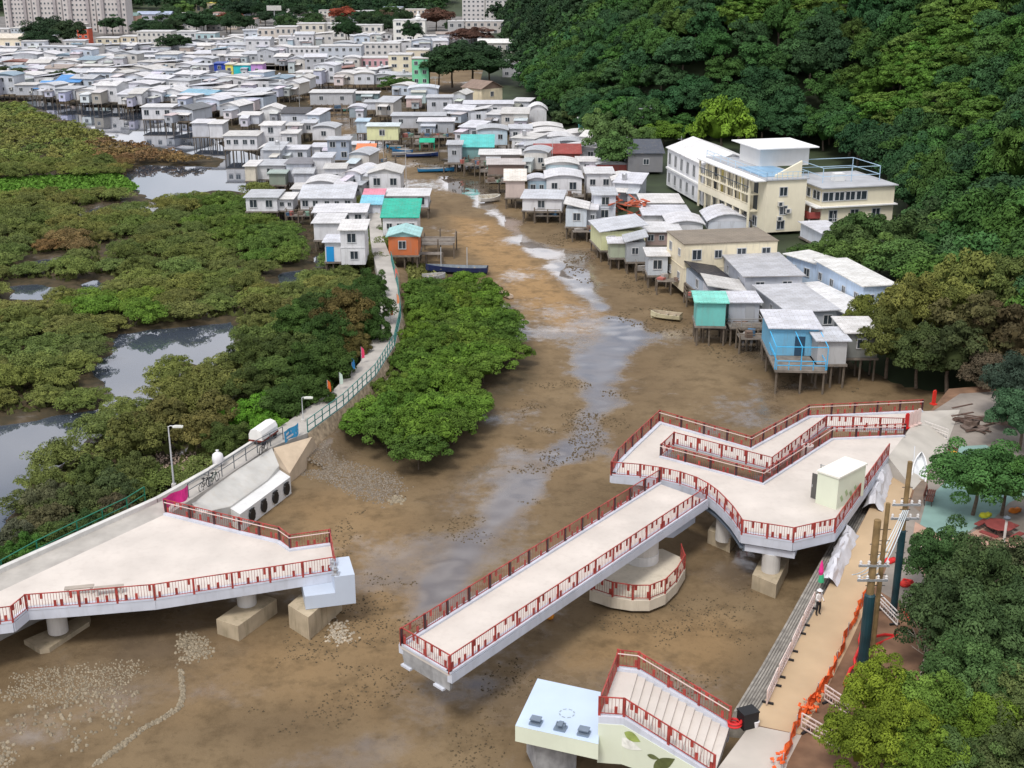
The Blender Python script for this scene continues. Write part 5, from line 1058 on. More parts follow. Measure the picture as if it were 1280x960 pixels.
# ---- right side of the creek
hpx(653, 702, 248, 263, 7, 'white corner house standing over the creek mud beside the white boat', win=(1, 1), det=2, wc=W1, yaw=-6)
hpx(660, 683, 226, 243, 4, 'blue grey porch with an arched roof behind the creek corner house', win=(2, 0), wc=(.33,.44,.52), roof='arch')
hpx(683, 727, 223, 244, 7, 'white house with a shallow arched roof and two small windows above the creek', win=(2, 1), det=2, wc=W1, roof='arch')
hpx(707, 733, 261, 283, 5, 'bluish white hut hanging over the creek mud', win=(1, 0), det=2, wc=(.56,.62,.68), yaw=-6, roof='right'); hpx(733.5, 745, 262, 282, 4, 'narrow grey annex of the bluish hut', win=(1, 0), wc=GRY, yaw=-6)
hpx(742, 769, 244, 276, 6, 'tall pale grey house behind the bluish hut', win=(1, 0), storeys=2, wc=W2, det=2)
hpx(733, 766, 217, 241, 6, 'white house with two black windows beside the red roofed shed', win=(2, 0), wc=W1, det=2)
hpx(766, 796, 226, 246, 6, 'white arched roof house in front of the solar panelled house', win=(1, 0), wc=W1, roof='arch')
hpx(722, 746, 202, 216, 5, 'white cube house with one small window between red roofs', win=(1, 0), wc=W1); hpx(746.5, 785, 206, 218, 5, 'low house with a red side wall under a white roof', win=(0, 0), wc=(.45,.12,.10), roof='arch')
hpx(683, 722, 206, 220, 6, 'pale blue house with a white arched roof below the dark red roof', win=(1, 0), wc=(.44,.55,.6), roof='arch'); hpx(669, 725, 196, 204, 7, 'long shed with a dark red roof', win=(0, 0), wc=(.35,.12,.1), rc=(.30,.06,.05), roof='gx', rise=1.4)
hpx(707, 749, 187, 200, 6, 'grey house with a pale arched roof at the foot of the trees', win=(2, 0), wc=GRY, roof='arch'); hpx(657, 699, 183, 196, 6, 'white house with a wavy pale roof above the dark red roof', win=(1, 0), wc=W1, roof='arch')
hpx(597, 634, 163, 181, 6, 'pale blue house with a white arched roof and two windows', win=(2, 0), wc=(.50,.62,.70), roof='arch', det=2); hpx(637, 664, 161, 176, 6, 'white house with two black windows next to the pale blue arched one', win=(2, 0), wc=W1)
for i, (u0, u1, v0, v1) in enumerate(((663,702,160,170),(664,706,167,178),(682,718,173,185),(690,728,180,190),(708,741,169,181))):
    hpx(u0, u1, v0, v1, 6, 'white vaulted roof house, '+('topmost','second from the top','middle one','second from the bottom','rightmost')[i]+' of the five stacked below the trees', win=(1, 0), wc=W1, roof='arch', group='five white vaulted houses')
hpx(560, 577, 181, 203, 5, 'grey stilt workshop beside the turquoise tarpaulin', win=(1, 0), wc=GRY); hpx(577, 616, 184, 198, 5, 'shed draped in a turquoise tarpaulin over the creek', win=(0, 0), wc=(.22,.40,.40), rc=(.10,.52,.50), roof='mono', rise=1.7, det=2)
hpx(580, 641, 130, 146, 7, 'wide white house with a black door behind the timber decks', win=(4, 0), det=2, wc=W1, door=(-.1, (.02,.02,.02)))
hpx(600, 650, 195, 205, 6, 'low grey shed with a pale sheet roof above the piles', win=(0, 0), wc=(.34,.30,.28)); hpx(610, 655, 207, 218, 6, 'rusty drying shed open on its creek side', win=(0, 0), wc=(.24,.17,.14), rc=(.50,.46,.44)); hpx(632, 656, 226, 247, 4, 'cream sheeted lean-to on piles left of the creek corner house', win=(0, 0), wc=(.55,.46,.42), rc=(.72,.68,.62), roof='mono', rise=1.2)
hpx(459, 498, 158, 175, 5, 'pale yellow hut on stilts above the bright blue boat', win=(1, 0), wc=(.70,.72,.42), rc=(.62,.70,.72), det=2); hpx(446, 460, 152, 166, 5, 'light blue hut left of the pale yellow one', win=(0, 0), wc=(.5,.6,.7), rc=(.45,.6,.72))
hpx(490, 556, 145, 160, 6, 'long grey shed with a white roof behind the yellow hut', win=(3, 0), wc=(.48,.49,.52)); hpx(523, 567, 152, 166, 6, 'white roofed workshop beside the timber decks', win=(1, 0), wc=GRY)
hpx(456, 487, 128, 137, 5, 'long low grey white house at the creek head', win=(1, 0), wc=W2); hpx(508, 526, 123, 134, 5, 'small pale pink house among white roofs', win=(0, 0), wc=(.66,.5,.47)); hpx(534, 565, 122, 141, 6, 'stepped grey house with a small dark window', win=(2, 0), wc=(.54,.56,.6), det=2); hpx(511, 547, 111, 127, 7, 'pale blue grey house with an arched roof below the mint green block', win=(1, 0), wc=(.5,.55,.64), roof='arch', rc=(.6,.64,.70))
hpx(438, 473, 117, 126, 5, 'open white roofed pavilion on the creek bank', win=(0, 0), wc=(.2,.28,.30)); hpx(437, 456, 135, 147, 5, 'grey blue boathouse right of the creek head', win=(0, 0), wc=(.30,.36,.40), roof='arch')
# ---- right bank houses nearest the bridge
hcorner((751,313), (738,299), 806, 290, 1.8, 'yellow green house with a green side wall and a broad white roof above the mud', win=(2, 0), det=2, wc=(.62,.64,.38), roof='left', ac=1)
hpx(762, 784, 304, 322, 3, 'greenish grey shed below the yellow house', win=(0, 0), wc=(.36,.40,.30), zf=1.8); hpx(783, 806, 303, 327, 4, 'grey shed with a white roof and a turquoise awning below the yellow house', win=(1, 0), wc=(.34,.36,.38), zf=1.8, roof='left')
hpx(810, 834, 320, 344, 4, 'grey blue house with a wide bay window jutting over the mud', win=(1, 0), wc=(.50,.54,.58), zf=1.8, det=2)
hpx(803, 852, 255, 268, 7, 'white house with a flat roof at the foot of the white school wing', win=(3, 0), det=2, wc=W1, ac=1); hpx(805, 862, 271, 284, 7, 'broad white roofed house behind the yellow house', win=(1, 0), wc=W1)
hpx(805, 850, 290, 306, 6, 'rusty brown house with a pale roof right of the yellow house', win=(3, 0), wc=(.35,.26,.24)); hpx(836, 878, 282, 296, 6, 'small white house with an arched roof behind the cream house', win=(0, 0), wc=W1, roof='arch'); hpx(885, 937, 277, 292, 7, 'house with a large smooth white arched roof by the school', win=(0, 0), wc=W2, roof='arch', rise=1.1)
hcorner((853,365), (832,347), 968, 306, .9, 'cream two storey house with a flat brown roof terrace above the mud', win=(4, 2), storeys=2, det=2, wc=(.76,.68,.50), rc=(.24,.20,.15), ov=.12, stilts=False, name='cream_house')
hcorner((886,378), (857,352), 921, 362, 2.2, 'house with a black sheet roof below the cream house', win=(1, 1), det=2, wc=(.42,.48,.56), rc=(.022,.022,.03), roof='right')
hcorner((930,374), (903,345), 1001, 346, 2.6, 'light grey house with air conditioners on its front', win=(2, 2), det=2, wc=(.48,.50,.55), rc=(.46,.47,.50), ac=2)
hpx(870, 906, 378, 407, 4, 'turquoise hut with a pale green roof on braced stilts', win=(0, 0), det=2, wc=(.16,.50,.46), rc=(.22,.66,.56), yaw=-4, zf=2.4)
hpx(886, 929, 365, 384, 5, 'narrow pale house between the black roof and the turquoise hut', win=(2, 0), det=2, wc=W2, zf=2.4, roof='right'); hpx(910, 948, 378, 402, 4, 'grey porch house with an open deck beside the turquoise hut', win=(1, 0), det=2, wc=(.40,.42,.46), zf=2.3, deck=2.0, door=(.2, (.35,.36,.38)))
hcorner((984,416), (943,383), 1044, 390, 2.5, 'grey house with a wide white roof and a strip of dark windows', win=(3, 3), det=2, wc=(.42,.44,.47), rc=(.50,.51,.54))
hcorner((1060,414), (985,376), 1098, 397, 2.2, 'low white roofed annex below the light blue house', win=(0, 0), wc=W2, rc=(.74,.74,.74))
hcorner((1076,396), (1018,362), 1114, 358, 2.4, 'light blue house with white hipped roofs at the edge of the trees', win=(2, 4), det=2, wc=(.50,.62,.78), rc=(.70,.70,.68), roof='flat'); hcorner((1018,361), (981,349), 1046, 330, 2.4, 'rear wing of the light blue house', win=(0, 2), det=2, wc=(.50,.62,.78), rc=(.70,.70,.68))
tb2 = hpx(962, 1021, 410, 444, 6, 'house with a bright blue railed terrace and a grey white roof over the mud', win=(1, 0), det=2, wc=(.16, .42, .62), zf=2.6, deck=4.6, fcol=(.05,.42,.75), door=(.12, (.03,.07,.12)), yaw=-3)
k = MB()
for x in (-2.5, 0, 2.5):
    k.bar((x, -7.5, 0), (x, -7.5, 2.3), .08); k.bar((x, -7.5, 2.3), (x, -3.3, 2.6), .07)
k.bar((-2.5, -7.5, 2.3), (2.5, -7.5, 2.3), .07); k.bar((-2.5, -7.5, 1.4), (-2.5, -3.2, 1.4), .06)
k.build('terrace_frame', mat('bright_blue_rail', (.06, .42, .74)), tb2, world=False)
hpx(1021, 1057, 426, 455, 4, 'grey white box room beside the blue railed terrace', win=(0, 0), wc=(.42,.42,.42), zf=2.6, det=2); hpx(1056, 1096, 416, 447, 5, 'dark grey shed half hidden by the trees right of the blue terrace', win=(1, 0), wc=(.20,.21,.20), zf=2.6)
hcorner((1027,309), (1000,295), 1058, 292, 3, 'small white shed behind the cream block and the shrubs', win=(0, 0), wc=W2)
hpx(785, 828, 192, 215, 7, 'grey house with solar panels on its sloping roof', win=(1, 0), wc=(.22,.22,.23), rc=(.07,.08,.10), roof='mono', rise=1.5, zf=3, stilts=False, name='house')
hpx(800, 821, 136, 154, 5, 'small white house alone among the hillside trees', win=(2, 0), wc=W1, zf=6, zg=3, det=2, stilts=False, name='house'); hpx(697, 722, 126, 138, 5, 'white roofed house at the edge of the forest', win=(1, 0), wc=W1, zf=3, stilts=False, name='house'); hpx(724, 738, 150, 166, 4, 'turquoise and white hut beside the dark green tree', win=(0, 0), wc=(.15,.55,.55), rc=(.7,.75,.72), zf=2.6)
hpx(661, 683, 138, 153, 6, 'white hall with a high vaulted roof at the forest edge', win=(0, 0), wc=(.66,.67,.7), rc=(.76,.76,.78), roof='arch', rise=1.3, stilts=False)
# ---- far rows, laid along the village lanes
ORD = ['first','second','third','fourth','fifth','sixth','seventh','eighth','ninth','tenth','eleventh','twelfth','thirteenth','fourteenth','fifteenth','sixteenth','seventeenth','eighteenth','nineteenth','twentieth']
CN = lambda c: 'bluish' if c[2]-c[0] > .09 else 'white' if min(c) > .57 else 'grey'
def row(pts, n, rowname, h=(2.4, 3.2), d=7, zf=2.6, seed=0, fill=.99, win=(1, 3), gap=(), **kw):
    rr = random.Random(seed); cum = [0]; zf = zf-.5 if zf > 2.4 else zf
    for a, b in zip(pts, pts[1:]): cum.append(cum[-1]+math.hypot(b[0]-a[0], b[1]-a[1]))
    def pos(s):
        for i in range(len(cum)-1):
            if s <= cum[i+1]: t = (s-cum[i])/(cum[i+1]-cum[i]); return lerp(pts[i][0], pts[i+1][0], t), lerp(pts[i][1], pts[i+1][1], t)
        return pts[-1]
    ws = [rr.uniform(.7, 1.3) for _ in range(n)]; tot = sum(ws); s = 0
    for i in range(n):
        s0, s1 = s/tot*cum[-1], (s+ws[i])/tot*cum[-1]; s += ws[i]
        if i in gap: continue
        (u0, v0), (u1, v1) = pos(s0), pos(s0+(s1-s0)*fill); vj = rr.uniform(-1.2, 1.2); P = at(u0, v0+vj, zf); Q = at(u1, v1+vj, zf)
        yaw = max(-.3, min(.3, math.atan2(Q.y-P.y, Q.x-P.x)*.4))+rr.uniform(-.16, .16); W_ = max(2.6, fitW(P, yaw, u1)); ro = rr.choice(('flat', 'flat', 'mono', 'arch', 'arch', 'gx', 'left', 'gy')); wc = rr.choice(WHITES); rc = rr.choice(ROOFS)
        if rr.random() < .10: rc = rr.choice(((.24,.34,.42),(.30,.14,.11),(.34,.28,.24),(.16,.17,.18),(.22,.42,.55)))
        hh = rr.uniform(*h)*(1.75 if rr.random() < .12 else 1)
        rn = {'flat': 'flat', 'mono': 'sloping', 'left': 'sloping', 'right': 'sloping', 'arch': 'curved', 'gx': 'pitched', 'gy': 'gabled'}[ro]
        rcn = 'white' if min(rc) > .55 else 'grey' if min(rc) > .44 else 'rusty' if rc[0] > rc[2]*1.7 else 'brown' if rc[0] > rc[2]*1.2 else 'charcoal' if max(rc) < .2 else 'blue'
        house(P, W_, d*rr.uniform(.8, 1.2), hh, yaw, ro, wc, rc, f'{CN(wc)} house with {rn} {rcn} roof, '+(f'{ORD[i]} from left in ' if n > 1 else 'in ')+rowname.replace(' the ', ' '), group=B_, win=(min(win[1], max(1, int(W_/2.2))), 0), storeys=2 if hh > 4.4 else 1, **kw)
row([(-30,117),(45,119),(95,126)], 5, 'the row left of the blue roofs', seed=1)
row([(96,124),(128,127),(150,131),(178,131)], 4, 'the row right of the blue roofs', seed=2)
row([(216,150),(242,158)], 1, 'the pond front row', seed=3)
row([(-30,105),(60,108),(130,113),(185,121),(245,136),(300,150)], 12, 'the second pond row', seed=4)
row([(150,124),(230,128),(300,136),(330,140)], 6, 'the row behind the purple wall', seed=41)
row([(-30,96),(60,98),(140,104),(230,117),(330,130)], 14, 'the third pond row', seed=5)
row([(-30,89),(60,91),(140,95),(240,105),(340,118),(362,124)], 14, 'the fourth pond row', seed=6)
row([(-30,83.5),(60,85),(140,87.5),(262,93)], 12, 'the row left of the coloured houses', seed=7)
row([(262,104),(330,111),(375,122)], 5, 'the row below the coloured houses', seed=8)
row([(-30,78.5),(60,79.5),(150,81),(266,83)], 12, 'the row behind the deep blue house', seed=9)
row([(282,78),(360,80)], 4, 'the row behind the coloured houses', seed=10)
row([(-30,74),(70,74.5),(150,75.5),(250,77),(340,75)], 15, 'the farthest left bank row', seed=11)
row([(385,158),(400,178)], 1, 'the creek bend gap', seed=12)
row([(330,204),(352,205)], 1, 'the terrace behind the pond house', seed=13)
row([(437,213),(462,216)], 1, 'the lane by the blue frame', seed=14)
row([(432,238),(462,240)], 2, 'the lane behind the pink awning', seed=15)
row([(370,103),(430,105),(520,106)], 6, 'the creek head row', seed=16)
row([(372,111),(388,111)], 1, 'the boathouse corner', seed=161)
row([(395,97),(455,97),(515,98)], 5, 'the row below the pink house', seed=17)
row([(362,90),(430,90),(450,90)], 4, 'the row above the creek head', h=(4, 5.2), seed=18)
row([(490,118),(512,120)], 1, 'the plot below the mint block', seed=19)
row([(470,143),(492,146)], 1, 'the plot by the grey shed', seed=20)
row([(566,133),(582,135)], 1, 'the plot by the wide house', seed=21)
row([(556,150),(598,155),(660,160)], 4, 'the row behind the pale arch', seed=22)
row([(641,139),(662,143)], 1, 'the plot by the domed tank', seed=23)
row([(575,172),(598,176)], 1, 'the plot behind the tarpaulin', seed=24)
row([(655,210),(684,214)], 1, 'the plot behind the blue porch', seed=25)
row([(640,190),(668,195)], 1, 'the plot by the red roof', seed=26)
row([(726,188),(760,196),(785,212)], 3, 'the row under the green tree', seed=27)
row([(768,252),(800,258)], 1, 'the plot below the white wing', seed=28)
# ================================================================ timber decks, piles and drying racks over the creek
def rack(px, W_, d, zf, label, yaw=0., rails=True, clutter=0, seed=0):
    rr = random.Random(seed); P = at(*px, zf); t = thing('timber_deck', P, label, 'deck', 'timber decks over the creek', math.radians(yaw)); k = MB()
    n = max(4, int(d/.45))
    for i in range(n): k.box((W_/2, d*(i+.5)/n, -.05), (W_, d/n*.86, .07))
    k.build('planks', FLOORM, t, world=False)
    for i in range(max(2, int(W_/1.8))+1):
        for y in (.1, d-.1):
            x = W_*i/max(2, int(W_/1.8)); link('pile', STILT, t, None, (x+rr.uniform(-.1, .1), y, -zf-.3), 0, (1, 1, zf+.2+(rr.uniform(.3, 1.6) if rails else 0)))
    if rails:
        k = MB()
        for z in (.5, 1.0): k.bar((0, .1, z), (W_, .1, z), .07); k.bar((0, .1, z), (0, d, z), .07); k.bar((W_, .1, z), (W_, d, z), .07)
        k.build('rail', TIMBER, t, world=False)
    for i in range(clutter):
        k = MB(); s = (rr.uniform(.4, 1.6), rr.uniform(.3, .9), rr.uniform(.2, .8)); k.box((rr.uniform(.5, max(.6, W_-.5)), rr.uniform(.4, d-.3), s[2]/2), s, rr.uniform(0, 3)); k.build('crate', mat('crate_%d' % (i % 5), ((.20,.14,.11),(.30,.28,.26),(.06,.14,.24),(.36,.12,.10),(.16,.26,.20))[i % 5], var=.3), t, world=False)
    return t
rack((527,306), 4.6, 5.5, 2.1, 'bare timber jetty on piles right of the orange hut', seed=1); rack((514,318), 4.2, 1.6, 1.6, 'short low walkway below the orange hut', rails=False, seed=2)
rack((500,172), 7, 4, 2.3, 'timber deck right of the pale yellow hut, crowded with gear', clutter=8, seed=3); rack((528,172), 9, 5, 2.4, 'wide timber deck above the navy boat, stacked with crates', clutter=12, seed=4); rack((516,180), 3.4, 2.4, 1.7, 'small deck carrying the green awning', clutter=2, seed=5)
rack((548,190), 5, 3, 2.2, 'deck left of the grey stilt workshop', clutter=5, seed=6); rack((580,207), 6, 4, 2.3, 'deck below the turquoise tarpaulin', clutter=6, seed=7); rack((600,215), 6, 4, 2.3, 'cluttered deck left of the rusty drying shed', clutter=8, seed=8); rack((606,228), 5, 3.4, 2.2, 'deck on tall grey piles above the white boat', clutter=5, seed=9)
rack((486,183), 3, 2, 1.4, 'low landing by the bright blue boat', rails=False, seed=10); rack((392,136), 9, 3, 2.0, 'long dark jetty along the creek head', clutter=3, seed=11); rack((340,103), 9, 4, 3, 'jetty on piles right of the violet house', clutter=4, seed=12); rack((905,410), 4, 2.5, 1.7, 'small deck with white jars below the grey porch house', clutter=4, seed=13); rack((700,246), 4.2, 3, 2.2, 'narrow deck behind the creek corner house', clutter=3, seed=14); rack((468,204), 4, 3, 2.0, 'deck right of the orange tarpaulin hut', clutter=3, seed=15)
for i, (u, v, w_, d_, nm) in enumerate(((668,270,4,2.4,'below the creek corner house'),(716,290,4.4,2,'below the bluish hut'),(742,288,4,2.4,'beside the bluish hut annex'),(765,322,5,2,'below the yellow house'),(796,338,4.4,2,'below the greenish grey shed'),(822,352,3.6,2,'below the bay window house'),(858,372,3.6,2.2,'at the foot of the cream house'),(880,412,5,2,'in front of the turquoise hut'),(925,424,4.6,2.4,'in front of the grey porch house'),(640,246,4,2.4,'below the cream lean-to'),(570,203,5,3,'below the grey stilt workshop'),(555,205,5,2.6,'beside the navy boat'),(452,236,3.4,2,'beside the white gabled house'),(424,200,3,2,'by the blue framed house'),(356,270,4,1.8,'below the marsh corner houses'),(470,250,3,2,'behind the pink awning house'))):
    rack((u, v), w_, d_, 1.35+.25*(i % 3), 'weathered low timber staging with odd crates, '+nm, rails=(i % 2 == 0), clutter=3+i % 4, seed=40+i)
k = MB(); p = at(524, 188, 2.0); k.hexa([p+Vector(q) for q in ((0,0,1.6),(3.2,0,1.6),(3.2,2,2.2),(0,2,2.2),(0,0,1.66),(3.2,0,1.66),(3.2,2,2.26),(0,2,2.26))])
for x in (0.1, 3.1):
    for y in (.1, 1.9): k.bar(p+Vector((x, y, 0)), p+Vector((x, y, 1.7)), .07)
k.solo('awning', mat('green_awning', (.02,.36,.22), var=.15), 'green sheet awning over the small deck above the navy boat', 'awning')
k = MB(); rr = random.Random(3)
for i in range(26): q = at(785, 268, 2.6)+Vector((rr.uniform(-2.6, 2.6), rr.uniform(-2, 2), rr.uniform(.2, 2.6))); k.box(q, (2.6, .5, .12), ax=Matrix.Rotation(rr.uniform(-.5, .5), 3, 'Y') @ Matrix.Rotation(rr.uniform(0, 3), 3, 'Z'))
k.solo('stacked_sheets', mat('rust_sheets', (.42,.10,.05), var=.3, scale=1.5), 'heap of rust orange sheets and frames behind the yellow house', 'heap')
# blue sheet roofs at the pond's far corner
for i, (u0, u1, v0, v1) in enumerate(((44,72,111,119),(70,100,103,112))):
    hpx(u0, u1, v0, v1, 7, 'pond side shed with a bright blue sheet roof, '+('the nearer one','the farther one')[i], win=(0, 0), wc=(.4,.42,.45), rc=(.08,.28,.62), roof='mono', rise=1.5)
# ================================================================ the school-like white and cream block behind the right bank
ZG = 3.0
c2 = at(955, 291, ZG); l2 = at(882, 256, ZG); lv = (l2-c2); dl_ = lv.length; lv.normalize(); rv = Vector((lv.y, -lv.x, 0)); yw = math.atan2(rv.y, rv.x)
h2 = ztop(c2, 226)-ZG
inst = thing('school_block', c2, 'large cream building with stacked balconies and a blue roof terrace below the forest', 'building', None, yw)
CREAM = mat('cream_render', (.76, .70, .54), var=.05, scale=.4, rough=.75, streak=.18, dirt=(.45, .40, .30)); WHITER = mat('white_render', (.72, .72, .71), var=.05, scale=.4, rough=.75, streak=.15, dirt=(.42, .42, .4)); TERR = mat('blue_terrace', (.20, .36, .52), var=.2, scale=.6, rough=.35); TERRG = mat('grey_terrace', (.40, .41, .43), var=.12, scale=.5)
wR = fitW(c2, yw, 1004); dB = dl_
k = MB(); k.box((wR/2, dB/2, h2/2), (wR, dB, h2)); k.build('wall', CREAM, inst, world=False)
k = MB(); k.box((wR/2, dB/2, h2+.08), (wR+.5, dB+.5, .16)); k.build('roof', TERRG, inst, world=False)
k = MB(); k.box((wR/2, dB*.30, h2+.20), (wR-.6, dB*.42, .05)); k.build('terrace_floor', TERR, inst, world=False)
k = MB()
for (x0, y0), (x1, y1) in (((-.2, -.2), (wR, -.2)), ((-.2, -.2), (-.2, dB))):
    for z in (.5, 1.0): k.bar((x0, y0, h2+.16+z), (x1, y1, h2+.16+z), .06)
    for i in range(9): t_ = i/8; k.bar((lerp(x0, x1, t_), lerp(y0, y1, t_), h2+.16), (lerp(x0, x1, t_), lerp(y0, y1, t_), h2+1.2), .06)
k.build('terrace_rail', mat('pale_blue_rail', (.42, .58, .72)), inst, world=False)
def wins(par, spots, rz, s=1.0, sz=1.3):
    for x, y, z in spots: f = link('window', WFR, par, None, (x, y, z), rz, (s, 1, sz)); link('pane', PANE, f, None, (0, 0, 0))
wins(inst, [(wR*.42, 0, h2*.78), (wR*.45, 0, h2*.42), (wR*.4, 0, h2*.14)], 0, 1.1, 1.2)
for i in range(3): link('air_conditioner', ACU, inst, None, (wR*(.36+.2*(i % 2)), -.02, h2*(.55-.14*i)), 0)
for fl in range(2):      # balconies on the long left side
    z = h2*(.36+.32*fl); k = MB(); k.box((-.8, dB*.55, z), (1.6, dB*.86, .2)); b = k.build('balcony', CREAM, inst, world=False)
    k = MB(); k.box((-1.55, dB*.55, z+.52), (.1, dB*.86, .84)) if fl == 0 else [k.bar((-1.55, dB*(.12+.86*i/26), z+.1), (-1.55, dB*(.12+.86*i/26), z+1.05), .05) for i in range(27)]; k.bar((-1.55, dB*.12, z+1.08), (-1.55, dB*.98, z+1.08), .1); k.build('balustrade', CREAM if fl == 0 else GREYR, b, world=False)
    for i in range(7): y = dB*(.16+.115*i); link('door', DOOR, inst, ((.05, .06, .07), (.30, .28, .24), (.62, .52, .16))[i % 3], (-.002, y, z+.1), -math.pi/2, (1.3, 1, 2.2))
for i in range(8): k = MB(); k.box((-1.45, dB*(.12+.86*i/7), h2*.5), (.26, .26, h2)); k.build('column', CREAM, inst, world=False)
wins(inst, [(0, dB*(.15+.14*i), h2*.15) for i in range(6)], -math.pi/2, 1.3, 1.4)
k = MB(); k.box((-.9, dB*.5, h2-.05), (2.0, dB, .18)); k.build('eave', WHITER, inst, world=False)
# roof house on the terrace
k = MB(); k.box((wR*1.25, dB*.66, h2+1.5), (wR*1.3, dB*.34, 2.7)); rh = k.build('rooftop_room', WHITER, inst, world=False)
k = MB(); k.box((wR*1.25, dB*.66, h2+2.95), (wR*1.6, dB*.46, .16)); k.build('roof', mat('white_roof', (.78, .78, .78), var=.05), rh, world=False)
k = MB(); k.hexa([(wR*.3, 1.2, h2+.18), (wR*.95, 1.2, h2+.18), (wR*.95, 1.6, h2+.18), (wR*.3, 1.6, h2+.18), (wR*.3, 1.2, h2+.5), (wR*.95, 1.2, h2+2.4), (wR*.95, 1.6, h2+2.4), (wR*.3, 1.6, h2+.5)]); k.build('stair_wall', CREAM, inst, world=False)
# right block
off = wR+.01; wB = 0
cR = at(1025, 287, ZG); PB = WM[inst.name].inverted() @ cR; wB = fitW(cR, yw, 1114); hB = ztop(cR, 222+14)-ZG; dB2 = dB*.55
def loc(x, y, z): return (PB.x+x, PB.y+y, z)
k = MB(); k.box(loc(wB/2, dB2/2, hB/2), (wB, dB2, hB)); wg = k.build('front_wing', CREAM, inst, world=False)
k = MB(); k.box(loc(wB/2, dB2/2, hB+.08), (wB+.7, dB2+.7, .16)); k.build('roof', TERRG, wg, world=False)
k = MB(); k.box(loc(wB/2-.4, dB2/2, hB*.55), (wB+1.6, dB2+1.0, .18)); k.build('cornice', WHITER, wg, world=False)
wins(wg, [loc(wB*(.16+.3*i), 0, hB*.32) for i in range(3)], 0, 1.2, 1.6); wins(wg, [loc(wB*(.08+.15*i), 0, hB*.8) for i in range(4)], 0, 1.75, 1.2); wins(wg, [loc(0, dB2*(.15+.25*i), hB*.8) for i in range(3)], -math.pi/2, 2.0, 1.2)
k = MB(); k.box(loc(-.9, dB2*.3, hB*.27), (1.7, dB2*.55, .16)); k.box(loc(-.9, dB2*.02, hB*.27+.5), (1.7, .08, .9)); k.box(loc(-1.72, dB2*.3, hB*.27+.5), (.08, dB2*.55, .9)); k.build('balcony', mat('red_balcony', (.36, .08, .07)), wg, world=False)
for y in (.04, .55): k = MB(); k.box(loc(-1.6, dB2*y, hB*.27), (.2, .2, hB*.54)); k.build('column', WHITER, wg, world=False)
k = MB()
fx0, fx1, fy0, fy1 = wB*.15, wB*.95, dB2*.3, dB2*.98
for z in (1.1, 2.3):
    for a, b in (((fx0, fy0), (fx1, fy0)), ((fx1, fy0), (fx1, fy1)), ((fx1, fy1), (fx0, fy1)), ((fx0, fy1), (fx0, fy0))): k.bar(loc(*a, hB+z), loc(*b, hB+z), .08)
for a in ((fx0, fy0), (fx1, fy0), (fx1, fy1), (fx0, fy1), ((fx0+fx1)/2, fy0)): k.bar(loc(*a, hB+.1), loc(*a, hB+2.3), .08)
k.build('roof_frame', mat('pale_blue_rail', (.42, .58, .72)), wg, world=False)
k = MB(); k.box(loc(wB*.42, dB2*.4, hB+.7), (1.6, 1.2, 1.2)); k.build('roof_tank', WHITER, wg, world=False)
# white wing
c3 = at(878, 257, ZG); l3 = at(833, 231, ZG); lv3 = l3-c3; d3 = lv3.length; yw3 = math.atan2(lv3.y, lv3.x)-math.pi/2; h3 = ztop(c3, 207)-ZG; w3 = 9.0
wing = house(c3, w3, d3, h3, yw3, 'gy', (.74,.74,.75), (.78,.78,.78), 'long white wing with a hipped roof and tall windows, left of the cream block', win=(0, 0), stilts=False, name='school_wing', cat='building', rise=1.7, ov=.3)
wins(wing, [(-w3/2, d3*(-.42+.168*i), h3*.74) for i in range(6)], -math.pi/2, 1.1, 1.9); wins(wing, [(-w3/2, d3*(-.42+.168*i), h3*.24) for i in range(6)], -math.pi/2, 1.0, 1.6)
k = MB(); k.box((-w3/2-.12, 0, h3*.48), (.24, d3, .3)); k.build('floor_band', WHITER, wing, world=False)
piperail('hill_railing', [at(1092,192,4), at(1110,196,4), at(1130,204,4), at(1160,200,4)], 1.3, mat('lamp_grey', (.5,.5,.5)), 'grey railing climbing the hillside path behind the cream block', 'railing', 2.5)
# ================================================================ TOWN behind the village
def block(uL, uR, vT, vB, d, label, wc, zf=1.5, rows=3, cols=6, yaw=0., name='town_building', parapet=True, rc=(.6,.6,.6), roof=None):
    P = at(uL, vB, zf); yw = math.radians(yaw); W_ = fitW(P, yw, uR); h = max(3, ztop(P, vT)-zf); c, s = math.cos(yw), math.sin(yw)
    t = thing(name, (P.x+c*W_/2-s*d/2, P.y+s*W_/2+c*d/2, zf), label, 'building', 'buildings of the town beyond the stilt village', yw)
    k = MB(); k.box((0, 0, h/2), (W_, d, h)); k.build('wall', mat('render', None, var=.06, streak=.2, dirt=(.35,.33,.3)), t, wc, world=False)
    if roof: roofmesh(roof, W_, d, h, .4, 1.4).build('roof', [ROOFM, ROOFM], t, rc, world=False)
    else: k = MB(); k.box((0, 0, h+.15), (W_+.3, d+.3, .3)); k.build('roof', ROOFM, t, rc, world=False)
    for r in range(rows):
        for i in range(cols): link('window', WIN, t, None, (-W_/2+W_*(i+.5)/cols, -d/2, h*(r+.55)/rows), 0, (W_/cols*.42, 1, h/rows*.42))
    return t, W_, d, h
for i, (u0, u1) in enumerate(((8,42),(44,80),(82,122),(124,160))):
    t, W_, d, h = block(u0, u1, -14-3*i % 5, 36+i*2, 12, 'slab of the tall housing estate at the far left, '+('leftmost','second from the left','third from the left','rightmost')[i], (.56,.52,.50), rows=9, cols=8)
    for x in (-.28, .28): k = MB(); k.box((x*W_, -d/2-.5, h/2), (W_*.10, 1.0, h)); k.build('rib', mat('estate_rib', (.36, .33, .33)), t, world=False)
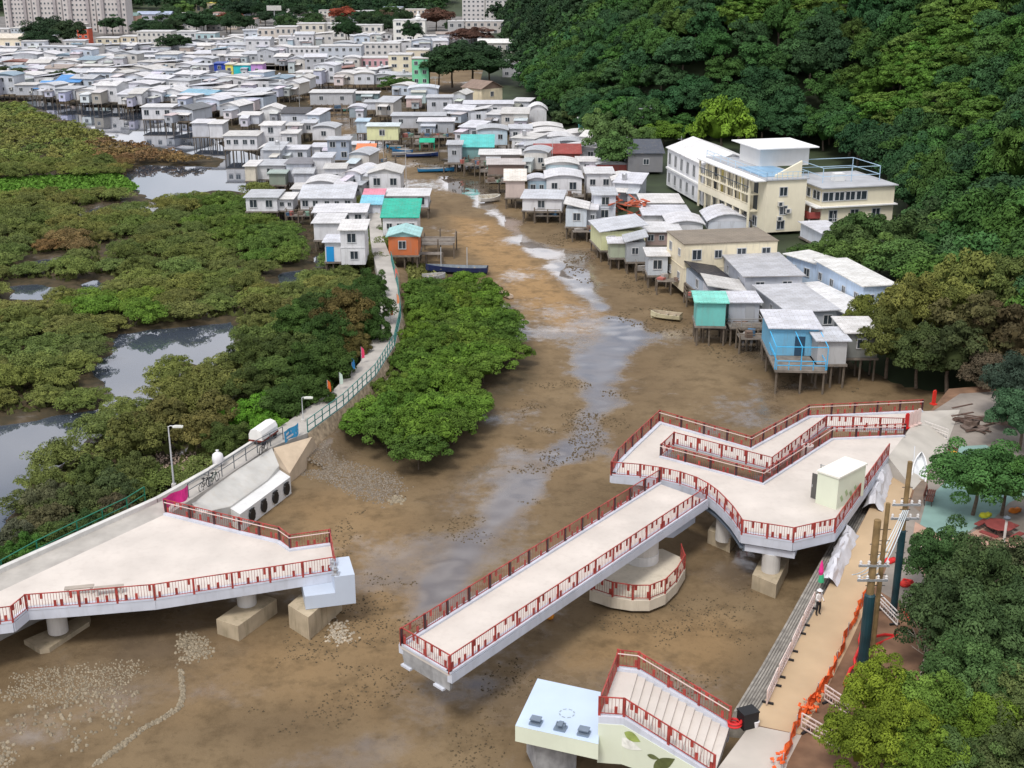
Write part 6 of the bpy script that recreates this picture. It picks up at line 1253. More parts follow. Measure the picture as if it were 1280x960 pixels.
block(-20, 30, 48, 70, 14, 'cream hall with a broad roof at the left frame edge', (.70,.62,.48), rows=1, cols=4, rc=(.66,.60,.5), roof='gx'); block(121, 150, 48, 62, 9, 'cream house with dark window pairs in front of the estate trees', (.68,.62,.48), rows=2, cols=3); block(152, 172, 46, 62, 9, 'narrow cream house right of the one with window pairs', (.66,.58,.44), rows=2, cols=2); block(173, 215, 40, 62, 10, 'pale balcony building in the middle of the town front', (.60,.58,.54), rows=3, cols=7)
block(133, 172, 20, 40, 10, 'pinkish building with a pale green roof among the estate trees', (.62,.40,.30), rows=2, cols=3, rc=(.35,.55,.48), roof='gx'); block(172, 214, 18, 34, 10, 'grey blue roofed building right of the pale green roof', (.46,.48,.54), rows=2, cols=5, rc=(.36,.42,.56), roof='gx')
block(160, 212, -2, 13, 12, 'long white school block at the top edge of the town', (.64,.63,.62), rows=2, cols=9); block(245, 283, 4, 18, 12, 'cream building with a yellow roof strip at the top edge', (.70,.63,.45), rows=1, cols=5, rc=(.75,.62,.12)); block(98, 112, 36, 56, 6, 'red and orange clad building by the estate trees', (.55,.10,.05), rows=3, cols=2)
block(222, 246, 40, 58, 9, 'light grey building between two dark trees', (.56,.56,.58), rows=2, cols=3); block(246, 270, 42, 60, 9, 'pale turquoise building in the town front', (.40,.55,.58), rows=2, cols=3); block(286, 322, 45, 62, 9, 'brownish pink building in the town front', (.52,.42,.40), rows=2, cols=4); block(322, 345, 36, 56, 9, 'beige house right of the brownish pink building', (.60,.54,.48), rows=2, cols=3); block(345, 372, 34, 56, 9, 'grey beige house with small windows', (.56,.52,.48), rows=2, cols=4); block(372, 406, 30, 50, 9, 'cream terrace house with a flat roof', (.64,.60,.52), rows=2, cols=4); block(408, 440, 30, 49, 9, 'white terrace house beside the cream one', (.66,.65,.62), rows=2, cols=4); block(440, 478, 32, 52, 9, 'long pale house left of the white church block', (.66,.64,.60), rows=2, cols=5)
t, W_, d, h = block(492, 532, 26, 53, 10, 'bright white building with a scrolled gable ornament and nine windows', (.78,.77,.72), rows=3, cols=3)
k = MB(); k.lathe((W_*.28, -d/2+1, h+.3), [(1.6, 0), (1.6, .8), (.9, 1.4), (1.1, 2.0), (.5, 2.6), (.45, 3.4), (.1, 4.2)], 12); k.box((W_*.28, -d/2+.3, h+.7), (5.2, .4, .9)); k.build('gable_ornament', WHITER, t, world=False)
block(452, 487, 73, 87, 8, 'pink and white house below the town front', (.62,.36,.40), rows=1, cols=5, zf=2.4); block(486, 515, 69, 96, 8, 'cream three storey house beside the mint green block', (.72,.66,.50), rows=3, cols=2, zf=2.4); block(508, 536, 63, 78, 9, 'tall beige house behind the mint green block', (.66,.60,.48), rows=1, cols=2, zf=2.4); block(515.5, 536, 74, 107, 7, 'mint green three storey block against the dark tree', (.20,.62,.36), rows=3, cols=2, zf=2.4)
block(362, 400, 60, 76, 8, 'white two storey house with blue balcony above the creek head', (.64,.64,.66), rows=2, cols=6, zf=2.4); block(400, 452, 58, 76, 8, 'grey blue row house with many windows', (.50,.54,.60), rows=2, cols=6, zf=2.4); block(456, 500, 55, 70, 8, 'pale house row behind the pink one', (.58,.56,.54), rows=2, cols=6, zf=2.4)
block(578, 606, -6, 27, 12, 'left slab of the grey tower pair beyond the town', (.56,.54,.53), rows=6, cols=5); block(607, 634, 0, 28, 12, 'right slab of the grey tower pair beyond the town', (.62,.60,.58), rows=6, cols=5); block(560, 580, 27, 48, 8, 'grey house in front of the tower pair', (.42,.42,.42), rows=2, cols=2); block(582, 640, 27, 44, 10, 'grey beige house row at the forest edge', (.52,.48,.45), rows=2, cols=7); block(598, 640, 54, 66, 8, 'low white roofed house right of the dark tree', (.5,.48,.44), rows=1, cols=4, zf=2.4, rc=(.72,.72,.7), roof='gx'); block(628, 650, 78, 97, 7, 'grey house at the right end of the dark tree', (.42,.43,.45), rows=2, cols=2, zf=2.4)
hcorner((602,127), (578,124), 628, 112, 2.6, 'cream house with a brown gabled roof under the dark tree', wc=(.78,.68,.48), rc=(.24,.17,.13), roof='gy', rise=1.9, win=(1, 2), det=2, stilts=False, name='house')
for i, (u, vt, lb_) in enumerate(((344,4,'white billboard on a mast above the town trees'),)):
    P = at(u, 34, 1.5); t = thing('billboard', P, lb_, 'sign'); hh = ztop(P, 10)-1.5; k = MB(); k.tube([(0, 0, 0), (0, 0, hh)], .35, 8); k.build('mast', STEEL, t, world=False); k = MB(); k.box((0, -.3, hh), (8, .5, 2.6)); k.build('board', WALLC, t, world=False)
row([(150,68),(230,68.5),(300,70),(360,71)], 9, 'the low row before the town', h=(3, 4), seed=31, zf=2); row([(-30,70),(60,70),(150,70)], 8, 'the row below the cream hall', h=(3, 4), seed=32, zf=2); row([(370,66),(440,66),(500,64),(560,62)], 8, 'the row below the ornamented building', h=(3.5, 4.5), seed=33, zf=2); row([(530,56),(580,54),(600,54)], 4, 'the row beside the ornamented building', h=(3.5, 4.5), seed=34, zf=2)
row([(215,63),(290,65),(370,62)], 7, 'the town back row', h=(4, 6), seed=35, zf=2); row([(440,58),(490,57)], 4, 'the row under the pale house', h=(4, 5), seed=36, zf=2)
# small posts and aerials in the village
for i, (u, v, h) in enumerate(((352,232,9),(376,160,8),(508,236,8),(545,140,9),(690,222,8),(772,195,7),(1038,330,7),(850,215,7),(480,210,8))):
    if not h: continue
    P = at(u, v, .1); k = MB(); k.tube([P, P+Z*h], .07, 6, .04); k.bar(P+Z*(h-.6)-Vector((.7, 0, 0)), P+Z*(h-.6)+Vector((.7, 0, 0)), .05)
    k.solo('aerial_pole', mat('lamp_grey', (.5,.5,.5)), 'thin grey crossbar aerial pole '+('behind the arched roof house over the marsh','beside the two storey house near the creek bend','beside the white gabled house on the village lane','behind the wide white house with a black door','behind the white house above the creek','in front of the solar panelled house','behind the light blue house','behind the white vaulted houses by the school','beside the pale yellow hut')[i], 'pole', 'aerial poles among the roofs')

# the back streets of the town, up to the foot of the wooded slopes
rr = random.Random(77)
for nm, pts_, n in (('the back street below the housing estate', [(162,42),(330,36)], 7), ('the street before the wooded slope', [(170,31),(340,27)], 7), ('the lane left of the tower pair', [(345,31),(480,28)], 6), ('the terrace below the far wood', [(345,24),(560,23)], 8), ('the row left of the estate trees', [(-20,46),(118,46)], 4)):
    for i in range(n):
        t0 = i/n; u0 = lerp(pts_[0][0], pts_[1][0], t0); u1 = u0+(pts_[1][0]-pts_[0][0])/n*rr.uniform(.55, .95); vb = lerp(pts_[0][1], pts_[1][1], t0)+rr.uniform(-1.5, 1.5); hh = rr.uniform(8, 14); c = rr.choice(((.60,.57,.52),(.52,.50,.48),(.62,.60,.58),(.58,.50,.42),(.46,.50,.54)))
        block(u0, u1, vb-hh, vb, 9, f'{"beige" if c[0] > c[2]*1.12 else "greyish"} building, {ORD[i]} from left in {nm}', c, rows=2, cols=rr.choice((3, 4, 5)), rc=rr.choice(((.6,.6,.6),(.5,.48,.46),(.42,.24,.2),(.34,.4,.5),(.64,.62,.58))))
# ================================================================ VEGETATION
def poisson(x0, x1, y0, y1, rad, ok, n_try=9000, seed=1, varr=None):
    r = np.random.default_rng(seed); P = np.stack([r.uniform(x0, x1, n_try), r.uniform(y0, y1, n_try)], 1); keep = ok(P[:, 0], P[:, 1]); P = P[keep]; out = []; grid = {}
    for p in P:
        rr = rad if varr is None else varr(p); c = (int(p[0]//rad), int(p[1]//rad)); bad = False
        for i in range(c[0]-2, c[0]+3):
            for j in range(c[1]-2, c[1]+3):
                for q in grid.get((i, j), ()):
                    if (q[0]-p[0])**2+(q[1]-p[1])**2 < rr*rr: bad = True; break
                if bad: break
            if bad: break
        if not bad: grid.setdefault(c, []).append(p); out.append(p)
    return np.array(out)
def inview(x, y, z=1.0, m=60):
    d = y*CP-(z-HC)*SP; u = 640+FP*x/d; v = 480-FP*(y*SP+(z-HC)*CP)/d; return (u > -m) & (u < 1280+m) & (v < 960+m)
def marsh_ok(x, y):
    ok = inpoly(x, y, LEFTOF) & inview(x, y) & (segdist(x, y, pathc) > 3.2) & ~inpoly(x, y, MEADOW) & ~inpoly(x, y, VILLAGE_L)
    for q in [P1, P2]+P3: ok &= (sdpoly(x, y, q) > 1.0) & (sdpoly(x, y+2.6, q) > .4)
    for kk in (2, 4.5, 7, 9.5): ok &= sdpoly(x, y+kk, P2) > .2
    for kk in (1.5, 4): ok &= sdpoly(x, y+kk, P1) > .3
    for q in P3: ok &= (sdpoly(x, y, q) > 2.2) & (sdpoly(x, y+4.5, q) > .8)
    return ok & (fbm(x, y, 6, 77) > .28)
pts = poisson(-165, -8, 62, 352, 3.5, marsh_ok, 52000, 5)
pts = pts[np.argsort(pts[:, 1])]
BARE = pxpoly([(165,568),(215,560),(270,572),(290,580),(215,615),(180,618)])
pts = np.array([p for p in pts if not inpoly(np.array([p[0]]), np.array([p[1]]), BARE)[0]])
REDDISH = pxpoly([(60,308),(110,300),(100,325),(60,325)]); SPIT = pxpoly([(150,180),(280,190),(285,212),(160,215),(100,190)]); GREENP = pxpoly([(85,370),(200,375),(195,410),(90,405)]); GREEN2 = pxpoly([(230,255),(300,250),(375,300),(380,345),(300,340),(240,290)])
PATHSIDE = pxpoly([(190,520),(300,420),(380,340),(475,340),(480,410),(400,505),(310,556),(220,560)])
def marsh_col(x, y):
    a = np.array([x]); b = np.array([y]); n = float(fbm(a, b, 16, 71)[0])
    c = (.145, .165, .050) if n > .52 else (.118, .150, .046)
    if inpoly(a, b, GREENP)[0]: c = (.110, .185, .030)
    elif inpoly(a, b, GREEN2)[0]: c = (.095, .15, .035)
    elif inpoly(a, b, REDDISH)[0] or inpoly(a, b, SPIT)[0]: c = (.17, .115, .055)
    elif y < 88 and x < -25: c = (.075, .095, .032)
    return c
NMX = 296; LMB = {0: 'low rounded olive mangrove bush on the marsh left of the path', 1: 'fresh green mangrove bush on the marsh left of the path', 2: 'reddish brown mangrove bush on the marsh spit'}
far = []
for i, (x, y) in enumerate(pts):
    z = max(-.05, float(mudheight(np.array([x]), np.array([y]))[0][0])-.1); c = marsh_col(x, y)
    if i >= NMX: far.append((x, y, z, c)); continue
    kind = 2 if c[0] == .17 else 1 if c[2] < .036 and c[1] > .14 else 0; sec = 'above the lower pond' if y < 150 and x < -30 else 'between the lower pond and the path' if y < 150 else 'in the middle of the marsh' if y < 205 else 'at the village edge of the marsh'
    r_ = random.uniform(2.1, 3.4)*(.72+.28*min(1, y/130)); h = random.uniform(1.5, 2.7)*(.75+.25*min(1, y/130)); s = r_/2.8
    tag(link('mangrove_bush', random.choice(MANG), None, jit(c, .15), (x, y, z), random.uniform(0, 6.28), (s, s*random.uniform(.85, 1.15), h/2.6)), LMB[kind].replace('on the marsh left of the path', sec).replace('on the marsh spit', sec), 'bush', 'mangrove bushes on the marsh')
def joined(name, items, meshes, label, ref, cat):
    """one far mass of foliage; items (x, y, z, r, h, col)"""
    V = []; F = []; C = []; n0 = 0; arr = []
    for me in meshes:
        v = np.empty(len(me.vertices)*3, np.float32); me.vertices.foreach_get('co', v); v = v.reshape(-1, 3); t = np.empty(len(me.vertices)*4, np.float32); me.color_attributes['tint'].data.foreach_get('color', t)
        f = [p.vertices[:] for p in me.polygons]; arr.append((v, np.array([q if len(q) == 4 else (*q, q[2]) for q in f]), t.reshape(-1, 4)[:, :3]))
    L4 = []; 
    for i, (x, y, z, r, h, c) in enumerate(items):
        v, f, t = arr[i % len(arr)]; a = random.uniform(0, 6.28); ca, sa = math.cos(a), math.sin(a); s = r/ref[0]
        w = np.stack([(v[:, 0]*ca-v[:, 1]*sa)*s+x, (v[:, 0]*sa+v[:, 1]*ca)*s+y, v[:, 2]*h/ref[1]+z], 1); V.append(w); F.append(f+n0); n0 += len(v); C.append(t*np.array(jit(c, .2)))
    V = np.concatenate(V); F = np.concatenate(F); C = np.concatenate(C); F = F[F[:, 2] != F[:, 3]]
    me = np_mesh(name, V, F); set_col(me, 'tint', C); me.materials.append(LEAF); o = link(name, me, None, (1, 1, 1)); return tag(o, label, cat, None, 'stuff')
LO = [crown_mesh('crown', 4.2, 5.6, 40, 34, .40, 300+i, clr=.29, lump=.7) for i in range(3)]; LOB = [crown_mesh('foliage', 2.8, 2.6, 26, 34, .22, 310+i, clr=.27, low=-.1) for i in range(2)]
if far: joined('far_mangrove', [(x, y, z, random.uniform(2.4, 3.5), random.uniform(1.5, 2.5), c) for x, y, z, c in far], LOB, 'farthest mangrove scrub of the marsh, merging into one olive mass', (2.8, 2.6), 'scrub')
# meadow and bare verges: short growth nobody could count
def scatter(name, px, n, size, col, label, cat, z=.25, seed=0, hz=.6, m=None, ok=None, flat=False, var=.25):
    r = np.random.default_rng(seed); q = pxpoly(px); q = np.array(q); P = np.stack([r.uniform(q[:, 0].min(), q[:, 0].max(), n*9), r.uniform(q[:, 1].min(), q[:, 1].max(), n*9)], 1); sd_q = -sdpoly(P[:, 0], P[:, 1], [tuple(a) for a in q]); P = P[(sd_q > 0) & ((r.random(len(P)) < smooth01(sd_q/1.5)) if flat and 'line' not in name else True)]
    if ok is not None: P = P[ok(P[:, 0], P[:, 1])]
    n = int(n*1.3) if name == 'seaweed' else n; P = P[:n]; zz = mudheight(P[:, 0], P[:, 1])[0] if z is None else np.full(len(P), z); a = r.uniform(0, 6.28, len(P)); s = size*r.uniform(.5, 1.4, len(P)); V = []
    if flat:     # small irregular lumps: five-sided pyramids with a blunt top
        k = 6; ang = np.arange(k)*2*math.pi/k; lo = []
        for j in range(k): rr = s*r.uniform(.6, 1.1, len(P)); lo.append(np.stack([P[:, 0]+rr*np.cos(ang[j]+a), P[:, 1]+rr*np.sin(ang[j]+a), zz-.03], 1))
        hi = []
        for j in range(k): rr = s*r.uniform(.25, .6, len(P)); hi.append(np.stack([P[:, 0]+rr*np.cos(ang[j]+a), P[:, 1]+rr*np.sin(ang[j]+a), zz+s*hz*r.uniform(.5, 1.2, len(P))], 1))
        A = np.stack(lo+hi, 1); co = A.reshape(-1, 3); b = np.arange(len(P))*2*k; F = []
        for j in range(k): F.append(np.stack([b+j, b+(j+1) % k, b+k+(j+1) % k, b+k+j], 1))
        F.append(np.stack([b+k, b+k+1, b+k+2, b+k+3], 1)); F.append(np.stack([b+k, b+k+3, b+k+4, b+k+5], 1)); F = np.concatenate(F)
        T = np.repeat(r.uniform(1-var, 1+var, len(P)), 2*k)
    else:
        d = np.stack([np.cos(a), np.sin(a)], 1)*s[:, None]*.5; h = s*hz*r.uniform(.6, 1.4, len(P)); lean = r.normal(size=(len(P), 2))*s[:, None]*.3
        co = np.stack([np.stack([P[:, 0]-d[:, 0], P[:, 1]-d[:, 1], zz], 1), np.stack([P[:, 0]+d[:, 0], P[:, 1]+d[:, 1], zz], 1), np.stack([P[:, 0]+d[:, 0]*.3+lean[:, 0], P[:, 1]+d[:, 1]*.3+lean[:, 1], zz+h], 1), np.stack([P[:, 0]-d[:, 0]*.3+lean[:, 0], P[:, 1]-d[:, 1]*.3+lean[:, 1], zz+h], 1)], 1).reshape(-1, 3); F = np.arange(len(co)).reshape(-1, 4); T = np.repeat(r.uniform(1-var, 1+var, len(P)), 4)
    me = np_mesh(name, co, F); set_col(me, 'tint', np.stack([T, T, T], 1)); me.materials.append(m or LEAF); o = link(name, me, None, col); return tag(o, label, cat, None, 'stuff')
GR = leafmat('stone_bits', .2)
scatter('meadow_grass', [(-60,230),(60,222),(150,220),(174,236),(150,249),(60,252),(-60,258)], 9000, .7, (.10,.21,.03), 'bright green short grass between the marsh ponds', 'grass', z=.28, seed=1, hz=.45)
scatter('marsh_grass', [(-80,240),(480,230),(480,420),(380,540),(240,640),(-80,760)], 16000, .6, (.10,.115,.035), 'short olive growth between the mangrove bushes', 'grass', z=None, seed=2, hz=.7, ok=lambda x, y: marsh_ok(x, y))
scatter('verge_grass', [(385,540),(440,500),(478,465),(498,432),(508,396),(512,355),(540,350),(520,420),(500,470),(440,540),(400,556)], 5000, .45, (.10,.14,.03), 'short green growth on the verge between the revetment and the island trees', 'grass', z=None, seed=3, hz=.7)
scatter('lane_grass', [(508,330),(545,335),(560,350),(512,362)], 900, .5, (.15,.16,.05), 'yellow green grass below the orange hut', 'grass', z=None, seed=4)
# oyster shells, cobbles and weed on the mud
SH = (.25,.21,.15)
scatter('shell_cobbles', [(0,845),(60,830),(180,822),(200,840),(140,880),(60,890),(0,880)], 1300, .075, SH, 'pale shells and cobbles spread on the mud below the left platform', 'shells', z=None, seed=5, flat=True, m=GR, hz=.7)
scatter('shell_cobbles', [(-40,860),(60,850),(185,855),(180,910),(100,950),(30,970),(-60,980)], 260, .12, SH, 'scattered clumps of pale oyster shell left of the shell line', 'shells', z=None, seed=6, flat=True, m=GR, hz=.9, ok=lambda x, y: fbm(x, y, 2.5, 95) > .52)
scatter('shell_cobbles', [(215,790),(262,790),(275,815),(262,828),(225,835),(215,850)], 420, .11, SH, 'band of pale shells beside the middle footing', 'shells', z=None, seed=7, flat=True, m=GR)
scatter('shell_line', [(224,840),(229,840),(232,872),(226,889),(203,903),(178,917),(148,942),(118,962),(113,961),(144,938),(176,913),(205,897),(222,884),(226,868)], 620, .12, SH, 'raised line of oyster shells curving across the mud', 'shells', z=None, seed=8, flat=True, m=GR, hz=.8)
scatter('shell_cobbles', [(405,770),(440,775),(455,800),(430,812),(400,806)], 160, .12, (.36,.31,.24), 'pale shells right of the bearing block footing', 'shells', z=None, seed=9, flat=True, m=GR)
scatter('shell_cobbles', [(-40,925),(20,925),(35,950),(0,975),(-50,975)], 320, .13, SH, 'shell heap at the lower left corner of the mud', 'shells', z=None, seed=10, flat=True, m=GR)
scatter('gravel_bank', [(362,596),(400,565),(440,575),(500,592),(520,612),(480,640),(430,622),(400,606)], 2600, .09, (.20,.17,.135), 'grey gravel bank spreading below the boat ramp', 'gravel', z=None, seed=11, flat=True, m=GR, hz=.6)
scatter('shell_cobbles', [(480,625),(505,618),(515,628),(490,637)], 90, .17, SH, 'patch of pale shells at the end of the gravel bank', 'shells', z=None, seed=12, flat=True, m=GR)
scatter('litter', [(170,570),(280,570),(288,582),(215,615),(180,618)], 420, .10, (.42,.32,.25), 'small pale litter on the bare brown bank behind the street lamp', 'litter', z=.55, seed=13, flat=True, m=GR)
wd = (.095,.072,.044)
weedok = lambda x, y: (fbm(x, y, 3.2, 91)+.35*fbm(x, y, 14, 92) > .76) & ~inpoly(x, y, LEFTOF)
scatter('seaweed', [(400,640),(560,600),(640,650),(560,760),(520,880),(400,930),(250,940),(330,830)], 1000, .08, wd, 'dark seaweed tufts dotted over the mud between platform and span', 'seaweed', z=None, seed=14, flat=True, m=GR, hz=.5, ok=weedok)
scatter('seaweed', [(560,870),(660,790),(760,760),(980,720),(960,800),(880,890),(640,880),(640,990),(540,990)], 900, .075, wd, 'dark seaweed tufts on the mud around the stair', 'seaweed', z=None, seed=15, flat=True, m=GR, hz=.5, ok=weedok)
scatter('seaweed', [(640,480),(780,470),(800,520),(760,600),(680,650),(600,660),(640,560)], 800, .10, wd, 'dark seaweed tufts along the creek above the span', 'seaweed', z=None, seed=16, flat=True, m=GR, hz=.5, ok=weedok)
scatter('seaweed', [(660,270),(720,290),(800,340),(860,400),(950,460),(1100,490),(1000,500),(850,430),(760,400),(690,320)], 1200, .16, wd, 'dark weed and debris on the mud before the right bank houses', 'seaweed', z=None, seed=17, flat=True, m=GR, hz=.4, ok=lambda x, y: fbm(x, y, 6, 93) > .48)
# island trees in the creek
ip = poisson(-25, 12, 95, 150, 2.5, lambda x, y: (sdpoly(x, y, pxpoly([(520,362),(560,352),(600,372),(628,404),(648,440),(642,470),(606,500),(592,540),(560,596),(505,594),(452,566),(430,550),(470,500),(500,468),(520,432),(512,392)])) < -.8) & (segdist(x, y, pathc) > 3.5), 6000, 9)
for x, y in ip: tree(x, y, .3, min(random.uniform(2.2, 3.0), float(segdist(np.array([x]), np.array([y]), pathc)[0])-1.4), random.uniform(2.6, 3.8), random.choice(((.082,.145,.024),(.098,.168,.026),(.072,.130,.024))), 'fresh green mangrove tree on the creek island beside the path', 'mangrove trees of the creek island', ISLE, 'mangrove_tree', STEMS, ref=(2.6, 3.2), tr=.12)
# darker trees on the marsh side of the path
PS = [(455,385,3.2,6.5,'d'),(430,395,3.3,7,'b'),(410,420,3,6,'d'),(462,412,2.4,5,'d'),(395,455,3,5.5,'d'),(375,400,3,5,'d'),(365,440,3,5,'m'),(345,470,3,4.5,'m'),(412,455,2.6,5,'d'),(430,375,2.8,5,'d'),(465,360,2.2,5,'d'),(395,385,2.6,4.5,'d'),(385,490,2.4,4.5,'d'),(350,505,2.6,4.5,'d'),(325,515,2.4,3.8,'g'),(300,520,2.2,3.4,'g'),(335,535,1.8,3,'g'),(270,515,2.8,4.2,'o'),(240,505,2.8,4,'o'),(280,480,2.8,4,'o'),(205,520,2.6,4,'o'),(170,545,2.8,4.2,'o'),(285,550,2.2,3.4,'m'),(250,540,2.4,3.8,'o'),(310,480,2.8,4.2,'m'),(320,440,2.8,4,'m'),(440,430,2.4,4.5,'b')]
CC = {'d': (.045,.082,.022), 'b': (.085,.068,.028), 'm': (.060,.092,.026), 'g': (.085,.19,.022), 'o': (.105,.110,.034)}
LT = {'d': 'dark green tree crowding the marsh side of the path', 'b': 'brownish tree on the marsh side of the path', 'm': 'mid green shrubby tree between the pond and the path', 'g': 'bright green tree above the white trolley', 'o': 'olive mangrove tree between the lower pond and the path'}
for u, v, r_, h, k_ in PS: p = at(u, v, .5+h*.6); tree(p.x, p.y, .4, r_, h, CC[k_], LT[k_], 'trees along the marsh path', ISLE if k_ in 'og' else NEAR, 'marsh_tree', STEMS, ref=(2.6, 3.2) if k_ in 'og' else (3.2, 4.4), tr=.15)
for u, v, r_, h, c in ((30,690,1.8,1.9,(.05,.11,.025)),(75,672,2,2.0,(.06,.09,.03)),(105,655,1.8,1.9,(.05,.075,.028)),(60,650,2,2.1,(.08,.085,.045)),(20,670,1.8,2,(.07,.08,.05)),(100,625,2.2,2.4,(.07,.085,.035)),(140,610,2,2.4,(.06,.08,.035)),(60,620,1.9,2,(.085,.09,.055)),(145,635,1.6,1.7,(.07,.065,.04)),(-10,715,1.8,2,(.05,.11,.025)),(45,705,1.6,1.6,(.035,.09,.02)),(120,590,2,2.4,(.07,.10,.03)),(165,588,1.9,2.2,(.09,.10,.035))):
    p = at(u, v, 1+h*.5); tag(link('shrub', random.choice(ISLE), None, jit(c), (p.x, p.y, .45), random.uniform(0, 6), (r_/2.6, r_/2.6, (h+.6)/3.2)), 'tangled green shrub below the green railing, between the path and the pond', 'shrub', 'shrubs below the green railing')
# hill forest
def hill_ok(x, y): return (sdpoly(x, y, HILLPOLY) < -1.5) & inview(x, y, 30, 90)
hp = poisson(0, 230, 108, 640, 4.9, lambda x, y: hill_ok(x, y) & (y < 430), 70000, 21)
zz = hillz(hp[:, 0], hp[:, 1])
vis = np.array([proj((x, y, z+5)) for (x, y), z in zip(hp, zz)]); k_ = (vis[:, 1] > -60) & (vis[:, 0] < 1360) & (vis[:, 0] > 560)
hp, zz, vis = hp[k_], zz[k_], vis[k_]; o_ = np.argsort(hp[:, 1]); hp, zz, vis = hp[o_], zz[o_], vis[o_]
PAL = [(.036,.086,.026),(.042,.098,.028),(.050,.110,.028),(.032,.080,.034),(.044,.100,.038),(.058,.112,.026),(.030,.070,.030)]
LH = {0: 'deep green broadleaf tree in the hillside forest', 1: 'mid green domed tree in the hillside forest', 2: 'light feathery bamboo like tree on the hillside'}
def hill_sec(u, v): return ('above the vaulted houses' if u < 820 else 'above the cream block' if u < 1100 else 'at the right of the frame')+(', high up' if v < 110 else ', low down')
fw = []
for i, ((x, y), z, (u, v)) in enumerate(zip(hp, zz, vis)):
    n = float(fbm(np.array([x]), np.array([y]), 28, 61)[0]); bam = v < 150 and 900 < u < 1240 and n > .53
    dome = (640 < u < 900 and v > 60 and n > .42) or n > .6
    c = random.choice(((.082,.155,.030),(.070,.14,.028),(.095,.16,.034))) if bam else random.choice(PAL[1:5]) if dome else random.choice(PAL); r_ = random.uniform(3.8, 5.6); h = random.uniform(6.5, 10.5)
    if i < 290:
        kk, rf, q = (FEATH, (3.6, 7.0), 2) if bam else (DOME, (4.2, 4.8), 1) if dome else (BROAD, (4.2, 5.6), 0)
        if dome: r_ *= 1.15; h *= .85
        tree(x, y, z-.3, r_, h, c, LH[q]+' '+hill_sec(u, v), 'trees of the hillside forest', kk, 'forest_tree', ref=rf, tr=.12)
    else: fw.append((x, y, z-.5, r_*1.15, h, c))
h2 = poisson(-10, 260, 420, 900, 9.0, lambda x, y: (sdpoly(x, y, HILLPOLY) < -1) & inview(x, y, 40, 60), 12000, 22)
z2 = hillz(h2[:, 0], h2[:, 1])
for (x, y), z in zip(h2, z2):
    if proj((x, y, z+6))[1] > -40: fw.append((x, y, z-.5, random.uniform(5, 7), random.uniform(8, 12), random.choice(((.024,.05,.024),(.03,.06,.026),(.02,.042,.022)))))
joined('far_forest', fw, LO, 'forest farther back on the hill, merging into one green mass', (4.2, 5.6), 'forest')
fh = poisson(-420, 120, 760, 1250, 11.0, lambda x, y: inview(x, y, 30, 60) & (farz(x, y) > 1.0) & (y > 770) & ~((y < 900) & (x > -45) & (x < 12)) & ~((y < 860) & (x < -150)), 9000, 23); zf_ = farz(fh[:, 0], fh[:, 1])
joined('far_wood', [(x, y, z-.5, random.uniform(6, 9), random.uniform(8, 13), random.choice(((.030,.065,.030),(.022,.05,.026),(.038,.075,.03)))) for (x, y), z in zip(fh, zf_)], LO, 'wooded slopes rising behind the town, one far green mass', (4.2, 5.6), 'forest')
# single trees of the town and the village
TT = [(60,38,9,13,(.025,.05,.025),'dark tree before the housing estate, leftmost of the clump'),(85,42,8,12,(.03,.055,.025),'dark tree before the housing estate, right of the leftmost'),(50,50,8,10,(.02,.042,.022),'dark tree in front of the clump by the estate'),(215,36,7,10,(.03,.055,.025),'dark tree in the middle of the town, left one of two'),(245,27,10,12,(.025,.05,.025),'broad dark tree right of the grey blue roof'),(218,52,7,9,(.025,.05,.022),'dark round tree behind the town front'),(228,12,8,10,(.10,.16,.05),'pale green tree at the top edge of the town'),(305,12,10,12,(.022,.045,.025),'dark green tree below the billboard mast'),(285,24,7,8,(.22,.06,.035),'tree with red blossom right of the yellow roof strip'),(112,22,7,8,(.30,.05,.04),'tree with red blossom by the estate slabs'),(428,17,9,9,(.26,.07,.04),'orange red flowering tree at the foot of the far wood'),(545,22,10,11,(.12,.06,.045),'reddish brown tree behind the white ornamented building'),(590,44,9,8,(.10,.055,.045),'brown leaved tree in front of the grey tower pair'),(480,22,8,8,(.10,.075,.05),'dull brown tree left of the white ornamented building'),(140,30,7,9,(.03,.06,.03),'tree between the estate and the pale green roof'),(565,78,10,12,(.022,.045,.022),'great dark tree behind the mint green block, left half'),(590,72,11,13,(.018,.040,.020),'great dark tree behind the cream gabled house, tallest crown'),(612,82,9,11,(.022,.045,.022),'dark tree right of the great dark crown'),(548,84,7,10,(.022,.045,.022),'dark tree touching the mint green block'),(493,105,5,5,(.05,.11,.025),'green shrubby tree left of the mint green block'),(507,109,3.5,3.5,(.12,.045,.035),'reddish shrub beside the green shrubby tree'),(5,92,5,5,(.06,.085,.035),'tree among the roofs at the left frame edge'),(24,92,4,4,(.05,.075,.03),'small tree among the left roofs'),(78,94,4.5,4,(.03,.06,.02),'dark shrub among the white roofs of the left bank'),(210,250/2,0,0,(.1,.1,.1),''),
(700,10,13,15,(.018,.036,.022),'very dark tall tree at the top edge, right of the tower pair'),(668,18,12,14,(.018,.038,.022),'very dark tree beside the tower pair'),(650,34,9,11,(.02,.042,.024),'dark tree at the forest corner'),(722,28,9,11,(.03,.06,.03),'dark green tree behind the forest corner')]
rr = random.Random(55)
for i in range(46):
    u = rr.uniform(165, 570); v = rr.uniform(14, 40); TT.append((u, v, rr.uniform(4.5, 8), rr.uniform(7, 11), rr.choice(((.028,.058,.026),(.024,.05,.026),(.038,.072,.03))), 'dark green street tree between the back streets of the town'))
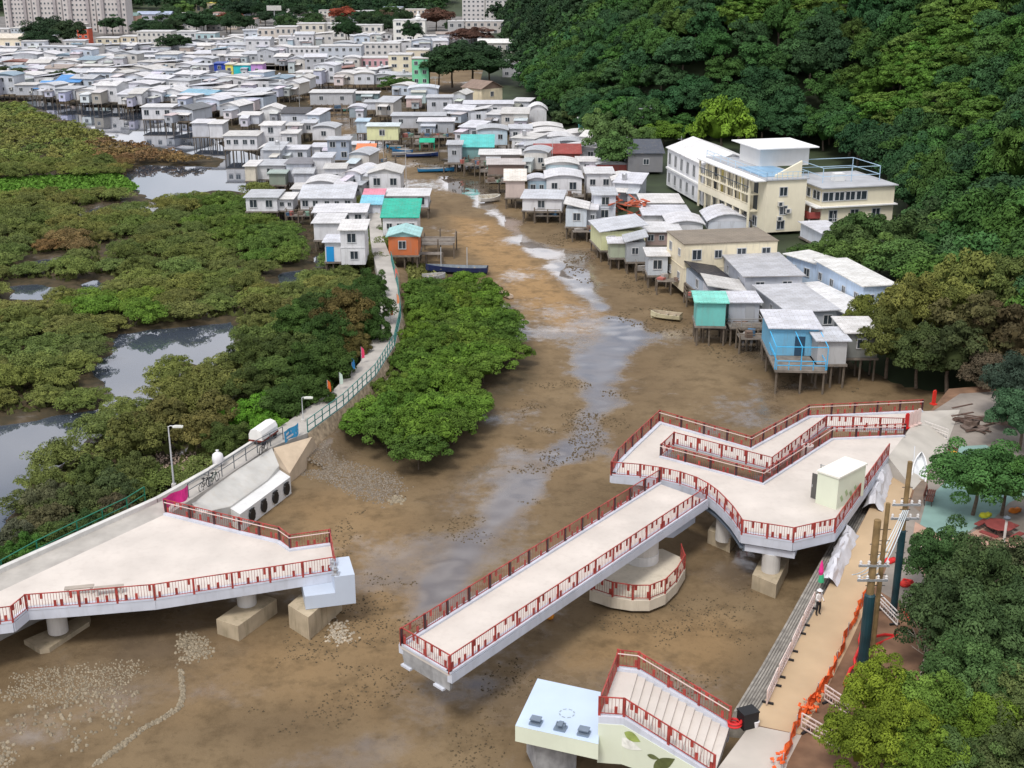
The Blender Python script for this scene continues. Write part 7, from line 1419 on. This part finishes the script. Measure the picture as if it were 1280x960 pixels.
for u, v, r_, h, c, lb_ in TT:
    if not lb_: continue
    zg = 1.5; p = at(u, v, zg+h*.6); tree(p.x, p.y, zg, r_, h, c, lb_, 'street trees of the town' if 'street tree' in lb_ else 'single trees of the town', DOME if 'round' in lb_ else BROAD, tr=.2)
NT = [(760,170,5.0,9,(.050,.105,.026),'dark green tree standing before the vaulted houses'),(772,190,4.4,7,(.042,.09,.024),'lower dark green tree right of the vaulted houses'),(745,158,3.6,7,(.055,.115,.03),'green tree behind the turquoise and white hut'),(903,156,7.0,11,(.150,.27,.030),'bright yellow green tree behind the white wing'),(882,160,4,6,(.12,.22,.028),'yellow green tree left of the brightest one'),(830,165,4.2,5,(.09,.17,.025),'small bright green tree behind the solar panelled house'),(808,170,3,4,(.06,.12,.03),'green shrub tree beside the lone white house'),(705,148,3.5,5,(.05,.09,.03),'tree in the yard beside the domed tank'),(720,144,3,5,(.075,.12,.04),'pale palm like tree by the turquoise hut'),(690,137,3,6,(.02,.04,.02),'dark cypress like tree beside the domed tank'),
(1010,318,2.6,3.5,(.04,.085,.02),'green shrub in front of the small white shed'),(1040,318,3,4.5,(.05,.10,.022),'green tree right of the small white shed'),(1060,300,3.4,5,(.04,.09,.022),'dark green tree below the cream front wing'),(1085,290,4,6,(.035,.075,.02),'dense tree at the corner of the cream front wing'),(1100,320,4,5.5,(.045,.10,.022),'green tree behind the light blue house'),(1130,330,4.2,6,(.04,.09,.022),'green tree right of the light blue house'),(1150,300,4.5,7,(.03,.065,.018),'tall dark tree beyond the light blue house'),(1185,285,5,8,(.028,.058,.02),'dark tree on the slope right of the cream wing'),(1170,345,4.2,6,(.05,.105,.022),'mid green tree above the yellowish canopy'),
(1090,400,3.0,6,(.075,.105,.022),'yellow green tree touching the blue terrace house'),(1112,425,3.4,6.5,(.060,.085,.02),'dark olive tree right of the blue terrace house'),(1140,385,3.6,7,(.085,.115,.024),'yellowish tree crown over the shore'),(1150,440,3.4,6,(.035,.055,.018),'shaded tree low over the mud shore'),(1180,380,3.8,7,(.080,.108,.022),'olive yellow tree behind the brown one'),(1215,355,4,8,(.075,.105,.024),'yellow green tree at the foot of the slope'),(1255,360,4.2,8,(.055,.085,.022),'green tree at the right frame edge above the brown one'),(1222,412,4.0,9,(.085,.075,.035),'tall brownish casuarina above the timber heap'),(1262,425,4.0,8.5,(.075,.065,.034),'brownish casuarina at the right frame edge'),(1190,440,3.2,7,(.050,.060,.026),'dark casuarina left of the brownish pair'),(1240,468,3.2,5,(.05,.055,.028),'low brown green tree above the timber heap'),(1275,480,3.2,6,(.025,.05,.03),'dark tree at the right frame edge beside the heap'),(1280,520,2.6,5,(.03,.07,.03),'dark bluish shrub right of the timber heap'),
(1222,596,3.3,5.2,(.040,.105,.026),'round green tree with a bare trunk in the play area'),(1258,600,2.5,4.8,(.045,.115,.026),'green tree at the frame edge beside the play area tree'),
(1182,700,2.5,5,(.034,.075,.022),'dark green tree nearest the far pole'),(1220,735,3.1,6,(.038,.078,.024),'large dark green tree in the lower right'),(1185,775,2.8,5.5,(.034,.07,.024),'dark green tree above the bright green one'),(1255,720,3,5,(.045,.07,.026),'brownish green tree below the lamp post'),(1235,800,3,5.5,(.036,.072,.024),'dark tree under the large dark one'),(1275,775,2.8,5.5,(.03,.06,.022),'dark tree at the frame edge beside the large dark one'),(1215,850,2.6,5,(.038,.085,.024),'green tree right of the bright green crown'),
(1100,875,1.9,4.6,(.13,.21,.022),'bright green tree by the wrapped pole, upper crown'),(1080,925,2.0,4,(.115,.20,.022),'bright green tree nearest the barriers'),(1125,920,2.2,4.4,(.12,.20,.024),'bright green tree with bare twigs, middle crown'),(1165,890,2.2,4.4,(.075,.14,.024),'green tree right of the bright middle crown'),(1165,945,2.2,4,(.10,.175,.024),'bright green tree at the lower frame edge'),(1225,915,2.2,4,(.105,.18,.022),'bright green crown in the lower right corner'),(1265,880,2.4,4.5,(.07,.10,.03),'olive green tree in the lower right corner'),(1260,950,2.4,4,(.045,.08,.025),'dark shrub tree in the very corner'),(1205,960,2.2,3.6,(.05,.09,.026),'dark green tree at the lower frame edge')]
for u, v, r_, h, c, lb_ in NT:
    P0 = at(u, v, 2.5); zg = 2.4 if P0.y < 108 else float(hillz(np.array([P0.x]), np.array([P0.y]))[0]); zg = max(zg, 1.0); p = at(u, v, zg+h*.58); zg = 2.4 if p.y < 108 else max(.6, float(hillz(np.array([p.x]), np.array([p.y]))[0])); p = at(u, v, zg+h*.58)
    near = p.y < 130; cas = 'casuarina' in lb_ or 'cypress' in lb_
    tree(p.x, p.y, zg, r_, h, (c if cas else (c[0]*1.05, c[1]*.92, c[2]) if c[1] > .16 else (c[0]*1.55, c[1]*1.3, c[2]*1.6)), lb_, None, FEATH if cas else NEAR if near else BROAD if 'yellow green tree' not in lb_ else DOME, 'tree', ref=(3.6, 7.0) if cas else (3.2, 4.4) if near else (4.2, 5.6) if 'yellow green tree' not in lb_ else (4.2, 4.8), tr=.13 if 'bare trunk' in lb_ else .08)
# dead white tree on the slope and bare twigs over the bright crown
for (u, v, h, lb_) in ((1222,238,9,'dead white tree standing on the forest slope'),(1150,850,4.6,'bare grey twigs rising from the bright green tree')):
    P0 = at(u, v, 2.5); zg = 2.4 if P0.y < 108 else 0; p = P0
    if P0.y > 108:
        for _ in range(6): zg = float(hillz(np.array([p.x]), np.array([p.y]))[0]); p = at(u, v, min(zg, 30)+h*.8)
    p = V2(p, zg); k = MB(); rr = random.Random(u)
    def limb(a, d, L_, r0, n):
        b = a+d*L_; k.tube([a, a.lerp(b, .5)+Vector((rr.uniform(-.1, .1), rr.uniform(-.1, .1), .05))*L_*.5, b], r0, 5, r0*.55)
        if n:
            for _ in range(3): limb(a.lerp(b, rr.uniform(.5, 1)), (d+Vector((rr.uniform(-.9, .9), rr.uniform(-.9, .9), rr.uniform(-.1, .6)))).normalized(), L_*.62, r0*.5, n-1)
    limb(p, Vector((.1, 0, 1)), h*.42, .16 if h > 6 else .06, 3); k.solo('bare_tree', mat('dead_wood', (.42, .39, .34), var=.2), lb_, 'tree')

for px_, sd_ in (([(440,140),(520,212),(560,232),(640,262),(720,302),(850,374),(950,474),(1100,480),(1060,440),(900,360),(760,260),(640,190),(470,130)], 61), ([(306,268),(380,332),(470,335),(475,280),(400,200),(310,200)], 62)):  # dark scraps added to make the mud below the houses look shadier
    scatter('debris', px_, 1700, .17, (.060,.046,.032), 'dark timber scraps and weed littering the mud under the '+('right bank' if sd_ == 61 else 'left bank')+' houses', 'debris', z=None, seed=sd_, flat=True, m=GR, hz=.7, ok=lambda x, y: fbm(x, y, 4, 97) > .42)

rr = random.Random(91)
for i in range(26):
    u, v = rr.uniform(1330, 1640), rr.uniform(560, 1000); p = at(u, v, 4.5); tree(p.x, p.y, 2.4, rr.uniform(2.6, 3.6), rr.uniform(4.5, 6), rr.choice(((.05,.095,.035),(.065,.11,.03),(.05,.085,.04))), 'green tree in the planted strip beyond the right edge of the frame', 'trees beyond the right edge of the frame', NEAR, 'tree', ref=(3.2, 4.4), tr=.1)
